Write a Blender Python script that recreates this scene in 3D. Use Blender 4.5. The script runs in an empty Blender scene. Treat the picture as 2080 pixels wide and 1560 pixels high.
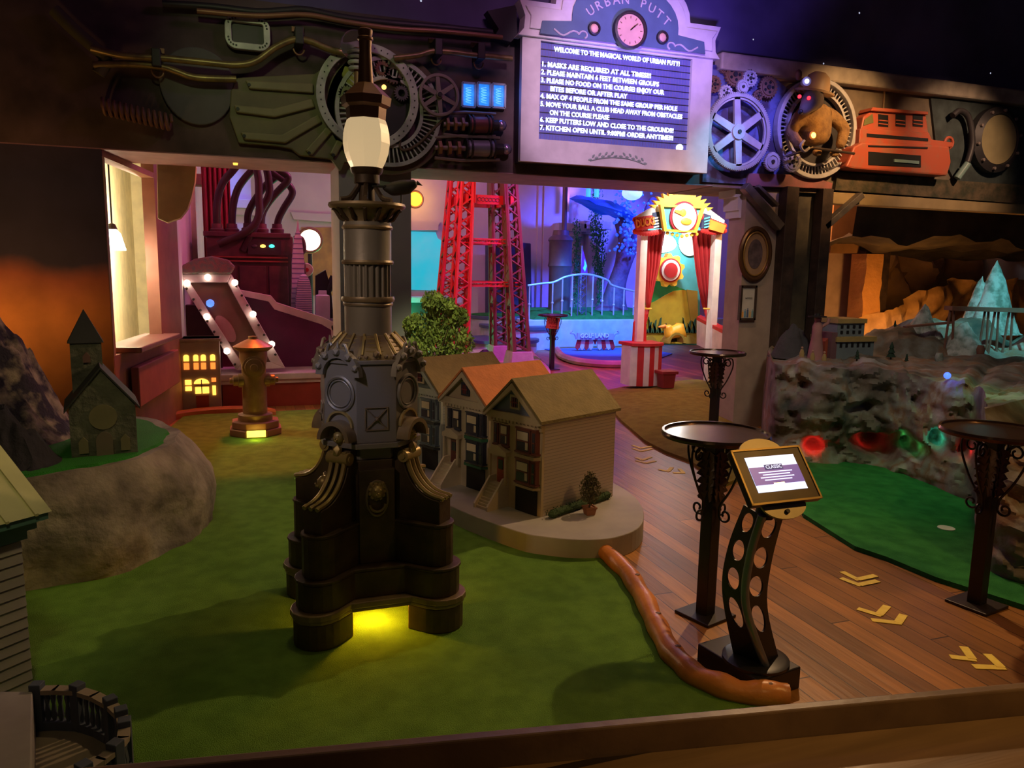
import bpy, bmesh, math, random
from mathutils import Vector, Matrix, noise, Euler
PI = math.pi
sc = bpy.context.scene
C = sc.collection
random.seed(7)

# ---------------------------------------------------------------- camera
EYE = 1.75
F_PX = 1560.0
YAW, PITCH, ROLL = math.radians(19.4), math.radians(8.57), math.radians(1.0)
fw = Vector((math.sin(YAW)*math.cos(PITCH), math.cos(YAW)*math.cos(PITCH), -math.sin(PITCH)))
r0 = Vector((math.cos(YAW), -math.sin(YAW), 0)); u0 = r0.cross(fw)
cr, sr = math.cos(ROLL), math.sin(ROLL)
cam_r = r0*cr + u0*sr; cam_u = -r0*sr + u0*cr
cd = bpy.data.cameras.new('camera'); cam = bpy.data.objects.new('camera', cd); C.objects.link(cam)
cd.sensor_width = 36; cd.lens = 36*F_PX/2080; cd.clip_start = 0.05; cd.clip_end = 100
m = Matrix.Identity(4)
for i in range(3):
    m[i][0] = cam_r[i]; m[i][1] = cam_u[i]; m[i][2] = -fw[i]
m[0][3], m[1][3], m[2][3] = 0, 0, EYE
cam.matrix_world = m
sc.camera = cam

# measuring the place from the photograph: the ray of a pixel meets a floor height or a wall
def ray(px, py): return fw + cam_r*((px-1040)/F_PX) - cam_u*((py-780)/F_PX)
def atz(px, py, z=0.0):
    d = ray(px, py); t = (z-EYE)/d.z; return Vector((d.x*t, d.y*t, z))
def aty(px, py, Y):
    d = ray(px, py); t = Y/d.y; return Vector((d.x*t, Y, EYE+d.z*t))
def xz(px, py, Y):
    v = aty(px, py, Y); return (v.x, v.z)
def mpp(px, py, Y): return Y/ray(px, py).y/F_PX

# ---------------------------------------------------------------- world, exposure, main lights
w = bpy.data.worlds.new('world'); sc.world = w; w.use_nodes = True
bg = w.node_tree.nodes['Background']; bg.inputs[0].default_value = (0.35, 0.33, 0.5, 1); bg.inputs[1].default_value = 0.02
sc.view_settings.view_transform = 'Standard'; sc.view_settings.look = 'None'
sc.view_settings.gamma = 1; sc.view_settings.use_curve_mapping = False
sc.view_settings.exposure = 0.0

def lamp(name, kind, loc, col, power, radius=0.1, target=None, spot=60, blend=0.5, size=None):
    l = bpy.data.lights.new(name, kind); l.color = col; l.energy = power
    if kind in ('POINT', 'SPOT'): l.shadow_soft_size = radius
    if kind == 'SPOT': l.spot_size = math.radians(spot); l.spot_blend = blend
    if kind == 'AREA':
        l.shape = 'RECTANGLE'; l.size, l.size_y = size
    o = bpy.data.objects.new(name, l); C.objects.link(o); o.location = loc
    if target is not None:
        o.rotation_euler = (Vector(target)-Vector(loc)).to_track_quat('-Z', 'Y').to_euler()
    return o
WARM = (1.0, 0.62, 0.22); AMBER = (1.0, 0.45, 0.1)
#LIGHTS
lamp('ceiling spot warm right', 'SPOT', (4.24, 5.1, 3.5), (1.0, 0.62, 0.3), 270, 0.04, (1.1, 3.2, 0), 100, 0.7)
lamp('ceiling spot over boards', 'SPOT', (4.2, 1.0, 4.0), (1.0, 0.52, 0.14), 130, 0.1, (3.4, 2.9, 0), 75, 0.8)
lamp('ceiling spot front', 'SPOT', (-0.6, 0.6, 4.4), (1.0, 0.76, 0.34), 16, 0.15, (0.6, 3.6, 0.2), 70, 0.9)
lamp('ceiling downlight', 'SPOT', (0.75, 3.55, 5.2), (1.0, 0.72, 0.28), 48, 0.08, (0.45, 3.45, 0), 60, 0.9)
lamp('machine fill spot', 'SPOT', (7.6, 4.6, 4.5), (1.0, 0.6, 0.35), 300, 0.08, (7.9, 7.1, 3.0), 42, 0.9)  # added fill without a fixture, brightens the red machine
lamp('mound fill spot', 'SPOT', (4.1, 5.9, 3.9), (1.0, 0.6, 0.2), 70, 0.1, (4.7, 7.9, 0), 50, 0.9)  # unseen fill put in to lift the olive mound
lamp('left corner fill spot', 'SPOT', (-0.5, 1.2, 3.6), (1.0, 0.85, 0.4), 60, 0.1, (-1.15, 3.3, 0.7), 26, 0.9)  # extra fill, no real lamp: lightens the clapboard house roof
lamp('houses fill spot', 'SPOT', (-1.6, 1.6, 3.3), (1.0, 0.7, 0.5), 110, 0.1, (1.6, 5.1, 0.5), 28, 0.8)  # made-up fill light for the toy house facades
lamp('counter fill spot', 'SPOT', (1.4, 0.2, 2.6), (1.0, 0.62, 0.22), 34, 0.1, (1.3, 0.8, 0.9), 70, 0.9)  # added light, no fitting behind it, so the counter is not dark
lamp('shrub fill spot', 'SPOT', (1.2, 4.6, 3.6), (0.95, 0.95, 0.5), 220, 0.1, (1.6, 6.95, 0.9), 20, 0.7)  # invented greenish fill that brightens the shrub leaves
lamp('planter fill spot', 'SPOT', (-0.9, 2.2, 3.6), (1.0, 0.8, 0.38), 42, 0.1, (-1.0, 5.0, 0.3), 45, 0.9)  # added warm fill for the rock planter, no such lamp known
lamp('ceiling spot hydrant', 'SPOT', (0.5, 9.3, 4.6), (1.0, 0.16, 0.03), 680, 0.1, (-0.05, 7.3, 0), 58, 0.9)
lamp('ceiling spot pillar', 'SPOT', (4.6, 4.2, 4.4), (1.0, 0.55, 0.25), 40, 0.1, (4.9, 7.2, 1.2), 55, 0.8)
lamp('blue spot on fountain', 'SPOT', (-1.3, 2.0, 3.2), (0.12, 0.35, 1.0), 60, 0.05, (0.40, 3.6, 1.22), 9, 0.5)
lamp('lilac spot on sign', 'SPOT', (2.4, 3.6, 4.4), (1.0, 0.62, 0.95), 400, 0.1, (3.6, 7.1, 3.3), 42, 0.6)
lamp('cyan spot on sign', 'SPOT', (6.0, 4.8, 4.3), (0.1, 0.6, 1.0), 260, 0.06, (4.62, 7.1, 2.95), 15, 0.7)
lamp('blue spot on gears', 'SPOT', (4.6, 4.6, 4.6), (0.25, 0.2, 1.0), 520, 0.08, (5.15, 7.15, 3.25), 24, 0.8)
lamp('blue wash above sign', 'SPOT', (3.6, 5.2, 3.2), (0.28, 0.15, 1.0), 200, 0.1, (4.0, 7.3, 4.6), 80, 0.9)
lamp('pink wash on lintel', 'POINT', (2.0, 5.4, 4.7), (0.8, 0.3, 0.6), 26, 0.2)
lamp('warm spot on bear', 'SPOT', (6.3, 4.6, 4.4), (1.0, 0.55, 0.22), 480, 0.08, (6.3, 7.0, 3.25), 38, 0.9)
lamp('warm spot on wing', 'SPOT', (-0.3, 4.6, 4.2), (0.7, 0.8, 0.35), 48, 0.1, (0.6, 7.2, 3.0), 60, 0.9)
lamp('mural uplight', 'SPOT', (-1.9, 5.9, 1.0), (1.0, 0.5, 0.14), 60, 0.15, (-2.2, 7.2, 1.9), 130, 0.9)
# coloured lights of the hall behind
lamp('hall pink', 'POINT', (2.2, 11.8, 4.3), (0.95, 0.16, 0.5), 120, 0.3)
lamp('hall lilac', 'POINT', (4.6, 15.5, 4.4), (0.85, 0.22, 0.65), 60, 0.3)
lamp('hall blue', 'SPOT', (9.6, 14.4, 4.6), (0.05, 0.07, 1.0), 2600, 0.2, (8.6, 18.3, 1.9), 62, 0.7)
lamp('hall blue floor', 'SPOT', (7.0, 12.8, 4.5), (0.03, 0.22, 1.0), 3600, 0.2, (7.5, 16.0, 0.2), 50, 0.7)
lamp('hall violet floor', 'SPOT', (5.0, 10.5, 4.6), (0.75, 0.06, 1.0), 900, 0.2, (4.9, 12.4, 0), 75, 0.8)
lamp('hall violet near boards', 'SPOT', (2.9, 8.0, 4.4), (0.62, 0.1, 1.0), 220, 0.2, (3.1, 7.3, 0), 60, 0.9)
lamp('tower red', 'SPOT', (2.2, 9.6, 3.6), (1.0, 0.02, 0.02), 240, 0.1, (3.6, 11.8, 1.9), 60, 0.6)
lamp('left red', 'SPOT', (1.6, 9.2, 3.6), (1.0, 0.06, 0.2), 90, 0.15, (-0.3, 11.2, 1.6), 60, 0.8)
lamp('cave amber', 'POINT', (8.6, 8.3, 1.25), (1.0, 0.42, 0.08), 26, 0.15)
lamp('cave room amber', 'POINT', (7.4, 9.2, 3.0), (1.0, 0.42, 0.14), 80, 0.2)
lamp('snow cyan', 'SPOT', (7.0, 4.2, 3.9), (0.2, 0.85, 0.9), 520, 0.1, (8.5, 6.5, 1.1), 40, 0.8)
lamp('rock fill', 'SPOT', (3.6, 3.2, 4.2), (1.0, 0.88, 0.62), 150, 0.2, (5.8, 5.8, 0.6), 60, 0.9)
lamp('green turf spot', 'SPOT', (5.0, 4.0, 3.6), (0.1, 1.0, 0.25), 60, 0.1, (4.9, 4.6, 0), 42, 0.9)

# ---------------------------------------------------------------- materials
MATS = {}
def mat(name, col, rough=0.6, metal=0.0, col2=None, scale=6.0, bump=0.0, emit=None, es=0.0, spec=0.5, detail=4, trans=0.0, alpha=None, contrast=(0.35, 0.65), bscale=None):
    if name in MATS: return MATS[name]
    M = bpy.data.materials.new(name); M.use_nodes = True; MATS[name] = M
    nt = M.node_tree; N = nt.nodes; L = nt.links; b = N['Principled BSDF']
    b.inputs['Base Color'].default_value = (*col, 1); b.inputs['Roughness'].default_value = rough
    b.inputs['Metallic'].default_value = metal; b.inputs['Specular IOR Level'].default_value = spec
    if trans: b.inputs['Transmission Weight'].default_value = trans
    tc = N.new('ShaderNodeTexCoord')
    nz = N.new('ShaderNodeTexNoise'); nz.inputs['Scale'].default_value = scale; nz.inputs['Detail'].default_value = detail
    L.new(tc.outputs['Object'], nz.inputs['Vector'])
    if col2 is None: col2 = tuple(c*0.82 for c in col)
    rp = N.new('ShaderNodeValToRGB'); rp.color_ramp.elements[0].position, rp.color_ramp.elements[1].position = contrast
    rp.color_ramp.elements[0].color = (*col2, 1); rp.color_ramp.elements[1].color = (*col, 1)
    L.new(nz.outputs['Fac'], rp.inputs[0]); L.new(rp.outputs[0], b.inputs['Base Color'])
    if bump:
        n2 = N.new('ShaderNodeTexNoise'); n2.inputs['Scale'].default_value = bscale or scale*4; n2.inputs['Detail'].default_value = 5
        L.new(tc.outputs['Object'], n2.inputs['Vector'])
        bp = N.new('ShaderNodeBump'); bp.inputs['Strength'].default_value = bump; bp.inputs['Distance'].default_value = 0.02
        L.new(n2.outputs['Fac'], bp.inputs['Height']); L.new(bp.outputs[0], b.inputs['Normal'])
    if emit: b.inputs['Emission Color'].default_value = (*emit, 1); b.inputs['Emission Strength'].default_value = es
    return M

# ---------------------------------------------------------------- mesh helpers
def empty_matrix(o):
    M = o.matrix_basis.copy()
    while o.parent: o = o.parent; M = o.matrix_basis @ M
    return M
class MB:
    def __init__(s, M=None): s.bm = bmesh.new(); s.M = M or Matrix.Identity(4)
    def _v(s, p): return s.bm.verts.new(s.M @ Vector(p))
    def _f(s, vs):
        try: return s.bm.faces.new(vs)
        except ValueError: return None
    def loops(s, loops, cap=True, close=True):
        R = [[s._v(p) for p in lp] for lp in loops]
        n = len(R[0])
        for a, b in zip(R, R[1:]):
            for i in range(n if close else n-1):
                s._f([a[i], a[(i+1) % n], b[(i+1) % n], b[i]])
        if cap and close: s._f(R[0][::-1]); s._f(R[-1])
        return s
    def box(s, c, size, rz=0, R=None):
        hx, hy, hz = size[0]/2, size[1]/2, size[2]/2
        Rm = R or Matrix.Rotation(rz, 3, 'Z'); c = Vector(c)
        def q(x, y, z): return c + Rm @ Vector((x, y, z))
        return s.loops([[q(-hx, -hy, z), q(hx, -hy, z), q(hx, hy, z), q(-hx, hy, z)] for z in (-hz, hz)])
    def bx(s, x0, x1, y0, y1, z0, z1): return s.box(((x0+x1)/2, (y0+y1)/2, (z0+z1)/2), (x1-x0, y1-y0, z1-z0))
    def prism(s, pts, z0, z1): return s.loops([[(p[0], p[1], z) for p in pts] for z in (z0, z1)])
    def slab(s, pts, Y0, Y1):            # outline in x,z pushed along y
        return s.loops([[(p[0], Y, p[1]) for p in pts] for Y in (Y0, Y1)])
    def lathe(s, prof, c=(0, 0, 0), seg=24, axis='z', arc=2*PI):
        c = Vector(c); L = []
        for r, h in prof:
            lp = []
            for i in range(seg):
                a = arc*i/seg; x, y = r*math.cos(a), r*math.sin(a)
                v = {'z': (x, y, h), 'y': (x, h, y), 'x': (h, x, y)}[axis]
                lp.append(c+Vector(v))
            L.append(lp)
        return s.loops(L)
    def cyl(s, p0, p1, r0, r1=None, seg=16):
        p0, p1 = Vector(p0), Vector(p1); r1 = r0 if r1 is None else r1
        q = (p1-p0).to_track_quat('Z', 'Y').to_matrix(); L = []
        for p, r in ((p0, r0), (p1, r1)):
            L.append([p + q @ Vector((r*math.cos(2*PI*i/seg), r*math.sin(2*PI*i/seg), 0)) for i in range(seg)])
        return s.loops(L)
    def tube(s, pts, r, seg=8, closed=False):
        pts = [Vector(p) for p in pts]; n = len(pts); L = []; pu = None
        for i, p in enumerate(pts):
            t = (pts[(i+1) % n]-pts[i-1]) if closed else (pts[min(i+1, n-1)]-pts[max(i-1, 0)])
            t.normalize()
            if pu is None: pu = t.orthogonal().normalized()
            else:
                pu = (pu - t*pu.dot(t)); pu = pu.normalized() if pu.length > 1e-6 else t.orthogonal().normalized()
            pv = t.cross(pu); rr = r[i] if isinstance(r, (list, tuple)) else r
            L.append([p + (pu*math.cos(2*PI*k/seg)+pv*math.sin(2*PI*k/seg))*rr for k in range(seg)])
        if closed:
            L.append(L[0]); return s.loops(L, cap=False)
        return s.loops(L)
    def ball(s, c, r, sx=1, sy=1, sz=1, sub=2, R=None):
        Rm = R or Matrix.Identity(3)
        bm2 = bmesh.new(); bmesh.ops.create_icosphere(bm2, subdivisions=sub, radius=r)
        vs = {v.index: s._v(Vector(c)+Rm @ Vector((v.co.x*sx, v.co.y*sy, v.co.z*sz))) for v in bm2.verts}
        for f in bm2.faces: s._f([vs[v.index] for v in f.verts])
        bm2.free(); return s
    def torus(s, c, R, r, axis='z', seg=32, rs=8):
        c = Vector(c); pts = []
        for i in range(seg):
            a = 2*PI*i/seg; x, y = R*math.cos(a), R*math.sin(a)
            pts.append(c+Vector({'z': (x, y, 0), 'y': (x, 0, y), 'x': (0, x, y)}[axis]))
        return s.tube(pts, r, rs, closed=True)
    def ring(s, c, R0, R1, Y0, Y1, seg=40):   # flat ring facing along y
        cx, cz = c; L = []
        for R, Y in ((R0, Y0), (R1, Y0), (R1, Y1), (R0, Y1), (R0, Y0)):
            L.append([(cx+R*math.cos(2*PI*i/seg), Y, cz+R*math.sin(2*PI*i/seg)) for i in range(seg)])
        return s.loops(L, cap=False)
    def disc(s, c, R, Y0, Y1, seg=32): return s.lathe([(R, Y0), (R, Y1)], (c[0], 0, c[1]), seg, 'y')
    def gear(s, c, R, n, t, Y0, Y1, hole=0):
        pts = []
        for i in range(n):
            for k, rr in ((0, R-t), (0.25, R), (0.5, R), (0.75, R-t)):
                a = 2*PI*(i+k)/n; pts.append((c[0]+rr*math.cos(a), c[1]+rr*math.sin(a)))
        if not hole: return s.slab(pts, Y0, Y1)
        inn = [(c[0]+hole*math.cos(2*PI*i/len(pts)+0.1), c[1]+hole*math.sin(2*PI*i/len(pts)+0.1)) for i in range(len(pts))]
        return s.loops([[(p[0], Y, p[1]) for p in q] for q, Y in ((inn, Y0), (pts, Y0), (pts, Y1), (inn, Y1), (inn, Y0))], cap=False)
    def build(s, name, material, parent=None, smooth=False, bevel=0.0, keep=False):
        bm = s.bm
        bmesh.ops.remove_doubles(bm, verts=bm.verts, dist=1e-6)
        bmesh.ops.recalc_face_normals(bm, faces=bm.faces)
        if parent is not None:
            bm.transform(empty_matrix(parent).inverted()); off = Vector((0, 0, 0))
        elif keep: off = Vector((0, 0, 0))
        else:
            lo = [min(v.co[i] for v in bm.verts) for i in range(3)]; hi = [max(v.co[i] for v in bm.verts) for i in range(3)]
            off = Vector(((lo[0]+hi[0])/2, (lo[1]+hi[1])/2, lo[2])); bm.transform(Matrix.Translation(-off))
        me = bpy.data.meshes.new(name); bm.to_mesh(me); bm.free()
        if smooth:
            me.polygons.foreach_set('use_smooth', [True]*len(me.polygons))
            try: me.set_sharp_from_angle(angle=math.radians(38))
            except Exception: pass
        me.materials.append(material)
        o = bpy.data.objects.new(name, me); C.objects.link(o); o.location = off
        if parent is not None: o.parent = parent
        if bevel:
            b = o.modifiers.new('bevel', 'BEVEL'); b.width = bevel; b.segments = 2; b.limit_method = 'ANGLE'
        return o
def thing(name, label, cat, loc=(0, 0, 0), rz=0.0, group=None):
    o = bpy.data.objects.new(name, None); C.objects.link(o); o.empty_display_size = 0.1
    o.location = loc; o.rotation_euler = (0, 0, rz); o['label'] = label; o['category'] = cat
    if group: o['group'] = group
    return o
def tag(o, label, cat, group=None, kind=None):
    o['label'] = label; o['category'] = cat
    if group: o['group'] = group
    if kind: o['kind'] = kind
    return o
def struct(o): o['kind'] = 'structure'; return o
def lab(o, label): o['label'] = label; return o
def dup(root, loc, rz, label, group=None):
    r = root.copy(); C.objects.link(r); r.location = loc; r.rotation_euler = (0, 0, rz); r['label'] = label
    if group: r['group'] = group
    for ch in list(root.children):
        c = ch.copy(); C.objects.link(c); c.parent = r
        for g in list(ch.children):
            d = g.copy(); C.objects.link(d); d.parent = c
    return r
def text_mesh(name, body, size, loc, material, parent=None, ex=0.004, rot=(PI/2, 0, 0), align='LEFT', sx=1.0, off=0.0, spacing=1.0):
    cu = bpy.data.curves.new(name, 'FONT'); cu.body = body; cu.size = size; cu.extrude = ex; cu.align_x = align; cu.align_y = 'CENTER'; cu.resolution_u = 2
    cu.offset = off; cu.space_character = spacing
    t = bpy.data.objects.new(name, cu); C.objects.link(t)
    me = bpy.data.meshes.new_from_object(t.evaluated_get(bpy.context.evaluated_depsgraph_get()))
    bpy.data.objects.remove(t); bpy.data.curves.remove(cu)
    o = bpy.data.objects.new(name, me); C.objects.link(o)
    Mx = Matrix.Translation(loc) @ Euler(rot).to_matrix().to_4x4() @ Matrix.Diagonal((sx, 1, 1, 1))
    if parent is not None: Mx = empty_matrix(parent).inverted() @ Mx; o.parent = parent
    me.transform(Mx); me.materials.clear(); me.materials.append(material)
    return o
def catmull(pts, n=6, closed=False):
    P = [Vector(p) for p in pts]; out = []; N_ = len(P)
    for i in range(N_ if closed else N_-1):
        if closed: a, b, c, d = P[i-1], P[i], P[(i+1) % N_], P[(i+2) % N_]
        else: a, b, c, d = P[max(i-1, 0)], P[i], P[i+1], P[min(i+2, N_-1)]
        for k in range(n):
            t = k/n
            out.append(0.5*((2*b)+(c-a)*t+(2*a-5*b+4*c-d)*t*t+(3*b-a-3*c+d)*t**3))
    if not closed: out.append(P[-1])
    return out
def fbm(p, s=1.0, o=4): return noise.fractal(Vector(p)*s, 1.0, 2.0, o, noise_basis='PERLIN_ORIGINAL')
# ================================================================= STRUCTURE
WY = 7.2                                   # front face of the lintel wall
def board_material(name, c1, c2, c3, width=0.135, sx=0):
    M = bpy.data.materials.new(name); M.use_nodes = True; nt = M.node_tree; N = nt.nodes; L = nt.links; b = N['Principled BSDF']
    tc = N.new('ShaderNodeTexCoord'); sp = N.new('ShaderNodeSeparateXYZ'); L.new(tc.outputs['Object'], sp.inputs[0])
    def mt(op, a, bb=None):
        n = N.new('ShaderNodeMath'); n.operation = op
        for i, v in enumerate((a, bb)):
            if v is None: continue
            if isinstance(v, (int, float)): n.inputs[i].default_value = v
            else: L.new(v, n.inputs[i])
        return n.outputs[0]
    X, Y = sp.outputs[sx], sp.outputs[1-sx]
    u = mt('DIVIDE', X, width); fl = mt('FLOOR', u); fr = mt('SUBTRACT', u, fl)
    yo = mt('ADD', mt('DIVIDE', Y, 2.6), mt('MULTIPLY', fl, 0.37)); yf = mt('FLOOR', yo); yr = mt('SUBTRACT', yo, yf)
    cb = N.new('ShaderNodeCombineXYZ'); L.new(fl, cb.inputs[0]); L.new(yf, cb.inputs[1])
    wn = N.new('ShaderNodeTexWhiteNoise'); wn.noise_dimensions = '2D'; L.new(cb.outputs[0], wn.inputs['Vector'])
    rp = N.new('ShaderNodeValToRGB'); e = rp.color_ramp.elements; e[0].color = (*c1, 1); e[1].color = (*c3, 1); e[1].position = 0.97
    e2 = rp.color_ramp.elements.new(0.75); e2.color = (*c2, 1); L.new(wn.outputs['Value'], rp.inputs[0])
    mp = N.new('ShaderNodeMapping'); mp.inputs['Scale'].default_value = (34, 2.2, 2) if sx == 0 else (2.2, 34, 2); L.new(tc.outputs['Object'], mp.inputs[0])
    nz = N.new('ShaderNodeTexNoise'); nz.inputs['Scale'].default_value = 1; nz.inputs['Detail'].default_value = 5; L.new(mp.outputs[0], nz.inputs['Vector'])
    g = mt('ADD', mt('MULTIPLY', nz.outputs['Fac'], 0.9), 0.5)
    n3 = N.new('ShaderNodeTexNoise'); n3.inputs['Scale'].default_value = 1.7; L.new(tc.outputs['Object'], n3.inputs['Vector'])
    g = mt('MULTIPLY', g, mt('ADD', n3.outputs['Fac'], 0.5))
    gap = mt('MULTIPLY', mt('GREATER_THAN', fr, 0.045), mt('GREATER_THAN', yr, 0.003)); g = mt('MULTIPLY', g, mt('ADD', mt('MULTIPLY', gap, 0.85), 0.15))
    mx = N.new('ShaderNodeMix'); mx.data_type = 'RGBA'; mx.blend_type = 'MULTIPLY'; mx.inputs[0].default_value = 1
    L.new(rp.outputs[0], mx.inputs[6]); L.new(g, mx.inputs[7]); L.new(mx.outputs[2], b.inputs['Base Color'])
    b.inputs['Roughness'].default_value = 0.42
    bp = N.new('ShaderNodeBump'); bp.inputs['Strength'].default_value = 0.25; bp.inputs['Distance'].default_value = 0.01; L.new(g, bp.inputs['Height']); L.new(bp.outputs[0], b.inputs['Normal'])
    return M
m_boards = board_material('floor boards', (0.25, 0.11, 0.03), (0.33, 0.145, 0.035), (0.48, 0.21, 0.05), 0.115)
struct(MB().bx(-6, 16, -0.5, 18.6, -0.1, 0).build('floor', m_boards, keep=True))

def ramp_wall(name, stops, nscale=2.0, namp=0.5, blot=(0.4, 0.9), rough=0.85, zr=(0, 5)):
    """painted mural: colour bands by height with ragged, blotchy edges"""
    M = bpy.data.materials.new(name); M.use_nodes = True; nt = M.node_tree; N = nt.nodes; L = nt.links; b = N['Principled BSDF']
    b.inputs['Roughness'].default_value = rough
    tc = N.new('ShaderNodeTexCoord'); sp = N.new('ShaderNodeSeparateXYZ'); L.new(tc.outputs['Object'], sp.inputs[0])
    nz = N.new('ShaderNodeTexNoise'); nz.inputs['Scale'].default_value = nscale; nz.inputs['Detail'].default_value = 5; L.new(tc.outputs['Object'], nz.inputs['Vector'])
    a = N.new('ShaderNodeMath'); a.operation = 'MULTIPLY_ADD'; L.new(nz.outputs['Fac'], a.inputs[0]); a.inputs[1].default_value = namp; L.new(sp.outputs[2], a.inputs[2])
    mr = N.new('ShaderNodeMapRange'); mr.inputs[1].default_value = zr[0]+namp/2; mr.inputs[2].default_value = zr[1]+namp/2; L.new(a.outputs[0], mr.inputs[0])
    rp = N.new('ShaderNodeValToRGB'); e = rp.color_ramp.elements
    e[0].position = stops[0][0]; e[0].color = (*stops[0][1], 1); e[1].position = stops[-1][0]; e[1].color = (*stops[-1][1], 1)
    for p, c in stops[1:-1]:
        q = rp.color_ramp.elements.new(p); q.color = (*c, 1)
    L.new(mr.outputs[0], rp.inputs[0])
    n2 = N.new('ShaderNodeTexNoise'); n2.inputs['Scale'].default_value = nscale*2.3; n2.inputs['Detail'].default_value = 6; L.new(tc.outputs['Object'], n2.inputs['Vector'])
    m2 = N.new('ShaderNodeMapRange'); m2.inputs[1].default_value = 0.3; m2.inputs[2].default_value = 0.7; m2.inputs[3].default_value = blot[0]; m2.inputs[4].default_value = blot[1]; L.new(n2.outputs['Fac'], m2.inputs[0])
    mx = N.new('ShaderNodeMix'); mx.data_type = 'RGBA'; mx.blend_type = 'MULTIPLY'; mx.inputs[0].default_value = 1
    L.new(rp.outputs[0], mx.inputs[6]); L.new(m2.outputs[0], mx.inputs[7]); L.new(mx.outputs[2], b.inputs['Base Color'])
    return M
def star_material(name, base, scale=3.5, thr=0.035):
    M = mat(name, base, 0.9, col2=tuple(c*0.4 for c in base), scale=0.8)
    nt = M.node_tree; N = nt.nodes; L = nt.links; b = N['Principled BSDF']
    tc = N.new('ShaderNodeTexCoord'); v = N.new('ShaderNodeTexVoronoi'); v.inputs['Scale'].default_value = scale; L.new(tc.outputs['Object'], v.inputs['Vector'])
    c = N.new('ShaderNodeMath'); c.operation = 'LESS_THAN'; c.inputs[1].default_value = thr; L.new(v.outputs['Distance'], c.inputs[0])
    b.inputs['Emission Color'].default_value = (0.7, 0.75, 1, 1)
    s2 = N.new('ShaderNodeMath'); s2.operation = 'MULTIPLY'; s2.inputs[1].default_value = 0.6; L.new(c.outputs[0], s2.inputs[0]); L.new(s2.outputs[0], b.inputs['Emission Strength'])
    return M
m_star = star_material('starry night paint', (0.16, 0.15, 0.3))
m_mural = ramp_wall('mural sunset sky', [(0.0, (0.10, 0.05, 0.04)), (0.16, (0.6, 0.25, 0.06)), (0.33, (0.75, 0.27, 0.07)), (0.405, (0.45, 0.13, 0.07)), (0.44, (0.05, 0.04, 0.08)), (0.6, (0.05, 0.045, 0.09)), (0.8, (0.10, 0.07, 0.09)), (1.0, (0.10, 0.09, 0.08))], 1.6, 0.28, (0.7, 1.0), zr=(0, 4))
m_header = ramp_wall('lintel plaster', [(0.0, (0.20, 0.12, 0.10)), (0.5, (0.16, 0.10, 0.09)), (1.0, (0.12, 0.10, 0.10))], 1.4, 0.5, (0.35, 1.0))
m_header_r = mat('lintel brown panel', (0.26, 0.2, 0.13), 0.8, col2=(0.12, 0.09, 0.07), scale=2.5, bump=0.3)
m_white = mat('painted plaster white', (0.72, 0.68, 0.68), 0.8, col2=(0.62, 0.58, 0.6), scale=1.2)
m_cream = mat('cream plaster', (0.85, 0.76, 0.5), 0.8)
m_grey = mat('grey painted pillar', (0.34, 0.32, 0.33), 0.7, col2=(0.28, 0.26, 0.28), scale=2)
m_darkwood = mat('dark stained timber', (0.07, 0.045, 0.035), 0.55, col2=(0.03, 0.02, 0.018), scale=7, bump=0.2)
m_tan = mat('tan painted trim', (0.42, 0.3, 0.15), 0.7)
m_redbrown = mat('red brown paint', (0.3, 0.12, 0.08), 0.7)
m_blotch = mat('mottled dark wall', (0.12, 0.1, 0.07), 0.85, col2=(0.035, 0.03, 0.03), scale=3)

# lintel and walls of the front room
ZB, ZT = 2.66, 3.94
struct(MB().bx(-6, 4.75, WY, 8.1, ZB, ZT).build('wall_front', m_header, keep=True))
struct(MB().bx(4.75, 16, WY, 8.1, ZB-0.02, ZT).build('wall_front_right', m_header_r, keep=True))
struct(MB().bx(-6, -1.04, WY, WY+0.16, 0, ZB).build('wall_left', m_mural, keep=True))
struct(MB().bx(-6, 16, WY+0.06, WY+0.2, ZT, 5.7).build('wall_upper', m_star, keep=True))
struct(MB().bx(-6, 16, -0.5, WY+0.06, 5.7, 5.8).build('ceiling', m_star, keep=True))
m_trimb = mat('aged beige moulding', (0.5, 0.42, 0.33), 0.7, col2=(0.3, 0.25, 0.2), scale=5)
struct(MB().slab([(4.7, ZT-0.14), (16, ZT-0.14), (16, ZT+0.03), (4.7, ZT+0.03)], WY-0.12, WY+0.05).build('trim_1', m_trimb, keep=True, bevel=0.02))
struct(MB().slab([(6.3, ZB-0.13), (16, ZB-0.13), (16, ZB), (6.3, ZB)], WY-0.03, WY+0.1).build('trim_2', m_tan, keep=True, bevel=0.01))
struct(MB().bx(-6, 16, WY+0.0, 8.05, ZB-0.012, ZB-0.002).build('trim_3', mat('lintel underside rose', (0.42, 0.22, 0.24), 0.7), keep=True))
# raised rectangular panel moulding on the right of the lintel
p = [xz(1530, 158, WY), xz(1795, 180, WY), xz(1791, 240, WY)]
struct(MB().tube([(a, WY-0.01, b) for a, b in p], 0.016, 6).build('trim_4', m_tan, keep=True))
struct(MB().bx(-6.1, -6, -0.5, WY, 0, 5.7).build('wall_side_left', m_blotch, keep=True))
# pillars that carry the lintel
struct(MB().bx(0.86, 1.52, WY+0.04, 7.9, 0, ZB-0.012).build('pillar_1', m_grey, keep=True))
struct(MB().bx(5.2, 5.66, WY+0.02, 7.52, 0, ZB-0.012).build('pillar_2', mat('mauve grey pillar', (0.42, 0.33, 0.3), 0.75), keep=True))
struct(MB().bx(5.66, 6.28, WY+0.06, 7.5, 0, ZB-0.03).build('wall_front_dark', m_blotch, keep=True))
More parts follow.
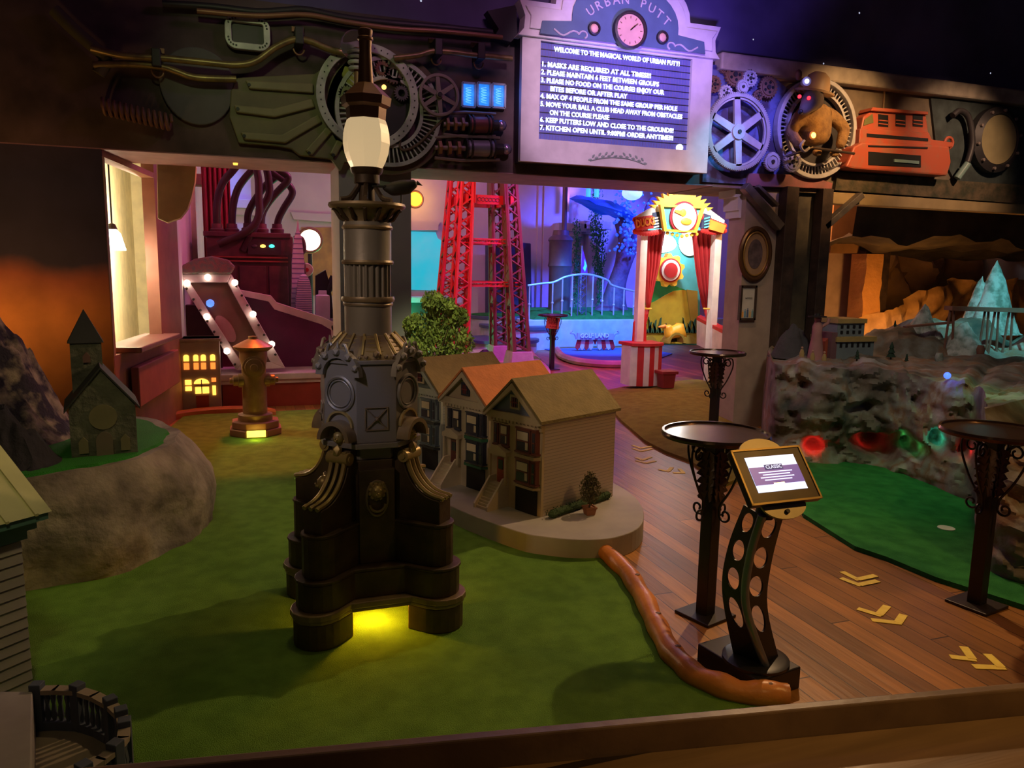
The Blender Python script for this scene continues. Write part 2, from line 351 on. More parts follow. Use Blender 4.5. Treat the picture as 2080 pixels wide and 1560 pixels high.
# capital mouldings on the pillars' inner side
cm = MB()
for z0, z1, e in ((2.34, 2.42, 0.03), (2.42, 2.56, 0.05), (2.56, 2.64, 0.09)): cm.bx(5.2-e, 5.4, 7.3, 7.52+e, z0, z1)
cm = struct(cm.build('trim_5', m_white, keep=True))

# angled left wall with the open hatch
def dirpt(px, A, d):
    r = ray(px, 545); # solve (A + s d) parallel to r in plan
    s = (A[0]*r.y - A[1]*r.x)/(d[1]*r.x - d[0]*r.y); return s
A0 = (-1.04, WY); D0 = (0.144, 0.989)
def LP(s, o=0.0): return (A0[0]+D0[0]*s-D0[1]*o, A0[1]+D0[1]*s+D0[0]*o)   # o: outwards, away from the hall
s1 = dirpt(322, A0, D0); s2 = 2.55
def zat(px, py, Y): return aty(px, py, Y).z
z_sill = zat(325, 688, LP(s1)[1]); z_head = zat(318, 362, LP(s1)[1])
def wallseg(name, sa, sb, z0, z1, o0=0.0, o1=0.12, m=m_redbrown):
    return struct(MB().prism([LP(sa, o0), LP(sb, o0), LP(sb, o1), LP(sa, o1)], z0, z1).build(name, m, keep=True))
wallseg('wall_hatch_low', 0.02, s1, 0, z_sill)
wallseg('wall_hatch_head', 0.02, s1, z_head, ZB-0.012)
wallseg('wall_hatch_jamb', s1, s2, 0, ZB+0.3)
wallseg('window_1', 0.005, 0.05, z_sill, z_head, -0.004, 0.10, m_tan)
B0 = LP(s2)
struct(MB().prism([B0, (B0[0]+0.05, 18.5), (B0[0]-0.15, 18.5), (B0[0]-0.2, B0[1])], 0, 5.2).build('wall_hall_left', m_white, keep=True))
ct = MB().prism([LP(0.25, -0.16), LP(s1+0.1, -0.16), LP(s1+0.1, 0.2), LP(0.25, 0.2)], z_sill, z_sill+0.05)
tag(ct.build('counter_ledge', mat('dark plum timber', (0.16, 0.07, 0.07), 0.4, bump=0.1), bevel=0.01), 'dark plum wooden counter ledge running along the bright hatch', 'counter')
# corridor behind the hatch
rr = ray(275, 545); cx = 12.3*rr.x/rr.y
struct(MB().bx(cx-0.1, cx, WY+0.16, 12.4, 0, 5.0).build('wall_corridor_left', m_cream, keep=True))
struct(MB().bx(cx-0.1, LP(s2, 0.12)[0]+0.2, 12.3, 12.4, 0, 5.0).build('wall_corridor_end', m_cream, keep=True))
struct(MB().bx(cx-0.1, -1.1, WY+0.16, 12.4, 3.4, 3.5).build('ceiling_corridor', m_cream, keep=True))
lamp('corridor light', 'POINT', (cx+0.6, 9.6, 2.0), (1.0, 0.86, 0.58), 330, 0.1)
# curved bracket under the lintel
br = [xz(a, b, 8.2) for a, b in ((320, 335), (322, 445), (340, 453), (367, 444), (382, 425), (390, 400), (397, 370), (399, 338))]
tag(MB().slab(br, 8.12, 8.3).build('curved_bracket', m_tan, bevel=0.01), 'tan curved bracket panel hanging under the lintel beside the bright hatch', 'bracket')

# hall behind
struct(MB().bx(-2, 13, 18.5, 18.6, 0, 5.2).build('wall_back', m_white, keep=True))
struct(MB().bx(12.4, 12.5, 8.1, 18.5, 0, 5.2).build('wall_hall_right', m_white, keep=True))
struct(MB().bx(-2, 13, 8.1, 18.6, 5.2, 5.3).build('ceiling_hall', m_white, keep=True))
# white door-surround strip and pilaster on the back wall
for nme, a, b, e in (('trim_6', 1090, 1099, 0.06), ('trim_7', 1100, 1150, 0.12)):
    x0, _ = xz(a, 500, 18.5); x1, _ = xz(b, 500, 18.5)
    struct(MB().bx(x0, x1, 18.5-e, 18.5, 0, 5.2).build(nme, m_white, keep=True))
# cave room on the right
m_cave = mat('rough cave plaster', (0.42, 0.26, 0.12), 0.9, col2=(0.22, 0.13, 0.07), scale=1.5, bump=0.6, bscale=4)
def noisy_sheet(name, x0, x1, y, z0, z1, amp, m, nx=60, nz=40, seed=0):
    bm = MB(); L = []
    for j in range(nz+1):
        row = []
        for i in range(nx+1):
            x = x0+(x1-x0)*i/nx; z = z0+((z1(x) if callable(z1) else z1)-z0)*j/nz
            row.append((x, y+amp*fbm((x+seed, z*0.6, 3.1), 1.6), z))
        L.append(row)
    bm.loops(L, cap=False, close=False); return bm.build(name, m, keep=True, smooth=True)
struct(noisy_sheet('wall_cave', 8.2, 17, 10.2, 0, 3.6, 0.5, m_cave, 90, 50))
xa = xz(1650, 560, 9.6)[0]; xb = xz(1765, 560, 9.6)[0]
struct(MB().bx(xa-0.6, xb, 9.6, 9.7, 0, 3.6).build('wall_cave_left', mat('dusty rose plaster', (0.55, 0.42, 0.4), 0.85), keep=True))
x0 = xz(1747, 560, 9.2)[0]; x1 = xz(1776, 560, 9.2)[0]; x2 = xz(1800, 560, 9.2)[0]
pb = MB()
L = []
for j in range(30):
    z = 2.05*j/29
    L.append([(x0+0.04*fbm((1, z, 0), 3), 9.1, z), (x1+0.04*fbm((5, z, 0), 3), 9.05, z), (x1+0.04*fbm((9, z, 0), 3), 9.4, z), (x0, 9.4, z)])
pb.loops(L); tag(pb.build('timber_post', mat('orange lit rough timber', (0.62, 0.3, 0.1), 0.8, bump=0.6), bevel=0.0), 'rough orange timber post at the edge of the cave', 'post')
struct(MB().bx(x1, x2, 9.15, 9.4, 0, 2.9).build('pillar_3', m_darkwood, keep=True))
struct(MB().bx(6.9, 16, 9.75, 9.8, 2.62, 3.6).build('wall_cave_top', m_blotch, keep=True))
# boxed duct in the rose alcove
a = xz(1672, 450, 9.5); b = xz(1725, 515, 9.5)
tag(MB().bx(a[0], b[0], 9.3, 9.6, b[1], a[1]+0.3).build('wall_box', mat('brown boxed duct', (0.35, 0.19, 0.09), 0.8)), 'brown box high on the rose wall beyond the posts', 'box')
# hanging rock roof of the cave
L = []
for j in range(9):
    t = j/8; row = []
    for i in range(61):
        x = 7.3+9*i/60; y = 7.9+1.9*t
        z = 2.22-0.12*t+0.18*fbm((x, y, 7), 1.4)-0.04*(x-9)*0.4
        row.append((x, y, z))
    L.append(row)
tb = MB(); tb.loops(L, cap=False, close=False)
tb.loops([L[0], [(p[0], p[1]-0.05, 2.64) for p in L[0]]], cap=False, close=False)
struct(tb.build('ceiling_cave', mat('dark cave rock', (0.10, 0.08, 0.06), 0.9, col2=(0.04, 0.03, 0.03), scale=2.5, bump=0.6), keep=True, smooth=True))

# ---- putting surfaces and borders
m_turf = mat('green turf', (0.20, 0.40, 0.06), 0.95, col2=(0.15, 0.31, 0.045), scale=9, bump=0.8, bscale=220, spec=0.1)
m_turf2 = mat('deep green turf', (0.05, 0.30, 0.07), 0.95, col2=(0.03, 0.21, 0.05), scale=9, bump=0.8, bscale=220, spec=0.1)
m_turf3 = mat('olive brown turf', (0.34, 0.27, 0.06), 0.95, col2=(0.26, 0.2, 0.045), scale=9, bump=0.8, bscale=220, spec=0.1)
m_log = mat('varnished orange log', (0.8, 0.30, 0.07), 0.33, col2=(0.5, 0.16, 0.035), scale=5, bump=0.25)
logp = [atz(a, b, 0.05) for a, b in ((1156, 1098), (1212, 1112), (1262, 1150), (1300, 1202), (1330, 1262), (1362, 1322), (1415, 1372), (1500, 1404), (1598, 1412))]
lc = catmull(logp, 6)
turf = [(p.x, p.y) for p in lc] + [(1.9, 2.0), (1.7, 1.3), (-2.6, 1.3), (-2.9, 6.5), (-1.0, 7.1), (-0.66, 9.4), (1.0, 9.4), (1.9, 8.2), (1.3, 6.4), (1.30, 5.3), (1.5, 4.6), (1.9, 4.5)]
tag(MB().prism(turf, 0.0, 0.022).build('putting_green', m_turf), 'large green putting turf around the ornate fountain post', 'putting green')
rad = [0.035 + 0.016*math.sin(min(1, i/6)*PI/2) + 0.004*math.sin(i*1.3) for i in range(len(lc))]
lg = thing('log_border', 'curved varnished orange log edging the green turf', 'log', (logp[4].x, logp[4].y, 0))
MB().tube([(p.x, p.y, 0.05+0.004*math.sin(i)) for i, p in enumerate(lc)], rad, 14).build('log', m_log, lg, smooth=True)
m_knot = mat('dark knot', (0.16, 0.06, 0.02), 0.5)
for i in (9, 16, 24, 31, 38, 45): MB().ball((lc[i].x+0.01, lc[i].y-0.012, 0.05+rad[i]*0.93), 0.013, 1.3, 1, 0.4, 1).build('knot', m_knot, lg)
# right hand green with its hole
rt = [atz(a, b) for a, b in ((1632, 1052), (1735, 1118), (1800, 1140), (1900, 1182), (2080, 1240), (2300, 1290))]
turf2 = [(p.x, p.y) for p in rt] + [(5.2, 3.0), (6.2, 4.0), (6.4, 5.4), (5.7, 6.2), (5.1, 5.95), (4.55, 5.3), (4.1, 4.9)]
tag(MB().prism(turf2, 0.0, 0.03).build('putting_green', m_turf2), 'deep green putting turf at the foot of the grey rock', 'putting green')
c = atz(1922, 1073, 0.03)
tag(MB().lathe([(0.001, 0.034), (0.055, 0.034), (0.055, 0.03), (0.001, 0.03)], (c.x, c.y, 0), 24).build('hole_cap', mat('cream plastic', (0.85, 0.8, 0.66), 0.5)), 'round cream cap on the golf hole in the deep green turf', 'golf hole')
# brown-olive mound in the middle
mp_ = [atz(a, b) for a, b in ((1215, 800), (1235, 828), (1262, 858), (1310, 900), (1352, 922), (1400, 940), (1470, 990))]
m3 = [(p.x, p.y) for p in mp_] + [(4.3, 5.5), (5.1, 6.4), (5.18, 7.2), (5.9, 8.6), (7.4, 9.4), (6.9, 10.6), (5.4, 10.2)]
tb = MB(); cx_, cy_ = 5.3, 8.6
L = []
for k, (s, z) in enumerate(((1.0, 0.0), (1.0, 0.03), (0.85, 0.06), (0.55, 0.09), (0.2, 0.10), (0.02, 0.10))):
    L.append([(cx_+(x-cx_)*s, cy_+(y-cy_)*s, z) for x, y in m3])
tag(tb.loops(L).build('turf_mound', m_turf3, smooth=True), 'low olive brown turf mound in front of the carnival booth', 'putting green')
# ================================================================= ORNATE FOUNTAIN POST
m_iron = mat('bronzed cast iron', (0.10, 0.065, 0.035), 0.5, 0.3, col2=(0.06, 0.04, 0.025), scale=9, bump=0.12)
m_iron2 = mat('light brown cast iron', (0.30, 0.22, 0.12), 0.42, 0.3, col2=(0.2, 0.14, 0.085), scale=8, bump=0.1)  # lighter copy of the iron: light on the ledge tops put into colour
m_drum = mat('grey bronze drum', (0.26, 0.23, 0.2), 0.45, 0.25, col2=(0.25, 0.22, 0.18), scale=6, bump=0.08)
m_glass = mat('opal lantern glass', (0.85, 0.66, 0.38), 0.28, col2=(0.78, 0.6, 0.36), scale=3, emit=(1.0, 0.72, 0.38), es=0.5)  # lantern is unlit; light falling on the glass is put in as glow
FX, FY = 0.575, 3.745
def zl(py): return aty(755, py, FY).z
ft = thing('fountain_lamp_post', 'tall ornate bronze fountain post topped by an opal lantern', 'lamp post', (FX, FY, 0))
def tier(R, w, c, n=8):
    pts = []
    for k in range(4):
        a = PI/4 + k*PI/2; d = Vector((math.cos(a), math.sin(a))); q = Vector((-d.y, d.x))
        s0 = math.sqrt(2)*c - w
        pts.append(d*s0 - q*w)
        for i in range(n+1):
            t = -PI/2 + PI*i/n; pts.append(d*(R-w+w*math.cos(t)*1.0) + q*(w*math.sin(t)))
        pts.append(d*s0 + q*w)
    return [(FX+p.x, FY+p.y) for p in pts]
def offs(t, e): return [(FX+(x-FX)*(1+e), FY+(y-FY)*(1+e)) for x, y in t]
# four feet
for k in range(4):
    a = PI/4 + k*PI/2; d = Vector((math.cos(a), math.sin(a))); q = Vector((-d.y, d.x)); w = 0.118; R = 0.52
    pts = [d*0.30-q*w] + [d*(R-w+w*math.cos(-PI/2+PI*i/10))+q*(w*math.sin(-PI/2+PI*i/10)) for i in range(11)] + [d*0.30+q*w]
    pts = [(FX+p.x, FY+p.y) for p in pts]
    MB().prism(pts, 0.022, 0.145).build('foot', m_iron, ft, bevel=0.006)
b = MB(); b.prism(tier(0.525, 0.12, 0.31), 0.145, 0.165); b.prism(tier(0.535, 0.125, 0.32), 0.165, 0.195)
b.build('base_ledge', m_iron2, ft, bevel=0.005)
b = MB(); b.prism(tier(0.50, 0.112, 0.275), 0.195, 0.325); b.prism(tier(0.508, 0.115, 0.279), 0.325, 0.34); b.build('lower_tier', m_iron, ft, bevel=0.005)
b = MB(); b.prism(tier(0.468, 0.082, 0.205), 0.34, 0.53); b.prism(tier(0.474, 0.085, 0.208), 0.53, 0.545); b.build('middle_tier', m_iron, ft, bevel=0.004)
# shaft
def ngon(r, n, rot=0.0, cx=FX, cy=FY): return [(cx+r*math.cos(rot+2*PI*i/n), cy+r*math.sin(rot+2*PI*i/n)) for i in range(n)]
oc = lambda R: ngon(R/math.cos(PI/8), 8, PI/8)
b = MB(); b.prism(oc(0.185), 0.34, 0.84)
b.bx(FX-0.085, FX+0.085, FY-0.214, FY+0.214, 0.34, 0.80)
b.build('shaft', m_iron, ft, bevel=0.004)
# scroll buttresses
for k in range(4):
    a = PI/4 + k*PI/2; d = Vector((math.cos(a), math.sin(a), 0)); q = Vector((-d.y, d.x, 0)); O = Vector((FX, FY, 0))
    prof = [(0.10, 0.54), (0.435, 0.54), (0.435, 0.655)]
    for i in range(11):
        t = i/10*PI/2; prof.append((0.42-0.19*math.sin(t), 0.66+0.22*(1-math.cos(t))))
    prof += [(0.21, 0.90), (0.10, 0.90)]
    def ext(pr, w):
        return MB().loops([[O+d*s+q*e+Vector((0, 0, z)) for s, z in pr] for e in (-w, w)])
    bt = ext(prof, 0.052).build('scroll_buttress', m_iron, ft, bevel=0.004)
    rail = [(0.435, 0.655)]+prof[3:14]; rl = []
    for s, z in rail: rl.append((s+0.012, z+0.010))
    bb = MB()
    for e in (-0.036, 0, 0.036): bb.tube([O+d*s+q*e+Vector((0, 0, z)) for s, z in rl], 0.012, 6)
    bb.build('scroll_moulding', mat('gilded bronze', (0.45, 0.33, 0.12), 0.4, 0.4), bt, smooth=True)
    vb = MB(); vb.cyl(O+d*0.235+q*-0.06+Vector((0, 0, 0.855)), O+d*0.235+q*0.06+Vector((0, 0, 0.855)), 0.03, seg=14)
    vb.cyl(O+d*0.235+q*-0.066+Vector((0, 0, 0.855)), O+d*0.235+q*0.066+Vector((0, 0, 0.855)), 0.015, seg=12)
    vb.ball(O+d*0.25+Vector((0, 0, 0.89)), 0.024, 1, 1, 1.4, 1)
    vb.build('volute', mat('gilded bronze', (0.45, 0.33, 0.12)), bt, smooth=True)
# lion head with ring, on each flat face of the shaft
def lion(cx, cy, cz, n, s, parent, name='lion_head'):
    """n: outward direction; the ring hangs below the mane"""
    n = Vector(n).normalized(); q = Vector((-n.y, n.x, 0)); O = Vector((cx, cy, cz)); z = Vector((0, 0, 1)); bb = MB()
    bb.ball(O+n*0.01*s, 0.035*s, 1, 1, 1.1, 2)
    for i in range(11):
        t = 2*PI*i/11; bb.ball(O+q*(0.034*s*math.cos(t))+z*(0.038*s*math.sin(t)), 0.014*s, 1, 1, 1, 1)
    bb.ball(O+n*0.038*s-z*0.012*s, 0.017*s, 1, 1, 0.8, 1); bb.ball(O+n*0.05*s-z*0.002*s, 0.007*s, sub=1)
    for e in (-1, 1): bb.ball(O+n*0.036*s+q*0.014*s*e+z*0.012*s, 0.007*s, sub=1); bb.ball(O+q*0.028*s*e+z*0.038*s, 0.012*s, sub=1)
    return bb.build(name, mat('gilded bronze', (0.45, 0.33, 0.12)), parent, smooth=True)
for k in range(4):
    a = -PI/2 + k*PI/2; n = Vector((math.cos(a), math.sin(a), 0)); q = Vector((-n.y, n.x, 0)); o = Vector((FX, FY, 0))+n*0.216
    b = MB(); pts = [o+q*(0.05*math.cos(2*PI*i/24))+Vector((0, 0, 0.66+(0.085*math.sin(2*PI*i/24)))) for i in range(24)]
    b.tube(pts, 0.007, 6, closed=True)
    b.build('medallion_rim', m_iron2, ft, smooth=True)
    lion(o.x, o.y, 0.695, n, 0.95, ft)
    b = MB(); pts = [o+n*0.014+q*(0.036*math.cos(PI+PI*i/12))+Vector((0, 0, 0.635+0.036*math.sin(PI+PI*i/12))) for i in range(13)]
    b.tube(pts, 0.006, 6); b.build('ring_handle', m_iron2, ft, smooth=True)
# small lions under the hoods of the diagonal faces
for k in range(4):
    a = -PI/4 + k*PI/2; n = Vector((math.cos(a), math.sin(a), 0)); o = Vector((FX, FY, 0))+n*0.23
    lion(o.x, o.y, 0.955, n, 0.8, ft)
# drum
z0, z1 = 0.875, 1.30
b = MB(); b.prism(oc(0.175), 0.84, 0.93); b.prism(oc(0.222), 0.93, z1); b.prism(oc(0.236), 0.905, 0.93); b.prism(oc(0.232), z1, z1+0.02)
drum = b.build('drum', m_drum, ft, bevel=0.003)
for k in range(4):
    a = -PI/4 + k*PI/2; n = Vector((math.cos(a), math.sin(a), 0)); q = Vector((-n.y, n.x, 0)); O = Vector((FX, FY, 0)); Z = Vector((0, 0, 1))
    face = O+n*0.222
    # arched hood over the lion, projecting
    def arch(r0, r1, zc, d0, d1, s=1.0):
        ins = [(r0*math.cos(PI*i/12), zc+r0*s*math.sin(PI*i/12)) for i in range(13)]
        out = [(r1*math.cos(PI*i/12), zc+r1*s*math.sin(PI*i/12)) for i in range(12, -1, -1)]
        return MB().loops([[O+n*dd+q*x+Z*z for x, z in ins+out] for dd in (d0, d1)])
    arch(0.072, 0.092, 0.945, 0.2, 0.285).build('lion_hood', m_iron2, drum, smooth=True)
    arch(0.066, 0.076, 1.005, 0.215, 0.236).build('arch_moulding', mat('gilded bronze', (0.45, 0.33, 0.12)), drum, smooth=True)
    # round medallion
    b = MB(); C0 = face+n*0.004+Z*1.16
    for R_, r_ in ((0.078, 0.009), (0.062, 0.004)): b.tube([C0+q*R_*math.cos(2*PI*i/28)+Z*R_*math.sin(2*PI*i/28) for i in range(28)], r_, 6, closed=True)
    b.build('round_medallion', m_drum, drum, smooth=True)
    # crest above: arched comb with bosses
    cb = arch(0.083, 0.125, 1.245, 0.215, 0.245)
    for i, t in enumerate((0.12, 0.3, 0.5, 0.7, 0.88)):
        an = PI*t; rr_ = 0.112; cb.ball(O+n*0.246+q*rr_*math.cos(an)+Z*(1.245+rr_*math.sin(an)), 0.017+0.005*math.sin(an), sub=1)
    cb.cyl(O+n*0.236+Z*1.35, O+n*0.236+Z*1.405, 0.013, 0.003, 8)
    for e in (-1, 1): cb.tube([O+n*0.24+q*e*(0.03+0.045*t)+Z*(1.385-0.05*t*t+0.012*math.sin(t*6)) for t in [i/6 for i in range(7)]], 0.007, 6)
    cb.build('crest', m_drum, drum, smooth=True)
for k in range(4):
    a = -PI/2 + k*PI/2; n = Vector((math.cos(a), math.sin(a), 0)); q = Vector((-n.y, n.x, 0)); O = Vector((FX, FY, 0)); Z = Vector((0, 0, 1)); f = O+n*0.224
    b = MB(); h = 0.052; c0 = f+Z*1.045
    sq = [c0-q*h-Z*h, c0+q*h-Z*h, c0+q*h+Z*h, c0-q*h+Z*h]
    b.tube(sq+[sq[0]], 0.005, 4); b.tube([sq[0], c0+n*0.004, sq[2]], 0.004, 4); b.tube([sq[1], c0+n*0.004, sq[3]], 0.004, 4); b.ball(c0+n*0.006, 0.012, sub=1)
    b.build('square_panel', m_iron2, drum)
    b = MB()
    for e in (-0.075, -0.045, 0, 0.045, 0.075): b.ball(f+n*0.002+q*e+Z*(1.335+(0.012 if e == 0 else 0)), 0.019 if e == 0 else 0.011, sub=1)
    b.build('bosses', m_iron2, drum, smooth=True)
# ribbed sloping shoulder with rope pattern
b = MB(); b.loops([[(x, y, z) for x, y in oc(r)] for r, z in ((0.222, 1.315), (0.205, 1.335), (0.125, 1.425))])
sh = b.build('shoulder', m_iron2, ft)
b = MB(); gold = mat('gilded bronze', (0.45, 0.33, 0.12))
for i in range(16):
    a = 2*PI*i/16+0.1; p0 = Vector((FX+0.21*math.cos(a), FY+0.21*math.sin(a), 1.342)); p1 = Vector((FX+0.128*math.cos(a), FY+0.128*math.sin(a), 1.432)); b.tube([p0, p1], 0.007, 6)
    for t in (0.2, 0.4, 0.6, 0.8):
        rr_ = 0.205-0.082*t; a2 = a+0.33; z = 1.337+0.092*t
        b.tube([(FX+rr_*math.cos(a+0.06), FY+rr_*math.sin(a+0.06), z), (FX+rr_*math.cos(a2), FY+rr_*math.sin(a2), z)], 0.004, 4)
b.build('shoulder_ribs', gold, sh)
# ring of little corbels
zc0, zc1 = zl(718), zl(690)
b = MB()
for i in range(18):
    a = 2*PI*i/18; R_ = Matrix.Rotation(a, 3, 'Z')
    for t in range(4): b.box(Vector((FX, FY, zc0+(zc1-zc0)*(t+0.5)/4))+R_ @ Vector((0.122+0.004*t, 0, 0)), (0.012+0.007*t, 0.02, (zc1-zc0)/4), R=R_)
b.build('corbel_ring', m_iron, ft)
# column
def zz(*a): return [zl(v) for v in a]
za, zb_, zc_, zd, ze = zz(725, 607, 533, 463, 452)
b = MB(); b.lathe([(0.112, za), (0.112, zb_-0.03), (0.118, zb_-0.03), (0.118, zb_-0.01), (0.112, zb_)], (FX, FY, 0), 40); b.build('lower_column', m_drum, ft, smooth=True)
b = MB(); L = []
for z in (zb_, zb_+0.01, zc_-0.01, zc_):
    L.append([(FX+(0.112 if (i % 4) in (0, 1) else 0.101)*math.cos(2*PI*i/96), FY+(0.112 if (i % 4) in (0, 1) else 0.101)*math.sin(2*PI*i/96), z) for i in range(96)])
b.loops(L); b.build('fluted_column', m_drum, ft)
b = MB(); b.lathe([(0.115, zc_), (0.112, zc_+0.01), (0.112, ze)], (FX, FY, 0), 40); b.build('upper_column', m_drum, ft, smooth=True)
for z, r, h in ((zb_, 0.128, 0.012), (zb_-0.024, 0.12, 0.008), (zc_, 0.124, 0.01), (zd, 0.121, 0.009)):
    MB().lathe([(0.108, z-h), (r-0.004, z-h), (r, z), (r-0.004, z+h), (0.108, z+h)], (FX, FY, 0), 40).build('column_band', m_iron2, ft, smooth=True)
# capital and tray
z2, z3 = zl(452), zl(424)
b = MB(); b.lathe([(0.085, z2-0.005), (0.105, z2), (0.11, z2+0.02), (0.15, z3-0.008), (0.175, z3), (0.182, z3+0.01), (0.178, z3+0.022), (0.14, z3+0.024), (0.05, z3+0.03)], (FX, FY, 0), 40); b.build('tray', m_iron2, ft, smooth=True)
b = MB()
for i in range(14):
    a = 2*PI*i/14; c_, s_ = math.cos(a), math.sin(a); b.tube([(FX+r*c_, FY+r*s_, z) for r, z in ((0.10, z2+0.005), (0.125, z2+0.015), (0.15, z3-0.01), (0.162, z3-0.004))], 0.009, 6)
b.build('capital_leaves', m_iron, ft, smooth=True)
z4, z5, z6 = zl(378), zl(352), zl(343)
b = MB()
for i in range(6):
    a = 2*PI*i/6+0.3; c_, s_ = math.cos(a), math.sin(a)
    b.tube([(FX+r*c_, FY+r*s_, z) for r, z in catmull([Vector((0.135, z3+0.035, 0)), Vector((0.09, z3+0.045, 0)), Vector((0.06, z3+0.08, 0)), Vector((0.045, z4, 0)), Vector((0.05, z4+0.02, 0))], 3) for z in (z,)] if False else [(FX+v.x*c_, FY+v.x*s_, v.y) for v in catmull([Vector((0.135, z3+0.035, 0)), Vector((0.09, z3+0.045, 0)), Vector((0.06, z3+0.08, 0)), Vector((0.045, z4, 0)), Vector((0.05, z4+0.02, 0))], 3)], 0.012, 6)
b.lathe([(0.04, z3+0.02), (0.035, z4), (0.06, z4+0.01), (0.06, z5-0.01), (0.072, z5), (0.078, z6), (0.06, z6+0.005)], (FX, FY, 0), 24)
b.build('lantern_stem', m_iron, ft, smooth=True)
# octagonal opal lantern
z7, z8 = z6+0.003, zl(243)
n8 = lambda r, z: [(x, y, z) for x, y in ngon(r, 8, PI/8+0.12)]
hgt = z8-z7
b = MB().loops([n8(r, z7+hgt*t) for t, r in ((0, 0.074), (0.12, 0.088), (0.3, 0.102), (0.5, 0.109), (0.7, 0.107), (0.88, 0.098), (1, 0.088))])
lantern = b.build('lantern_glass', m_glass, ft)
z9, z10, z11 = zl(222), zl(200), zl(173)
b = MB().loops([n8(r, z) for r, z in ((0.09, z8-0.004), (0.094, z9), (0.112, z9+0.012), (0.118, z10), (0.108, z10+0.008), (0.05, z11), (0.03, z11+0.01))])
b.build('lantern_roof', mat('rust red iron', (0.2, 0.085, 0.045), 0.45, 0.3, scale=8), ft)
zt0, zt1, zt2 = zl(105), zl(85), zl(60)
b = MB(); b.lathe([(0.035, z11), (0.036, z11+0.01), (0.028, zt0), (0.030, zt1), (0.036, zt1+0.006), (0.036, zt1+0.014), (0.03, zt1+0.02), (0.034, zt2-0.02), (0.034, zt2-0.006), (0.026, zt2)], (FX, FY, 0), 12)
b.build('finial', mat('rust red iron', (0.2, 0.085, 0.045)), ft, smooth=True)
lamp('lamp under fountain', 'POINT', (FX-0.02, FY-0.16, 0.125), (1.0, 0.42, 0.02), 7.5, 0.02)

# blackbird on the tray
def skin_body(name, joints, edges, material, parent, sub=2, root=0):
    me = bpy.data.meshes.new(name); me.from_pydata([j[0] for j in joints], edges, []); o = bpy.data.objects.new(name, me); C.objects.link(o)
    md = o.modifiers.new('skin', 'SKIN'); md.use_smooth_shade = True
    for v, j in zip(me.skin_vertices[0].data, joints):
        v.radius = j[1] if isinstance(j[1], tuple) else (j[1], j[1])
    me.skin_vertices[0].data[root].use_root = True
    sb = o.modifiers.new('sub', 'SUBSURF'); sb.levels = sub; sb.render_levels = sub
    dg = bpy.context.evaluated_depsgraph_get(); m2 = bpy.data.meshes.new_from_object(o.evaluated_get(dg))
    bpy.data.objects.remove(o); o = bpy.data.objects.new(name, m2); C.objects.link(o)
    m2.polygons.foreach_set('use_smooth', [True]*len(m2.polygons)); m2.materials.clear(); m2.materials.append(material)
    if parent is not None: m2.transform(empty_matrix(parent).inverted()); o.parent = parent
    return o
bx0, by0, bz0 = FX+0.155, FY-0.03, z3+0.024
bp = aty(842, 372, FY); BX = FX+0.05
bd = thing('bird', 'dark blackbird model perched on the tray of the fountain post', 'bird', (FX+0.135, FY-0.03, z3+0.024))
J = lambda px, py, r: (tuple(aty(px, py, FY-0.03)), r)
skin_body('body', [J(812, 384, 0.038), J(828, 379, 0.036), J(840, 374, 0.024), J(846, 371, 0.019), J(792, 384, 0.026), J(776, 380, 0.012)], [(0, 1), (1, 2), (2, 3), (0, 4), (4, 5)], mat('black feathers', (0.03, 0.028, 0.02), 0.6), bd)
MB().cyl(aty(846, 371, FY-0.03), aty(858, 377, FY-0.03), 0.011, 0.001, 8).build('beak', mat('dark horn', (0.05, 0.045, 0.03), 0.4), bd)
b = MB().box(aty(772, 379, FY-0.03), (0.08, 0.03, 0.008)); b.build('tail', mat('black feathers', (0.03, 0.028, 0.02)), bd)
for e in (-0.012, 0.012):
    p = aty(815, 395, FY-0.03+e); MB().cyl((p.x, p.y, p.z+0.01), (p.x, p.y, z3+0.022), 0.004, seg=6).build('leg', mat('dark horn', (0.05, 0.045, 0.03)), bd)
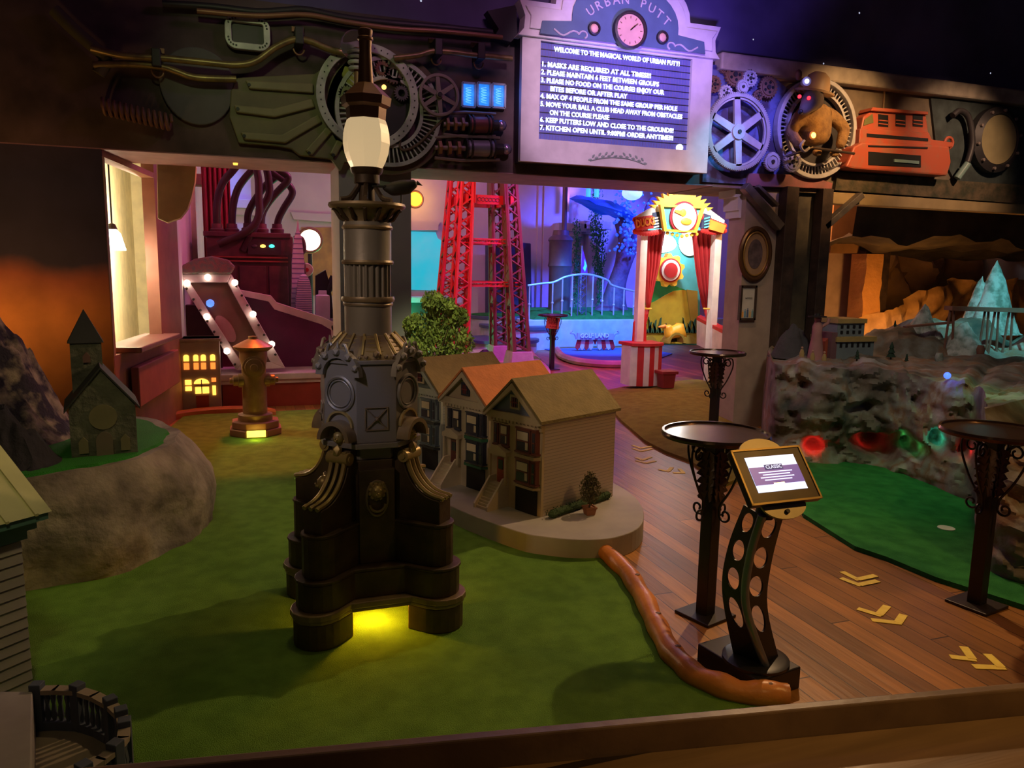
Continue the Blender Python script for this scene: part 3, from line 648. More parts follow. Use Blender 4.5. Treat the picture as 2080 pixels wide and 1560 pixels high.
# ================================================================= ROW HOUSES ON THEIR PAVEMENT
m_pave = mat('grey painted pavement', (0.40, 0.37, 0.34), 0.7, col2=(0.33, 0.31, 0.29), scale=4)
pv = [(1.10, 5.75), (1.20, 5.3), (1.33, 4.81), (1.56, 4.30), (1.70, 4.15), (1.84, 4.06), (1.98, 4.02), (2.12, 4.03), (2.3, 4.12), (2.45, 4.30), (2.58, 4.58), (2.64, 4.9), (2.63, 5.4), (2.62, 6.2), (2.7, 7.0), (2.9, 7.9), (2.2, 8.4), (1.3, 8.0), (1.1, 7.0)]
pv = [(p.x, p.y) for p in catmull([(a, b, 0) for a, b in pv], 4, True)]
tag(MB().prism(pv, 0.0, 0.14).build('pavement_slab', m_pave, bevel=0.006), 'raised grey pavement slab with rounded end under the three toy houses', 'pavement')
def siding(name, col, step=0.022):
    M = mat(name, col, 0.65); nt = M.node_tree; N = nt.nodes; L = nt.links; b = N['Principled BSDF']
    tc = N.new('ShaderNodeTexCoord'); sp = N.new('ShaderNodeSeparateXYZ'); L.new(tc.outputs['Object'], sp.inputs[0])
    d = N.new('ShaderNodeMath'); d.operation = 'DIVIDE'; d.inputs[1].default_value = step; L.new(sp.outputs[2], d.inputs[0])
    f = N.new('ShaderNodeMath'); f.operation = 'FRACT'; L.new(d.outputs[0], f.inputs[0])
    bp = N.new('ShaderNodeBump'); bp.inputs['Strength'].default_value = 0.8; bp.inputs['Distance'].default_value = 0.006; L.new(f.outputs[0], bp.inputs['Height']); L.new(bp.outputs[0], b.inputs['Normal'])
    g = N.new('ShaderNodeMath'); g.operation = 'GREATER_THAN'; g.inputs[1].default_value = 0.14; L.new(f.outputs[0], g.inputs[0])
    mr = N.new('ShaderNodeMapRange'); mr.inputs[3].default_value = 0.6; mr.inputs[4].default_value = 1; L.new(g.outputs[0], mr.inputs[0])
    mx = N.new('ShaderNodeMix'); mx.data_type = 'RGBA'; mx.blend_type = 'MULTIPLY'; mx.inputs[0].default_value = 1; mx.inputs[6].default_value = (*col, 1); L.new(mr.outputs[0], mx.inputs[7]); L.new(mx.outputs[2], b.inputs['Base Color'])
    return M
m_black = mat('black paint', (0.012, 0.012, 0.014), 0.5)
m_pane = mat('dark toy window glass', (0.05, 0.05, 0.07), 0.15)
m_creamp = mat('cream toy paint', (0.62, 0.52, 0.36), 0.6)
def row_house(org, idx, cwall, ctrim, cgable, croof, cwin, cdoor, belt, label, W_=0.50, D_=0.74, eave=0.655, ridge=0.875):
    u = Vector((-0.41, 0.912, 0)).normalized(); v = Vector((0.912, 0.41, 0)).normalized()
    M = Matrix.Identity(4)
    for i in range(3): M[i][0] = u[i]; M[i][1] = v[i]; M[i][2] = (0, 0, 1)[i]
    M[0][3], M[1][3], M[2][3] = org[0], org[1], 0.14
    t = thing('row_house', label, 'toy house', (org[0]+0.1*v.x+0.2*u.x, org[1]+0.1*v.y+0.2*u.y, 0.14), 0, 'painted toy row houses on the pavement')
    mw = siding('siding %s' % idx, cwall); mt_ = mat('trim paint %s' % idx, ctrim, 0.55); mg = mat('gable paint %s' % idx, cgable, 0.6)
    mr_ = mat('roof shingle %s' % idx, croof, 0.85, bump=0.4, scale=12); mwn = mat('sash paint %s' % idx, cwin, 0.5); md = mat('door paint %s' % idx, cdoor, 0.5)
    mf = mat('facade paint %s' % idx, ctrim, 0.6)
    def mb(): return MB(M)
    b = mb(); b.bx(0, W_, 0.02, D_, 0, eave); b.build('walls', mw, t)
    b = mb(); b.bx(0.0, W_, 0.0, 0.02, 0, eave); b.build('facade', mf, t)
    h = W_/2
    # gable wall
    b = mb(); b.loops([[(0.02, y, eave), (W_-0.02, y, eave), (h, y, ridge-0.015)] for y in (-0.004, D_-0.01)]); gb = b.build('gable', mg, t)
    # roof: two slopes with thickness and overhang
    for sgn in (0, 1):
        e0 = (-0.03, eave-0.028) if sgn == 0 else (W_+0.03, eave-0.028)
        b = mb(); q = [e0, (h, ridge), (h, ridge+0.02), (e0[0], e0[1]+0.02)]
        b.loops([[(x, y, z) for x, z in q] for y in (-0.045, D_+0.02)]); rf = b.build('roof', mr_, t)
    b = mb()
    for sgn in (0, 1):
        e0 = (-0.028, eave-0.034) if sgn == 0 else (W_+0.028, eave-0.034); q = [e0, (h, ridge-0.012), (h, ridge-0.055), (e0[0]*0.6+h*0.0+(0.4*0.05 if sgn == 0 else 0.4*W_), e0[1]-0.01)]
        b.loops([[(x, y, z) for x, z in q] for y in (-0.05, -0.03)])
    b.build('bargeboard', mt_, t)
    b = mb(); b.bx(-0.012, W_+0.012, -0.03, 0.0, eave-0.05, eave-0.0); b.bx(-0.006, W_+0.006, -0.018, 0.0, eave-0.085, eave-0.05)
    for k in range(14): b.bx(0.01+k*0.035, 0.024+k*0.035, -0.028, -0.018, eave-0.07, eave-0.05)
    b.build('cornice', mt_, t)
    def window(x0, x1, z0, z1, y=-0.012, cols=1, curtain=True):
        b = mb(); b.bx(x0-0.012, x1+0.012, y, 0.01, z0-0.012, z1+0.014); b.bx(x0-0.018, x1+0.018, y-0.008, 0.005, z0-0.018, z0-0.008); b.bx(x0-0.016, x1+0.016, y-0.006, 0.005, z1+0.014, z1+0.022)
        w_ = b.build('window', mwn, t)
        b = mb(); b.bx(x0, x1, y-0.003, y+0.004, z0, z1); b.build('pane', m_pane, w_)
        zm = (z0+z1)/2
        b = mb(); b.bx(x0, x1, y-0.007, y, zm-0.004, zm+0.004)
        for k in range(1, cols): xx = x0+(x1-x0)*k/cols; b.bx(xx-0.003, xx+0.003, y-0.007, y, z0, z1)
        b.build('glazing_bar', mwn, w_)
        if curtain:
            b = mb(); b.bx(x0+0.004, x1-0.004, y-0.005, y-0.001, zm+0.006, z1-0.004); b.bx(x0+0.004, x0+0.25*(x1-x0), y-0.005, y-0.001, z0+0.01, zm-0.004); b.build('curtain', m_creamp, w_)
    # bay on the right half (near FR)
    b = mb(); b.loops([[(0.015, 0, z), (0.04, -0.035, z), (0.215, -0.035, z), (0.245, 0, z)] for z in (0.19, eave-0.06)]); b.build('bay', mf, t)
    window(0.012+0.07, 0.19, 0.43, 0.56, -0.045); window(0.082, 0.19, 0.225, 0.355, -0.045)
    window(0.03, 0.052, 0.43, 0.56, -0.04, 1, False); window(0.03, 0.052, 0.225, 0.355, -0.04, 1, False)
    for zz0, zz1 in ((0.378, 0.40), (0.178, 0.195)):
        b = mb(); b.loops([[(0.008, 0, z), (0.034, -0.045, z), (0.222, -0.045, z), (0.253, 0, z)] for z in (zz0, zz1)]); b.build('belt_course', mat('belt paint %s' % idx, belt, 0.55), t)
    # garage
    b = mb(); b.bx(0.035, 0.235, -0.008, 0.0, 0.0, 0.165); b.build('garage_door', m_black, t)
    # upper window above the door, porch, door and steps
    window(0.32, 0.385, 0.43, 0.56, -0.012); window(0.425, 0.445, 0.43, 0.56, -0.012, 1, False)
    b = mb(); b.bx(0.29, 0.475, -0.05, 0, 0.355, 0.385)
    b.loops([[(0.29, y, 0.385), (0.475, y, 0.385), (0.3825, y, 0.425)] for y in (-0.05, 0)])
    for x in (0.30, 0.458): b.bx(x-0.006, x+0.012, -0.045, -0.03, 0.155, 0.355)
    b.build('porch', mt_, t)
    b = mb(); b.bx(0.345, 0.42, -0.008, 0, 0.155, 0.33); dr = b.build('front_door', md, t)
    b = mb(); b.bx(0.36, 0.405, -0.012, -0.007, 0.25, 0.315); b.build('pane', m_pane, dr); b = mb(); b.ball((0.352, -0.012, 0.23), 0.004, sub=1); b.build('knob', mat('gilded bronze', (0.45, 0.33, 0.12)), dr)
    b = mb()
    n = 9
    for k in range(n): b.bx(0.325, 0.44, -0.05-0.014*(n-k), -0.0, 0.155*k/n, 0.155*(k+1)/n)
    b.build('steps', m_creamp, t)
    for x in (0.31, 0.44):
        b = mb(); b.loops([[(xx, 0, 0), (xx, -0.19, 0), (xx, -0.19, 0.03), (xx, -0.05, 0.20), (xx, 0, 0.20)] for xx in (x, x+0.016)]); b.build('stair_wall', m_creamp, t)
    # attic window
    b = mb(); b.bx(h-0.045, h+0.045, -0.016, 0, eave+0.03, eave+0.125); at = b.build('attic_window', m_creamp if idx != 'b' else mwn, t)
    b = mb(); b.bx(h-0.03, h+0.03, -0.019, -0.014, eave+0.045, eave+0.11); b.build('pane', m_pane, at)
    b = mb(); b.bx(h-0.03, h+0.03, -0.024, -0.018, eave+0.073, eave+0.081); b.bx(h-0.012, h-0.006, -0.024, -0.018, eave+0.045, eave+0.11); b.bx(h+0.008, h+0.014, -0.024, -0.018, eave+0.045, eave+0.11); b.build('glazing_bar', mat('dark red paint', (0.22, 0.03, 0.03), 0.5), at)
    return t
row_house((1.80, 4.50), 'a', (0.66, 0.56, 0.48), (0.56, 0.44, 0.27), (0.22, 0.27, 0.40), (0.26, 0.20, 0.07), (0.17, 0.045, 0.035), (0.40, 0.06, 0.03), (0.50, 0.38, 0.22), 'pale toy row house with olive roof and red front door, nearest the rounded slab end')
row_house((1.63, 5.105), 'b', (0.60, 0.56, 0.55), (0.50, 0.42, 0.30), (0.55, 0.45, 0.3), (0.62, 0.21, 0.06), (0.025, 0.03, 0.06), (0.13, 0.03, 0.03), (0.03, 0.14, 0.07), 'middle toy row house with orange roof, navy windows and green belt')
row_house((1.445, 5.77), 'c', (0.40, 0.44, 0.44), (0.42, 0.46, 0.40), (0.10, 0.14, 0.12), (0.27, 0.20, 0.07), (0.10, 0.14, 0.18), (0.08, 0.03, 0.03), (0.03, 0.035, 0.04), 'pale green toy row house with olive roof, half hidden behind the fountain post')

# potted tree, hedge and big shrub: leaves as small quads
def leaves(bm, c, r, n, s, rng, squash=1.0):
    for i in range(n):
        while True:
            p = Vector((rng.uniform(-1, 1), rng.uniform(-1, 1), rng.uniform(-1, 1)))
            if 0.25 < p.length < 1: break
        p = Vector((p.x*r, p.y*r, p.z*r*squash))+Vector(c)
        R = Euler((rng.uniform(0, 6), rng.uniform(0, 6), rng.uniform(0, 6))).to_matrix(); k = s*rng.uniform(0.6, 1.3)
        bm._f([bm._v(p+R @ Vector(q)) for q in ((-k, 0, 0), (0, -k*0.45, 0.1*k), (k, 0, 0), (0, k*0.45, 0.1*k))])
rng = random.Random(3)
P = (2.135, 4.47, 0.14)
pt = thing('potted_tree', 'small potted model tree on the slab beside the pale toy house', 'potted tree', P)
b = MB(); b.loops([[(P[0]+sx*r, P[1]+sy*r, z) for sx, sy in ((-1, -1), (1, -1), (1, 1), (-1, 1))] for r, z in ((0.028, 0.14), (0.036, 0.185), (0.04, 0.185), (0.04, 0.195), (0.032, 0.195), (0.03, 0.188))])
b.build('pot', mat('terracotta brown', (0.30, 0.12, 0.06), 0.7), pt)
b = MB(); b.tube([(P[0], P[1], 0.185), (P[0]+0.004, P[1], 0.26), (P[0], P[1]+0.004, 0.36)], [0.007, 0.006, 0.003], 6)
for i in range(9):
    a = i*2.4; b.tube([(P[0], P[1], 0.24+0.013*i), (P[0]+0.05*math.cos(a), P[1]+0.05*math.sin(a), 0.29+0.014*i)], 0.0022, 4)
b.build('trunk', mat('bark', (0.12, 0.07, 0.04), 0.9), pt)
b = MB(); leaves(b, (P[0], P[1], 0.31), 0.072, 800, 0.011, rng, 1.35); leaves(b, (P[0], P[1], 0.38), 0.045, 260, 0.010, rng, 1.3)
b.build('foliage', mat('dark olive leaves', (0.13, 0.11, 0.04), 0.8), pt)
b = MB(); L = []
h0 = Vector((1.83, 4.47, 0)); h1 = Vector((2.42, 4.78, 0)); n_ = (h1-h0).normalized(); q_ = Vector((-n_.y, n_.x, 0))
for i in range(31):
    t = i/30; c = h0+(h1-h0)*t - q_*0.02; row = []
    for k in range(10):
        a = 2*PI*k/10; rr_ = (0.026+0.007*fbm((t*30, a, 1), 1))*(1 if 0 < i < 30 else 0.4); row.append(c+q_*rr_*math.cos(a)+Vector((0, 0, 0.168+rr_*math.sin(a))))
    L.append(row)
b.loops(L)
for i in range(60): 
    c = h0+(h1-h0)*(i/60)-q_*0.02; leaves(b, (c.x, c.y, 0.172), 0.036, 16, 0.007, rng)
tag(b.build('hedge', mat('dark green moss', (0.035, 0.07, 0.02), 0.9)), 'low dark green hedge strip along the wall of the pale toy house', 'hedge')
# shrub behind
Q = Vector((1.66, 6.95, 0.14))
sb = thing('shrub', 'big bushy light green shrub between the fountain post and red tower', 'shrub', Q)
b = MB(); b.tube([Q, Q+Vector((0.02, 0, 0.3)), Q+Vector((-0.02, 0, 0.6))], [0.03, 0.022, 0.012], 8); bl = []
for i in range(12):
    a = i*2.4; h = 0.2+0.06*i; e = Q+Vector((0.22*math.cos(a), 0.22*math.sin(a), h+0.25)); b.tube([Q+Vector((0, 0, h*0.8)), e], [0.012, 0.005], 5); bl.append(e)
b.build('trunk', mat('bark', (0.12, 0.07, 0.04)), sb)
b = MB()
for (dx, dz, r) in ((0, .62, .2), (-.14, .48, .17), (.16, .5, .19), (-.08, .82, .15), (.1, .86, .14), (.2, .72, .15), (-.18, .66, .12), (0, 1.02, .1), (.02, .3, .15), (.18, .3, .12), (-.12, .26, .11), (-.2, .86, .06), (.22, 0.92, 0.08), (-0.26, .55, .09), (.12, 1.0, .07)):
    leaves(b, Q+Vector((dx*1.1, rng.uniform(-.1, .1), dz*1.22+0.04)), r*1.15, int(6000*r), 0.022, rng, 0.95)
b.build('foliage', mat('light green leaves', (0.45, 0.55, 0.12), 0.7, col2=(0.14, 0.2, 0.04), scale=9), sb)

# ================================================================= BAR TABLES
m_tabletop = mat('hammered dark copper', (0.13, 0.075, 0.05), 0.22, 0.7, col2=(0.07, 0.045, 0.035), scale=4, bump=0.03)
m_blackiron = mat('black wrought iron', (0.035, 0.028, 0.025), 0.45, 0.3)
m_leaf = mat('rusted leaf iron', (0.14, 0.075, 0.05), 0.6, 0.2)
def spiral(c, r0, turns, d, up, start=0.0, n=26, shrink=0.25):
    out = []
    for i in range(n+1):
        t = i/n; a = start+turns*2*PI*t; r = r0*(1-(1-shrink)*t); out.append(Vector(c)+Vector(d)*(r*math.cos(a))+Vector((0, 0, 1))*(up*r*math.sin(a)))
    return out
def bar_table(loc, label, rz=0.0):
    t = thing('bar_table', label, 'table', (0, 0, 0), 0, 'round iron bar tables on the boardwalk')
    MB().lathe([(0.02, 0.935), (0.245, 0.935), (0.262, 0.94), (0.268, 0.955), (0.262, 0.968), (0.25, 0.968), (0.246, 0.958), (0.02, 0.958)], (0, 0, 0), 48).build('tabletop', m_tabletop, t, smooth=True)
    MB().box((0, 0, 0.475), (0.07, 0.07, 0.93)).build('pole', m_blackiron, t, bevel=0.004)
    MB().box((0, 0, 0.008), (0.22, 0.22, 0.016)).build('base_plate', m_blackiron, t, bevel=0.004)
    for k in range(4):
        a = k*PI/2; d = (math.cos(a), math.sin(a), 0); D = Vector(d)
        pts = spiral(D*0.11+Vector((0, 0, 0.86)), 0.042, -1.15, d, 1, PI*0.95, 22, 0.3)[::-1]
        pts += catmull([D*0.075+Vector((0, 0, 0.88)), D*0.15+Vector((0, 0, 0.91)), D*0.165+Vector((0, 0, 0.83)), D*0.115+Vector((0, 0, 0.70)), D*0.055+Vector((0, 0, 0.60)), D*0.05+Vector((0, 0, 0.55))], 5)[2:]
        pts += spiral(D*0.085+Vector((0, 0, 0.555)), 0.038, 1.1, d, 1, PI, 20, 0.3)[1:]
        MB().tube(pts, 0.006, 6).build('scroll', m_blackiron, t, smooth=True)
    b = MB()
    for k in range(4):
        a = k*PI/2; R = Matrix.Rotation(a, 4, 'Z')
        for j in range(6):
            z = 0.84-0.04*j; wdt = 0.055-0.004*j
            for e in (-1, 1):
                q = [(0.037, 0, z+0.03), (0.045, e*wdt, z+0.012), (0.06, e*wdt*1.2, z-0.012), (0.04, e*0.015, z-0.03)]
                q2 = [(x-0.006, y, zz_) for x, y, zz_ in q]
                b.loops([[R @ Vector(p) for p in q], [R @ Vector(p) for p in q2]])
    b.build('leaf_ornament', m_leaf, t)
    t.location = loc; t.rotation_euler = (0, 0, rz)
    return t
T1 = bar_table((2.20, 3.19, 0), 'round iron bar table directly behind the tablet kiosk', 0.3)
dup(T1, (4.28, 6.25, 0.03), 0.5, 'round iron bar table by the pillar with the oval picture')
dup(T1, (3.68, 2.86, 0), 0.2, 'round iron bar table at the right edge beside the rock', None)
T4 = dup(T1, (5.10, 12.4, 0), 0.1, 'round iron bar table with an orange card hung on its pole')
p = aty(1123, 656, 12.3)
cd_ = thing('notice_card', 'small orange card with red lettering hung on the farthest bar table', 'card', p)
MB().box(p, (0.24, 0.01, 0.2), R=Euler((0, 0.1, 0)).to_matrix()).build('card', mat('orange card', (0.95, 0.38, 0.2), 0.6), cd_)
for i, (tx, s) in enumerate((('STOP', 0.085), ('HERE', 0.07), ('PLEASE', 0.04))): text_mesh('lettering', tx, s, (p.x, p.y-0.012, p.z+0.055-0.06*i), mat('dark red print', (0.35, 0.02, 0.01), 0.6), cd_, 0.002, (PI/2, 0.1, 0), 'CENTER')

# ================================================================= TABLET KIOSK
m_frame = mat('worn brass black frame', (0.05, 0.036, 0.02), 0.35, 0.5, col2=(0.03, 0.022, 0.015), scale=8)
m_steel = mat('black steel', (0.04, 0.038, 0.04), 0.35, 0.5)
m_brass = mat('pale brass plate', (0.5, 0.42, 0.24), 0.4, 0.4)
ks = thing('tablet_kiosk', 'tilted touch screen kiosk on a black pierced steel stand', 'kiosk', (2.02, 2.58, 0))
c0 = atz(1388, 1292); c1 = atz(1450, 1392); 
MB().box((2.035, 2.615, 0.05), (0.25, 0.36, 0.10), rz=math.radians(10)).build('base_box', m_steel, ks, bevel=0.006)
MB().lathe([(0.14, 0.10), (0.14, 0.112), (0.12, 0.118)], (2.04, 2.57, 0), 32).build('base_disc', m_steel, ks, smooth=True)
sp_b = Vector((2.03, 2.50, 0.115)); lf_b = Vector((1.965, 2.62, 0.115)); rt_b = Vector((2.13, 2.54, 0.115))
def Pm(px, py, Y): return aty(px, py, Y)
spine = catmull([sp_b, Pm(1512, 1230, 2.50), Pm(1520, 1130, 2.48), Pm(1545, 1045, 2.43)], 8)
left = catmull([lf_b, Pm(1468, 1200, 2.62), Pm(1480, 1110, 2.60), Pm(1512, 1025, 2.54)], 8)
right = catmull([rt_b, Pm(1557, 1230, 2.56), Pm(1566, 1140, 2.55), Pm(1592, 1040, 2.50)], 8)
def pierced(A, B, name):
    n = len(A); nrm = (B[n//2]-A[n//2]).cross(Vector((0, 0, 1))).normalized()*0.004
    def S(u, t):
        k = t*(n-1); i = min(int(k), n-2); f = k-i; a = A[i].lerp(A[i+1], f); b_ = B[i].lerp(B[i+1], f); return a.lerp(b_, u)
    b = MB(); cells = [(0.0, 0.16, 0)]+[(0.16+0.205*k, 0.365+0.205*k, 1) for k in range(4)]+[(0.98, 1.0, 0)]
    for t0, t1, hole in cells:
        if not hole:
            b.loops([[S(u, t)+nrm*e for u, t in ((0, t0), (1, t0), (1, t1), (0, t1))] for e in (-1, 1)]); continue
        N_ = 24; out, inn = [], []
        for i in range(N_):
            a = 2*PI*i/N_; c_, s_ = math.cos(a), math.sin(a); k = 1/max(abs(c_), abs(s_)); out.append((0.5+0.5*c_*k, (t0+t1)/2+(t1-t0)/2*s_*k)); inn.append((0.5+0.30*c_, (t0+t1)/2+(t1-t0)*0.36*s_))
        for e in (-1, 1):
            pass
        lp = [[S(u, t)+nrm*e for u, t in q] for q, e in ((inn, -1), (out, -1), (out, 1), (inn, 1), (inn, -1))]
        b.loops(lp, cap=False)
    return b.build(name, m_steel, ks)
pierced(spine, left, 'pierced_plate'); pierced(spine, right, 'pierced_plate')
MB().tube([p-Vector((0, 0.01, 0)) for p in spine], 0.017, 10).build('spine_tube', mat('blue grey steel', (0.25, 0.30, 0.42), 0.3, 0.6), ks, smooth=True)
U = (cam_r*158+cam_u*6+fw*60).normalized(); V = (cam_r*30-cam_u*102-fw*58); V = (V-U*V.dot(U)).normalized(); Nn = U.cross(V)
if Nn.dot(fw) > 0: Nn = -Nn
MC = aty(1574, 966, 2.42)
Rk = Matrix((U, -V, Nn)).transposed()
def kb(u, v, n, su, sv, sn): return MB().box(MC+U*u+V*v+Nn*n, (su, sv, sn), R=Rk)
WK, HK = 0.335, 0.235
def kdisc(v, s, m_, nm):
    pts = [MC+V*v-Nn*0.018+U*(0.105*math.cos(PI*i/20))+V*(s*0.062*math.sin(PI*i/20)) for i in range(21)]
    return MB().loops([pts, [p-Nn*0.008 for p in pts]]).build(nm, m_, ks)
up = kdisc(-HK/2+0.005, -1, m_brass, 'top_plate'); lo = kdisc(HK/2-0.005, 1, m_brass, 'bottom_plate')
MB().cyl(MC+V*(HK/2+0.028)-Nn*0.018, MC+V*(HK/2+0.028)-Nn*0.008, 0.009, seg=12).build('lock', m_black, lo)
b = kb(0, 0, -0.006, WK, HK, 0.03); hs = b.build('screen_housing', m_frame, ks, bevel=0.005)
b = MB()
for e in (-1, 1):
    b.box(MC+U*e*(WK/2-0.004)+Nn*0.010, (0.008, HK, 0.006), R=Rk); b.box(MC+V*e*(HK/2-0.004)+Nn*0.010, (WK, 0.008, 0.006), R=Rk)
b.build('rim', mat('brass edge', (0.28, 0.19, 0.06), 0.35, 0.6), hs)
m_scr = mat('lit tablet screen white', (0.8, 0.8, 0.9), 0.3, emit=(0.75, 0.8, 1.0), es=1.3)
m_scr2 = mat('lit tablet screen violet', (0.2, 0.12, 0.4), 0.3, emit=(0.16, 0.10, 0.36), es=0.8)
b = kb(0.002, -0.006, 0.0095, 0.235, 0.15, 0.003); b.build('screen', m_scr, hs)
b = kb(0.002, 0.002, 0.0115, 0.235, 0.075, 0.002); b.build('screen_banner', m_scr2, hs)
b = kb(0.0, -0.032, 0.0130, 0.085, 0.022, 0.002); b.build('screen_title_box', mat('lit navy', (0.03, 0.03, 0.1), 0.4, emit=(0.06, 0.06, 0.2), es=0.6), hs)
eu = Rk.to_euler()
text_mesh('screen_lettering', 'CLASSIC', 0.021, MC-V*0.032+Nn*0.0145, m_scr, hs, 0.0003, eu, 'CENTER')
for i in range(4): b = kb(0.0, -0.012+0.011*i, 0.013, 0.16-0.03*(i % 2), 0.004, 0.001); b.build('screen_text_line', m_scr, hs)
b = kb(-0.005, 0.05, 0.0125, 0.05, 0.03, 0.002); b.build('screen_glare', mat('tablet lamp glare', (0.9, 0.6, 0.3), 0.4, emit=(1.0, 0.7, 0.25), es=5), hs)  # glowing patch stands for a lamp's reflection on the screen
kr = MB().cyl(Pm(1552, 1050, 2.45), MC-Nn*0.02, 0.035, 0.05, 12); kr.build('neck', m_steel, ks, smooth=True)

# ================================================================= FLOOR ARROWS
m_yel = mat('worn yellow floor paint', (1.0, 0.82, 0.12), 0.6, col2=(0.9, 0.68, 0.1), scale=20)
def strip(bm, pts, w):
    P = [atz(a, b) for a, b in pts]; 
    dirs = [(P[1]-P[0]).normalized(), (P[2]-P[1]).normalized()]
    for k, ((a, b_), d) in enumerate(zip(((P[0], P[1]), (P[1], P[2])), dirs)):
        n = Vector((-d.y, d.x, 0))*w/2; e = d*w*0.35
        bm.prism([(p.x, p.y) for p in (a-n, b_-n+e*(1-k), b_+n+e*(1-k), a+n)], 0.0008, 0.004+0.0012*k)
chev = [((( 1930, 1335), (1975, 1340), (1957, 1315)), ((1977, 1355), (2034, 1357), (2005, 1330)), 0.04, 'yellow double arrow on the boards nearest the front counter'),
        (((1742, 1237), (1785, 1250), (1802, 1232)), ((1770, 1260), (1824, 1266), (1835, 1250)), 0.04, 'worn yellow double arrow on the boards, second from the counter'),
        (((1710, 1162), (1742, 1178), (1779, 1170)), ((1708, 1175), (1745, 1189), (1783, 1181)), 0.04, 'yellow double arrow beside the deep green turf, third from the counter'),
        (((1338, 954), (1357, 958), (1365, 950)), ((1367, 961), (1388, 961), (1380, 953)), 0.035, 'yellow double arrow nearest the kiosk table of the three far ones'),
        (((1292, 930), (1305, 935), (1322, 929)), ((1292, 936), (1312, 941), (1331, 937)), 0.035, 'yellow double arrow, middle one of the three far ones'),
        (((1285, 905), (1302, 911), (1325, 907)), ((1286, 911), (1302, 917), (1325, 912)), 0.035, 'yellow double arrow farthest along the violet lit boards')]
for a, b_, w_, l_ in chev:
    bm = MB(); strip(bm, a, w_); strip(bm, b_, w_)
    tag(bm.build('floor_arrow', m_yel), l_, 'floor marking', 'yellow double arrows on the boards')

# ================================================================= FRONT COUNTER
a = atz(250, 1550, 0.92); b_ = atz(2080, 1385, 0.92); d = (b_-a); d.z = 0; d.normalize(); n = Vector((d.y, -d.x, 0))   # n towards the viewer
A = a-d*1.6; B = b_+d*1.2
ct = thing('front_counter', 'wooden counter with a raised back rail in the foreground', 'counter', (0.7, 1.15, 0))
def q2(o0, o1): return [(p.x, p.y) for p in (A+n*o0, B+n*o0, B+n*o1, A+n*o1)]
m_rail = mat('dark oak rail', (0.26, 0.15, 0.07), 0.45, col2=(0.16, 0.09, 0.045), scale=6, bump=0.1)
m_ctop = board_material('counter oak', (0.30, 0.17, 0.07), (0.36, 0.2, 0.08), (0.42, 0.25, 0.1), 0.4, 1)
MB().prism(q2(0, 0.024), 0.80, 0.92).build('back_rail', m_rail, ct, bevel=0.004)
MB().prism(q2(0.024, 0.6), 0.82, 0.862).build('worktop', m_ctop, ct, bevel=0.003)
MB().prism(q2(0.05, 0.10), 0.0, 0.82).build('front_panel', m_darkwood, ct)
# ================================================================= LEFT: ROCK PLANTER, CHURCH, PEAKS
m_rockL = mat('grey brown rock', (0.36, 0.31, 0.22), 0.9, col2=(0.13, 0.11, 0.08), scale=4.5, bump=1.0, bscale=14)
RC = Vector((-1.32, 5.5)); ZR = 0.60
def rock_ring(t, z):
    base = 1.12-0.10*(z/ZR)**2 - (0.06 if z > ZR*0.93 else 0)
    return base
pl = thing('rock_planter', 'rounded grey rock planter topped with bright green turf', 'rock', (RC.x, RC.y, 0))
L = []
for j in range(17):
    z = 0.022+(ZR-0.022)*j/16; row = []
    for i in range(96):
        a = 2*PI*i/96; r = 1.10-0.16*(j/16)**3; r += 0.07*fbm((math.cos(a)*2, math.sin(a)*2, z*2), 1.1); row.append((RC.x+r*math.cos(a)*0.98, RC.y+r*math.sin(a), z))
    L.append(row)
row = [(RC.x+(x-RC.x)*0.94, RC.y+(y-RC.y)*0.94, ZR-0.01) for x, y, z in L[-1]]; L.append(row)
MB().loops(L).build('rock', m_rockL, pl, smooth=True)
MB().loops([[(RC.x+(x-RC.x)*s, RC.y+(y-RC.y)*s, z_) for x, y, z in row] for s, z_ in ((0.98, ZR-0.012), (0.97, ZR+0.006))]).build('turf_top', mat('bright grass', (0.03, 0.26, 0.02), 0.95, bump=0.6, bscale=150), pl)
m_stone = mat('grey green stone', (0.20, 0.21, 0.15), 0.9, col2=(0.11, 0.115, 0.09), scale=8, bump=0.6, bscale=30)
m_slate = mat('dark slate roof', (0.05, 0.055, 0.05), 0.8)
Mx = Matrix.Translation((-0.80, 5.02, ZR+0.006)) @ Matrix.Rotation(math.radians(10), 4, 'Z')
ch = thing('model_church', 'grey stone model church with pointed tower on the rock planter', 'model church', (-0.80, 5.02, ZR+0.006))
b = MB(Mx); b.bx(-0.175, 0.175, 0, 0.42, 0, 0.29); b.loops([[(-0.175, y, 0.29), (0.175, y, 0.29), (0, y, 0.51)] for y in (0, 0.42)]); b.build('nave', m_stone, ch)
for e in (-1, 1):
    b = MB(Mx); b.loops([[(e*0.20, y, 0.265), (0, y, 0.515), (0, y, 0.53), (e*0.20, y, 0.28)] for y in (-0.015, 0.44)]); b.build('roof', m_slate, ch)
b = MB(Mx); b.bx(-0.15, 0.02, 0.25, 0.42, 0.2, 0.66); tw = b.build('tower', m_stone, ch)
b = MB(Mx); b.loops([[(-0.065-r, 0.335-r, z), (-0.065+r, 0.335-r, z), (-0.065+r, 0.335+r, z), (-0.065-r, 0.335+r, z)] for r, z in ((0.098, 0.65), (0.09, 0.665), (0.001, 0.85))]); b.build('spire', m_slate, tw)
b = MB(Mx); b.loops([[(-0.085, y, 0.53), (-0.045, y, 0.53), (-0.045, y, 0.57), (-0.065, y, 0.595), (-0.085, y, 0.57)] for y in (0.235, 0.252)]); b.build('belfry_window', mat('dusty rose board', (0.25, 0.14, 0.12), 0.8), tw)
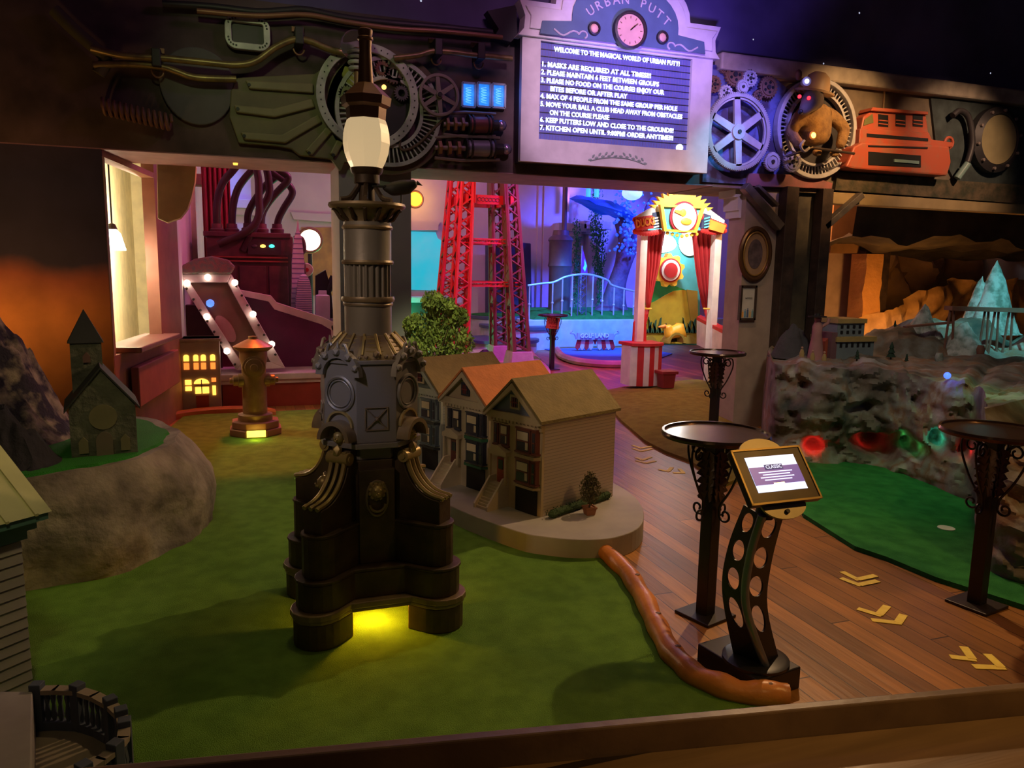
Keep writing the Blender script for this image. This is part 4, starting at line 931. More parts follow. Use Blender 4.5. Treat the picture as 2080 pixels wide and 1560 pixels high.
b = MB(Mx); ar = [(-0.045, 0), (0.045, 0)]+[(0.045*math.cos(PI*i/10), 0.09+0.05*math.sin(PI*i/10)) for i in range(11)]
b.loops([[(x, y, z) for x, z in ar] for y in (-0.012, 0.005)]); b.build('church_door', mat('weathered door', (0.22, 0.18, 0.13), 0.8), ch)
b = MB(Mx)
for R_, z_ in ((0.075, 0.23),): b.lathe([(R_, -0.008), (R_, 0.004)], (0, 0, z_), 20, 'y')
b.build('rose_window', mat('ochre stone tracery', (0.26, 0.24, 0.13), 0.8), ch)
b = MB(Mx)
for e in (-1, 1): b.loops([[(e*0.11+x, y, z) for x, z in ((-0.025, 0.02), (0.025, 0.02), (0.025, 0.09), (0, 0.12), (-0.025, 0.09))] for y in (-0.01, 0.003)])
b.build('lancet_panels', mat('ochre stone tracery', (0.26, 0.24, 0.13)), ch)
# craggy peaks
def crag(name, label, cat, base, peaks, m, rad, seg=40, rings=16, seed=0, group=None):
    """base centre, peaks: list of (dx, dy, height, spread): heightfield on a disc"""
    L = []
    for j in range(rings+1):
        r = rad*(1-j/rings)+0.001; row = []
        for i in range(seg):
            a = 2*PI*i/seg; x, y = r*math.cos(a), r*math.sin(a)
            z = 0
            for dx, dy, h, s in peaks:
                dd = math.hypot(x-dx, y-dy)/s; z = max(z, h*max(0, 1-dd)**1.0)
            edge = 1-(r/rad)**6
            z = max(0, (z+0.05*fbm((x*3+seed, y*3, 0), 2.2, 5)+0.10*abs(fbm((x*2, y*2, seed), 2.5, 4)))*edge) if j else 0
            row.append((base[0]+x, base[1]+y, base[2]+z))
        L.append(row)
    return tag(MB().loops(L).build(name, m, smooth=True), label, cat, group)
m_peak = mat('painted crag', (0.40, 0.33, 0.22), 0.9, col2=(0.035, 0.03, 0.045), scale=7, bump=0.8, contrast=(0.45, 0.62))
crag('model_mountain', 'tall dark craggy model mountain left of the grey church', 'model mountain', (-1.66, 5.72, ZR+0.004), [(0.08, 0, 1.02, 0.50), (0.33, 0.1, 0.56, 0.28), (-0.12, 0, 0.62, 0.3), (0.0, 0, 0.45, 0.75)], m_peak, 0.60, 90, 44)
crag('dark_hill', 'low black hill at the foot of the craggy model mountain', 'model hill', (-1.28, 4.92, ZR+0.004), [(0, 0, 0.34, 0.22), (-0.12, -0.02, 0.20, 0.2), (0.14, 0.0, 0.20, 0.14)], mat('near black rock', (0.022, 0.02, 0.028), 0.8, bump=0.5), 0.27, 60, 22, 4)

# ================================================================= BOTTOM LEFT: CLAPBOARD HOUSE, BALUSTRADE
Cn = Vector((-0.86, 3.38, 0.022)); ang = math.radians(43)
Mx = Matrix.Translation(Cn) @ Matrix.Rotation(ang, 4, 'Z')
wz = aty(30, 1082, 3.38).z
hs_ = thing('clapboard_house', 'pale clapboard toy house with teal cornice at the left edge', 'toy house', Cn)
b = MB(Mx); b.bx(-0.7, 0, 0, 0.6, 0, wz-0.022); b.build('walls', siding('pale clapboard', (0.46, 0.38, 0.33), 0.045), hs_)
b = MB(Mx)
for i in range(int((wz-0.03)/0.045)): z = 0.045*i; b.loops([[(x, 0, z+0.002), (x, -0.010, z+0.002), (x, -0.003, z+0.043), (x, 0, z+0.043)] for x in (-0.7, 0.003)])
b.build('clapboards', mat('pale clapboard paint', (0.46, 0.38, 0.33), 0.65), hs_)
b = MB(Mx)
for z0, z1, e in ((wz-0.03, wz+0.01, 0.02), (wz+0.01, wz+0.045, 0.045), (wz+0.045, wz+0.075, 0.075)): b.bx(-0.7, e, -e, 0.6, z0-0.02, z1-0.02)
b.build('cornice', mat('teal painted cornice', (0.12, 0.26, 0.23), 0.5), hs_)
b = MB(Mx); b.loops([[(x, -0.085, wz+0.055), (x, 0.26, wz+0.30), (x, 0.6, wz+0.055)] for x in (-0.7, 0.085)]); b.build('roof', mat('pale yellow roof', (0.52, 0.50, 0.24), 0.6), hs_)
b = MB(Mx)
for k in range(6): x = 0.03-0.11*k; b.loops([[(x, -0.088, wz+0.062), (x, 0.26, wz+0.308), (x-0.012, 0.26, wz+0.308), (x-0.012, -0.088, wz+0.062)], [(x, -0.088, wz+0.052), (x, 0.26, wz+0.298), (x-0.012, 0.26, wz+0.298), (x-0.012, -0.088, wz+0.052)]])
b.build('roof_ribs', mat('pale yellow roof', (0.52, 0.50, 0.24)), hs_)
# balustraded terrace
ZBk = 0.30
bp_ = [(75, 1398), (113, 1397), (157, 1399), (192, 1410), (224, 1427), (246, 1449), (253, 1472), (250, 1497), (234, 1518), (205, 1540), (170, 1562), (120, 1590)]
bw = [atz(a, b_, ZBk) for a, b_ in bp_]
te = thing('balustrade_terrace', 'small round stone terrace with a balustrade at the bottom left corner', 'model terrace', (-0.65, 2.62, 0))
m_terr = mat('grey tan stone', (0.36, 0.30, 0.22), 0.8, col2=(0.28, 0.23, 0.18), scale=5)
cen = Vector((-0.66, 2.62))
out = [(p.x, p.y) for p in bw]+[(-0.9, 2.2), (-0.98, 2.9)]
MB().prism(out, 0.022, 0.15).build('terrace_base', m_terr, te, bevel=0.004)
blue = mat('dark blue grey stone', (0.10, 0.12, 0.17), 0.7)
for i, p in enumerate(bw[:-1]):
    q = bw[i+1]; d = (q-p); ln = d.length; ang = math.atan2(d.y, d.x)
    mid = (p+q)/2
    MB().box((mid.x, mid.y, ZBk-0.008), (ln+0.01, 0.035, 0.016), rz=ang).build('handrail', mat('tan rail stone', (0.42, 0.34, 0.25), 0.7), te)
    b = MB(); b.box((mid.x, mid.y, 0.165), (ln, 0.03, 0.03), rz=ang)
    for k in range(3):
        c = p.lerp(q, (k+0.5)/3); b.lathe([(0.005, 0.175), (0.011, 0.20), (0.006, 0.24), (0.010, 0.265), (0.006, 0.285)], (c.x, c.y, 0), 8)
    b.build('balusters', blue, te, smooth=True)
    if i % 2 == 0 or i == 5: MB().box((p.x, p.y, 0.235), (0.038, 0.038, 0.17), rz=ang).build('newel', blue, te, bevel=0.003); 
sl = [atz(0, 1404, ZBk), atz(66, 1404, ZBk), atz(64, 1600, ZBk), atz(-220, 1600, ZBk), atz(-220, 1404, ZBk)]
tag(MB().prism([(p.x, p.y) for p in sl], 0.022, ZBk).build('stone_plinth', mat('pale grey stone', (0.42, 0.38, 0.36), 0.7), bevel=0.005), 'flat pale grey plinth at the lower left corner beside the round terrace', 'plinth')

# ================================================================= HYDRANT, LIT TOY HOUSE, BORDERS
HY = atz(520, 884); hx, hy = HY.x, HY.y
hd = thing('fire_hydrant', 'bronze fire hydrant on a stepped block glowing at its foot', 'fire hydrant', (hx, hy, 0))
m_brz = mat('bronze hydrant paint', (0.36, 0.22, 0.09), 0.38, 0.4, col2=(0.24, 0.14, 0.06), scale=8)
s_ = mpp(520, 800, hy)
def hz(py): return aty(520, py, hy).z
b = MB()
zb0, zb1, zb2 = 0.022, hz(866), hz(852)
ocx = lambda r: ngon(r, 8, PI/8, hx, hy)
b.prism(ocx(0.27), zb0+0.0, zb1); b.prism(ocx(0.245), zb1, zb2); b.build('base_block', mat('red brown hydrant base', (0.30, 0.12, 0.06), 0.5), hd, bevel=0.008)
z = [hz(v) for v in (852, 838, 828, 742, 728, 712, 706, 698, 692)]
b = MB(); b.lathe([(0.17, z[0]), (0.17, z[1]-0.01), (0.12, z[1]), (0.12, z[2]), (0.118, z[3]), (0.135, z[4]), (0.135, z[5])], (hx, hy, 0), 24); b.build('barrel', m_brz, hd, smooth=True)
b = MB(); b.lathe([(0.15, z[5]), (0.19, z[6]), (0.195, z[6]+0.015), (0.15, z[7]), (0.09, z[8]), (0.045, z[8]+0.02), (0.045, z[8]+0.045), (0.01, z[8]+0.05)], (hx, hy, 0), 24); b.build('bonnet', m_brz, hd, smooth=True)
zc = hz(742); b = MB(); b.lathe([(0.11, hy-0.13), (0.11, hy-0.16), (0.09, hy-0.165), (0.085, hy-0.19), (0.04, hy-0.20), (0.035, hy-0.225), (0.001, hy-0.226)], (hx, 0, zc), 20, 'y'); b.build('front_cap', m_brz, hd, smooth=True)
zs = hz(772)
for e in (-1, 1):
    b = MB(); b.lathe([(0.07, hx+e*0.1), (0.07, hx+e*0.15), (0.055, hx+e*0.155), (0.055, hx+e*0.2), (0.03, hx+e*0.21), (0.028, hx+e*0.235), (0.001, hx+e*0.236)], (0, hy, zs), 16, 'x'); b.build('side_nozzle', m_brz, hd, smooth=True)
b = MB(); b.bx(hx-0.09, hx+0.09, hy-0.262, hy-0.25, 0.035, 0.10); b.build('glow_slot', mat('lit slot', (0.9, 0.8, 0.2), 0.5, emit=(0.9, 0.85, 0.1), es=2.0), hd)
lamp('hydrant foot light', 'POINT', (hx, hy-0.36, 0.08), (1.0, 0.75, 0.1), 0.8, 0.03)
# lit toy house
TY = 9.6
def tx(px, py=800): return xz(px, py, TY)[0]
def tz(py, px=410): return xz(px, py, TY)[1]
th = thing('lit_toy_house', 'grey toy town house with glowing orange windows', 'toy house', ((tx(368)+tx(449))/2, TY, 0.03))
zt = tz(688)
b = MB(); b.bx(tx(370), tx(449), TY, TY+0.35, 0.03, zt); b.bx(tx(367), tx(452), TY-0.02, TY+0.37, zt-0.03, zt); b.build('walls', mat('warm grey toy wall', (0.42, 0.33, 0.28), 0.7), th)
m_glow = mat('glowing amber window', (1, 0.6, 0.15), 0.5, emit=(1.0, 0.5, 0.07), es=2.2)
m_glow2 = mat('glowing orange window', (1, 0.4, 0.1), 0.5, emit=(1.0, 0.26, 0.04), es=1.3)
for x0, x1 in ((376, 387), (396, 406), (411, 421), (430, 440)):
    for y0, y1, mm in ((720, 733, m_glow), (737, 750, m_glow2)):
        b = MB(); X0, X1, Z0, Z1 = tx(x0), tx(x1), tz(y1), tz(y0); top = [((X0+X1)/2+(X1-X0)/2*math.cos(PI*i/8), Z1-0.02+0.02*math.sin(PI*i/8)) for i in range(9)] if y0 == 720 else [(X1, Z1), (X0, Z1)]
        b.slab([(X0, Z0), (X1, Z0)]+top, TY-0.012, TY+0.01); b.build('window', mm, th)
for x0, x1, y0, y1, mm in ((377, 390, 771, 781, m_glow), (377, 390, 784, 793, m_glow), (397, 425, 786, 799, m_glow), (431, 440, 768, 776, m_glow2), (432, 439, 784, 803, m_glow)):
    b = MB(); b.slab([(tx(x0), tz(y1)), (tx(x1), tz(y1)), (tx(x1), tz(y0)), (tx(x0), tz(y0))], TY-0.012, TY+0.01); b.build('window', mm, th)
b = MB(); b.slab([(tx(395), tz(779)), (tx(426), tz(779))]+[(tx(410.5)+(tx(426)-tx(395))/2*math.cos(PI*i/10), tz(779)+0.06*math.sin(PI*i/10)) for i in range(11)], TY-0.012, TY+0.01); b.build('fanlight', m_glow, th)
b = MB(); b.bx(tx(409.5), tx(411.5), TY-0.02, TY, tz(799), tz(771)); b.bx(tx(396), tx(426), TY-0.02, TY, tz(783.5), tz(781)); b.build('glazing_bar', mat('warm grey toy wall', (0.42, 0.33, 0.28)), th)
b = MB(); b.bx(tx(398), tx(424), TY-0.01, TY, 0.03, tz(803)); b.build('front_door', mat('dark red toy door', (0.35, 0.05, 0.03), 0.6), th)
# red kerb curves
kp = [atz(a, b_, 0.06) for a, b_ in ((330, 846), (370, 838), (420, 832), (480, 829), (530, 830), (560, 836))]
b = MB(); c_ = catmull(kp, 5); b.loops([[p+Vector((0, -0.05, -0.06)), p+Vector((0, -0.05, 0.0)), p+Vector((0, -0.03, 0.02)), p+Vector((0, 0.05, 0.02)), p+Vector((0, 0.06, -0.06))] for p in c_])
tag(b.build('kerb', mat('red orange varnished kerb', (0.55, 0.14, 0.05), 0.35), smooth=False), 'curved red orange kerb in front of the lit toy house', 'kerb')
# ================================================================= LINTEL DECORATIONS
def W(px, py, o=0.0): return aty(px, py, WY-o)
def Wp(pts): return [xz(a, b, WY) for a, b in pts]
MP = lambda px: mpp(px, 200, WY)
def relief(name, pts, d0, d1, m, parent=None, bevel=0.006): return MB().slab([xz(a, b, WY-d1*0.8) for a, b in pts], WY-d1, WY-d0).build(name, m, parent, bevel=bevel)
m_wing = mat('olive bronze plate', (0.21, 0.19, 0.09), 0.6, col2=(0.14, 0.12, 0.07), scale=3)
m_pewter = mat('pale pewter', (0.62, 0.63, 0.58), 0.5, 0.2, col2=(0.33, 0.33, 0.32), scale=6)
m_copper = mat('dull copper', (0.34, 0.17, 0.10), 0.45, 0.4)
m_dark = mat('dark machine metal', (0.05, 0.045, 0.05), 0.5, 0.3)
m_bolt = mat('black paint', (0.012, 0.012, 0.014))
# wing plate
O_ = W(560, 230)
wg = thing('wing_plate', 'olive bronze wing shaped plate with raised slats beside the ring gauge', 'plate', O_)
relief('plate', [(481, 158), (469, 186), (466, 238), (485, 291), (560, 297), (592, 303), (608, 316), (672, 324), (690, 348), (694, 346), (700, 330), (760, 330), (760, 120), (700, 105), (640, 150)], 0.0, 0.05, m_wing, wg, 0.012)
for q in ([(498, 163), (636, 170), (637, 190), (506, 181)], [(475, 213), (556, 221), (634, 200), (640, 218), (558, 239), (480, 229)], [(488, 268), (572, 274), (646, 232), (654, 248), (580, 291), (497, 284)], [(620, 306), (662, 258), (676, 266), (634, 316)], [(669, 312), (684, 284), (698, 290), (682, 318)]):
    s_ = relief('slat', q, 0.045, 0.085, mat('lighter olive bronze', (0.27, 0.24, 0.12), 0.5), wg, 0.012)
    c = W(q[0][0]+8, (q[0][1]+q[-1][1])/2, 0.086); MB().disc((c.x, c.z), 0.014, c.y-0.006, c.y+0.004, 12).build('bolt', m_bolt, s_)
# ring gauge
def ringthing(nm, label, px, py, rv, band, m, bolts, off=0.06, cat='gauge', inner=None, bz=0.006):
    c = W(px, py, off); s = MP(px); R = rv*s; t = thing(nm, label, cat, (c.x, WY, c.z))
    MB().ring((c.x, c.z), R-band*s, R, WY-off-0.04, WY-off, 56).build('ring', m, t, bevel=0.004)
    if inner: MB().disc((c.x, c.z), R-band*s*0.9, WY-off*0.5, WY, 40).build('back_disc', inner, t)
    for i in range(bolts):
        a = 2*PI*i/bolts; r = R-band*s/2; MB().disc((c.x+r*math.cos(a), c.z+r*math.sin(a)), bz, WY-off-0.046, WY-off-0.038, 8).build('bolt', m_bolt, t)
    return t, c, R
rg, c, R = ringthing('ring_gauge', 'large pale studded ring behind the fountain lantern', 747, 198, 102, 17, m_pewter, 44, 0.09, inner=m_dark)
relief('gear_plate', [(700, 135), (745, 145), (752, 168), (730, 178), (706, 172), (694, 152)], 0.05, 0.09, mat('yellow green brass', (0.42, 0.42, 0.08), 0.5), rg)
for px, py, r, cc in ((704, 192, 0.075, (0.35, 0.36, 0.22)), (800, 150, 0.09, (0.16, 0.1, 0.09)), (815, 190, 0.07, (0.12, 0.10, 0.12)), (776, 140, 0.07, (0.26, 0.12, 0.07))):
    c2 = W(px, py, 0.08); MB().gear((c2.x, c2.z), r, 18, 0.015, WY-0.10, WY-0.05, r*0.45).build('small_gear', mat('gear %d' % px, cc, 0.5, 0.3), rg)
c2 = W(780, 177, 0.12); MB().ball(c2, 0.022).build('amber_lamp', mat('amber bulb', (1, 0.5, 0.1), 0.4, emit=(1.0, 0.4, 0.1), es=3), rg)
# glass bulb with little coils
c2 = W(722, 92, 0.28); gb = thing('glass_bulb', 'clear glass globe with coils inside above the ring gauge', 'glass globe', (c2.x, WY, c2.z-0.4))
gm = bpy.data.materials.new('clear glass'); gm.use_nodes = True; g_ = gm.node_tree.nodes['Principled BSDF']; g_.inputs['Transmission Weight'].default_value = 1; g_.inputs['Roughness'].default_value = 0.03; g_.inputs['IOR'].default_value = 1.2; g_.inputs['Base Color'].default_value = (0.9, 0.9, 0.85, 1)
MB().ball(c2, 0.125, sub=3).build('globe', gm, gb, smooth=True)
for k, (py, r) in enumerate(((104, 0.05), (116, 0.06), (128, 0.06), (140, 0.055))):
    c3 = W(724, py, 0.26); MB().torus(c3, r, 0.016, 'z', 20, 6).build('coil', m_pewter, gb, smooth=True)
c3 = W(726, 122, 0.26); MB().cyl((c3.x, c3.y, c3.z-0.2), (c3.x, c3.y, c3.z+0.1), 0.03).build('core', m_copper, gb)
MB().cyl((c3.x, c3.y, c3.z-0.2), (c3.x, WY, c3.z-0.24), 0.03).build('mount', m_dark, gb)
# slotted ring lower right
c = W(790, 228, 0.08); s = MP(790); t = thing('slotted_gear', 'slotted silver gear half hidden behind the fountain lantern', 'gear', (c.x, WY, c.z))
MB().ring((c.x, c.z), 0.28, 0.31, WY-0.10, WY-0.06, 48).build('inner_rim', m_pewter, t); MB().ring((c.x, c.z), 0.44, 0.475, WY-0.10, WY-0.06, 56).build('outer_rim', m_pewter, t)
MB().ring((c.x, c.z), 0.475, 0.54, WY-0.05, WY, 56).build('rubber_rim', mat('brown rubber', (0.14, 0.09, 0.06), 0.7), t)
for i in range(60):
    a = 2*PI*i/60; d = Vector((math.cos(a), 0, math.sin(a))); MB().box(Vector((c.x, WY-0.08, c.z))+d*0.375, (0.15, 0.02, 0.012), R=Matrix.Rotation(-a, 3, 'Y')).build('blade', m_pewter, t)
# spoked hand wheel and belt
def spoked(nm, label, px, py, rv, band, n, m, sw, off, teeth=0, group=None):
    c = W(px, py, off+0.03); s = MP(px); R = rv*s; t = thing(nm, label, 'wheel', (c.x, WY, c.z), group=group)
    if teeth: MB().gear((c.x, c.z), R, teeth, 0.012, WY-off-0.05, WY-off, R-band*s).build('toothed_rim', m, t)
    else: MB().ring((c.x, c.z), R-band*s, R, WY-off-0.04, WY-off, 48).build('rim', m, t, bevel=0.004)
    if teeth: MB().ring((c.x, c.z), R-band*s*1.5, R-band*s*1.1, WY-off-0.035, WY-off-0.01, 56).build('inner_rim', m, t)
    for i in range(n):
        a = 2*PI*i/n+0.10+PI/2; d = Vector((math.cos(a), 0, math.sin(a))); q = Vector((-d.z, 0, d.x)); r0_, r1_ = 0.03, R-band*s*0.6
        def P_(r, w, y): v = Vector((c.x, y, c.z))+d*r+q*w; return v
        b = MB(); b.loops([[P_(r0_, -sw*0.75, y), P_(r1_, -sw*0.6, y), P_(r1_, sw*0.6, y), P_(r0_, sw*0.75, y)] for y in (WY-off-0.035, WY-off-0.005)]); b.build('spoke', m, t)
    MB().disc((c.x, c.z), R*0.16 if not teeth else R*0.2, WY-off-0.055, WY-off+0.0, 24).build('hub', m, t, bevel=0.004)
    MB().disc((c.x, c.z), 0.02, WY-off-0.07, WY-off-0.05, 12).build('axle', m_dark, t)
    MB().cyl((c.x, WY-off, c.z), (c.x, WY, c.z), 0.025).build('shaft', m_dark, t)
    return t
m_spk = mat('grey brown iron', (0.34, 0.27, 0.25), 0.5, 0.3)
spoked('spoked_wheel', 'small grey six spoked wheel with a drive belt beside three blue tubes', 892, 193, 41, 6, 6, m_spk, 0.028, 0.12)
b = MB(); bl = [W(*q, 0.10) for q in ((848, 190), (840, 210), (826, 250), (812, 290), (820, 305), (850, 292), (880, 262), (912, 232))]
b.tube(catmull(bl, 4), 0.012, 6); tag(b.build('drive_belt', mat('brown rubber', (0.14, 0.09, 0.06)), smooth=True), 'brown drive belt running down from the small spoked wheel', 'belt')
# three blue tubes
m_blue = mat('glowing blue tube', (0.1, 0.4, 1), 0.4, emit=(0.03, 0.28, 1.0), es=0.8, col2=(0.02, 0.1, 0.4), scale=30)
for i, (px, py) in enumerate(((952, 193), (983, 193), (1013, 195))):
    c = W(px, py, 0.05); t = thing('blue_tube', ['glowing blue tube in a pale frame, leftmost of three', 'glowing blue tube in a pale frame, middle of three', 'glowing blue tube in a pale frame, next to the big sign'][i], 'light', (c.x, WY, c.z), group='glowing blue tubes')
    b = MB(); w_, h_ = 0.062, 0.105
    for e in (-1, 1): b.bx(c.x+e*w_-0.009, c.x+e*w_+0.009, WY-0.06, WY, c.z-h_, c.z+h_); b.bx(c.x-w_, c.x+w_, WY-0.06, WY, c.z+e*h_-0.009, c.z+e*h_+0.009)
    b.build('frame', m_pewter, t); MB().bx(c.x-w_+0.009, c.x+w_-0.009, WY-0.03, WY, c.z-h_+0.009, c.z+h_-0.009).build('tube', m_blue, t)
    b = MB(); b.tube([(c.x+0.025*math.cos(q_), WY-0.045+0.010*math.sin(q_), c.z-0.07+0.14*q_/38) for q_ in [k_*0.6 for k_ in range(63)]], 0.004, 5)
    b.build('coil', mat('pale blue filament', (0.3, 0.6, 1), 0.4, emit=(0.15, 0.5, 1), es=0.9), t)
    lamp('blue tube light', 'POINT', (c.x, WY-0.14, c.z), (0.05, 0.2, 1.0), 0.25, 0.04)
# two plunger machines
def plunger(px0, px1, py, cc, label, lean=3):
    a, b_ = W(px0, py, 0.09), W(px1, py+lean, 0.09); d = (b_-a); ln = d.length; d.normalize()
    t = thing('plunger_machine', label, 'machine', a, group='horizontal plunger machines')
    f = lambda s: a+d*(ln*s)
    MB().cyl(f(0.42), f(0.78), 0.075, seg=20).build('cylinder', mat('plunger %d' % py, cc, 0.4, 0.4), t, smooth=True)
    for s in (0.42, 0.48, 0.72, 0.78): MB().cyl(f(s-0.012), f(s+0.012), 0.09, seg=20).build('collar', m_dark, t)
    MB().cyl(f(0.02), f(0.42), 0.022).build('rod', m_spk, t, smooth=True)
    for s in (0.08, 0.2, 0.32): MB().cyl(f(s-0.02), f(s+0.02), 0.065, seg=6).build('nut', m_copper, t)
    for e in (-0.1, 0.1):
        c = f(0.5)+Vector((0, 0, e)); MB().tube([f(0.02)+Vector((0, 0, e*0.9)), f(0.35)+Vector((0, 0, e*1.1)), f(0.86)+Vector((0, 0, e))], 0.014, 6).build('guide_rail', m_spk, t)
    MB().cyl(f(0.8), f(0.9), 0.05, seg=16).build('nozzle', m_dark, t); MB().ball(f(0.95), 0.055).build('ball_end', mat('purple chrome', (0.5, 0.4, 0.6), 0.2, 0.7), t, smooth=True)
    MB().box(f(0.6)+Vector((0, 0.05, 0)), (0.3, 0.08, 0.06)).build('bracket', m_dark, t)
plunger(898, 1024, 252, (0.32, 0.12, 0.12), 'dull red horizontal plunger machine below the blue tubes')
plunger(880, 1036, 300, (0.36, 0.36, 0.45), 'silver horizontal plunger machine with a shiny ball end near the sign corner')
# rectangular porthole frame
c = W(503, 68, 0.06); t = thing('porthole_frame', 'pale rounded rectangular porthole frame with bolts at upper left', 'frame', (c.x, WY, c.z)); s = MP(503)
def rrect(cx, cz, w_, h_, r, n=6):
    pts = []
    for k, (sx, sz) in enumerate(((1, 1), (-1, 1), (-1, -1), (1, -1))):
        for i in range(n+1):
            a = k*PI/2+PI/2*i/n; pts.append((cx+sx*(w_-r)+r*math.cos(a), cz+sz*(h_-r)+r*math.sin(a)))
    return pts
oo, ii = rrect(c.x, c.z, 43*s, 32*s, 0.09), rrect(c.x, c.z, 30*s, 19*s, 0.02)
MB().loops([[(x, Y, z) for x, z in q] for q, Y in ((ii, WY-0.03), (oo, WY-0.03), (oo, WY-0.08), (ii, WY-0.08), (ii, WY-0.03))], cap=False).build('frame', m_pewter, t, bevel=0.005)
MB().slab(ii, WY-0.035, WY-0.02).build('dark_pane', m_dark, t)
for i in range(18):
    p_ = rrect(c.x, c.z, 36.5*s, 25.5*s, 0.06, 4); x, z_ = p_[int(i*len(p_)/18)]; MB().disc((x, z_), 0.008, WY-0.086, WY-0.078, 8).build('bolt', m_bolt, t)
# conduits and cables
def conduit(pts, r, m, label, off=0.08, nm='conduit'):
    P_ = catmull([W(a, b_, off) for a, b_ in pts], 6); tag(MB().tube(P_, r, 10).build(nm, m, smooth=True), label, 'pipe')
m_brass2 = mat('dull brass conduit', (0.34, 0.25, 0.10), 0.4, 0.5, col2=(0.2, 0.14, 0.07), scale=12)
conduit([(185, 98), (250, 113), (330, 118), (420, 127), (480, 132), (520, 124), (560, 96), (600, 80), (630, 84), (672, 101), (720, 112)], 0.028, m_brass2, 'upper wavy brass conduit running left from the ring gauge', 0.17)
conduit([(190, 132), (260, 130), (328, 136), (360, 146), (400, 158), (480, 161)], 0.028, m_brass2, 'short lower brass conduit ending at the wing plate', 0.13)
conduit([(800, 118), (850, 112), (880, 104), (925, 107), (962, 112), (1040, 119)], 0.026, m_brass2, 'brass conduit between the ring gauge and the big sign', 0.16)
conduit([(330, 8), (430, 14), (520, 24), (575, 22), (620, 20), (700, 36), (800, 48), (900, 56), (1000, 66)], 0.03, m_dark, 'thick dark cable along the top of the lintel, upper one', 0.08, 'cable')
conduit([(400, 22), (520, 32), (620, 30), (700, 44), (800, 58), (900, 64), (1020, 76)], 0.022, m_copper, 'thin copper toned cable under the thick dark one at the lintel top', 0.14, 'cable')
for px, py, lb in ((322, 128, 'dark pipe clamp at the far left of the conduits'), (605, 84, 'dark pipe clamp at the crest of the wavy conduit'), (881, 106, 'dark pipe clamp above the small spoked wheel'), (966, 114, 'dark pipe clamp above the blue tubes')):
    c = W(px, py); t = thing('pipe_clamp', lb, 'clamp', (c.x, WY, c.z), group='pipe clamps on the lintel')
    b = MB(); b.bx(c.x-0.035, c.x+0.035, WY-0.20, WY, c.z-0.07, c.z+0.07); b.build('block', m_dark, t, bevel=0.008)
    MB().tube([(c.x+0.045*math.cos(PI+PI*i/10), WY-0.1, c.z-0.08+0.055*math.sin(PI+PI*i/10)) for i in range(11)], 0.008, 6).build('hoop', m_copper, t)
    MB().bx(c.x-0.05, c.x+0.05, WY-0.03, WY, c.z+0.07, c.z+0.11).build('foot_plate', m_copper, t)
# coil spring at left and shield
sp0, sp1 = W(205, 215, 0.10), W(350, 250, 0.10); b = MB(); d = sp1-sp0; n = 150
b.tube([sp0+d*(i/n)+Vector((0, 0.055*math.cos(i*2*PI/12), 0.06*math.sin(i*2*PI/12))) for i in range(n+1)], 0.014, 6)
tag(b.build('coil_spring', mat('rusty spring', (0.26, 0.13, 0.09), 0.6, 0.3), smooth=True), 'rusty coil spring lying across the left of the lintel', 'spring')
c = W(402, 195); MB_ = MB(); 
tag(MB().slab([(c.x+0.29*math.cos(a)*1.0, c.z+0.10+(0.28 if math.sin(a) > 0 else 0.34)*math.sin(a)) for a in [2*PI*i/32 for i in range(32)]], WY-0.04, WY).build('round_plate', mat('slate grey plate', (0.13, 0.12, 0.12), 0.7), bevel=0.01), 'dim grey rounded plate between the coil spring and wing plate', 'plate')
conduit([(110, 20), (150, 60), (190, 95), (215, 120), (200, 150)], 0.05, mat('dark olive hose', (0.10, 0.09, 0.05), 0.6), 'fat dark hose curling down at the upper left corner', 0.1, 'hose')

# ---------------------------------------------------------------- the big sign
SY = WY-0.16
m_sw = mat('lilac white sign frame', (0.78, 0.74, 0.76), 0.55)
m_sb = mat('slate blue sign panel', (0.10, 0.17, 0.28), 0.6)
sg = thing('welcome_sign', 'large white framed flap board sign with arched blue crown and clock', 'sign', ((2.50+4.53)/2, SY, 2.74))
xL, xR = 2.50, 4.53; xc = (xL+xR)/2; hw = (xR-xL)/2; zb_, zt_ = 2.745, 3.87
def sgp(pts, y0, y1, nm, m, parent=sg, bv=0.0): return MB().slab(pts, SY-y1, SY-y0).build(nm, m, parent, bevel=bv)
sl, sr_, sb_, st_ = xc-0.82*hw, xc+0.77*hw, zb_+0.21, zt_-0.04
sgp([(xL+0.02, zb_), (xR-0.02, zb_), (xR-0.0, zt_), (xL-0.0, zt_)], -0.15, 0.0, 'case', m_dark)
b = MB()
for q in ([(xL, zb_), (xR, zb_), (xR, sb_), (xL, sb_)], [(xL, sb_), (sl, sb_), (sl, zt_), (xL, zt_)], [(sr_, sb_), (xR, sb_), (xR, zt_), (sr_, zt_)], [(sl, st_), (sr_, st_), (sr_, zt_), (sl, zt_)]): b.slab(q, SY-0.06, SY)
b.build('frame', m_sw, sg)
m_flap = mat('violet blue flap board', (0.10, 0.09, 0.26), 0.35, emit=(0.06, 0.06, 0.30), es=0.8)
scn = sgp([(sl, sb_), (sr_, sb_), (sr_, st_), (sl, st_)], 0.0, 0.02, 'flap_board', m_flap)
b = MB()
rows = 14
for i in range(rows+1): z_ = sb_+(st_-sb_)*i/rows; b.bx(sl, sr_, SY-0.026, SY-0.019, z_-0.004, z_+0.004)
b.build('row_bar', m_dark, scn)
b = MB()
for i in range(1, 52): x = sl+(sr_-sl)*i/52; b.bx(x-0.002, x+0.002, SY-0.0235, SY-0.019, sb_, st_)
b.build('column_lines', mat('violet line', (0.25, 0.2, 0.5), 0.4), scn)
m_led = mat('lit white lettering', (1, 1, 1), 0.5, emit=(0.72, 0.92, 1.0), es=2.0)
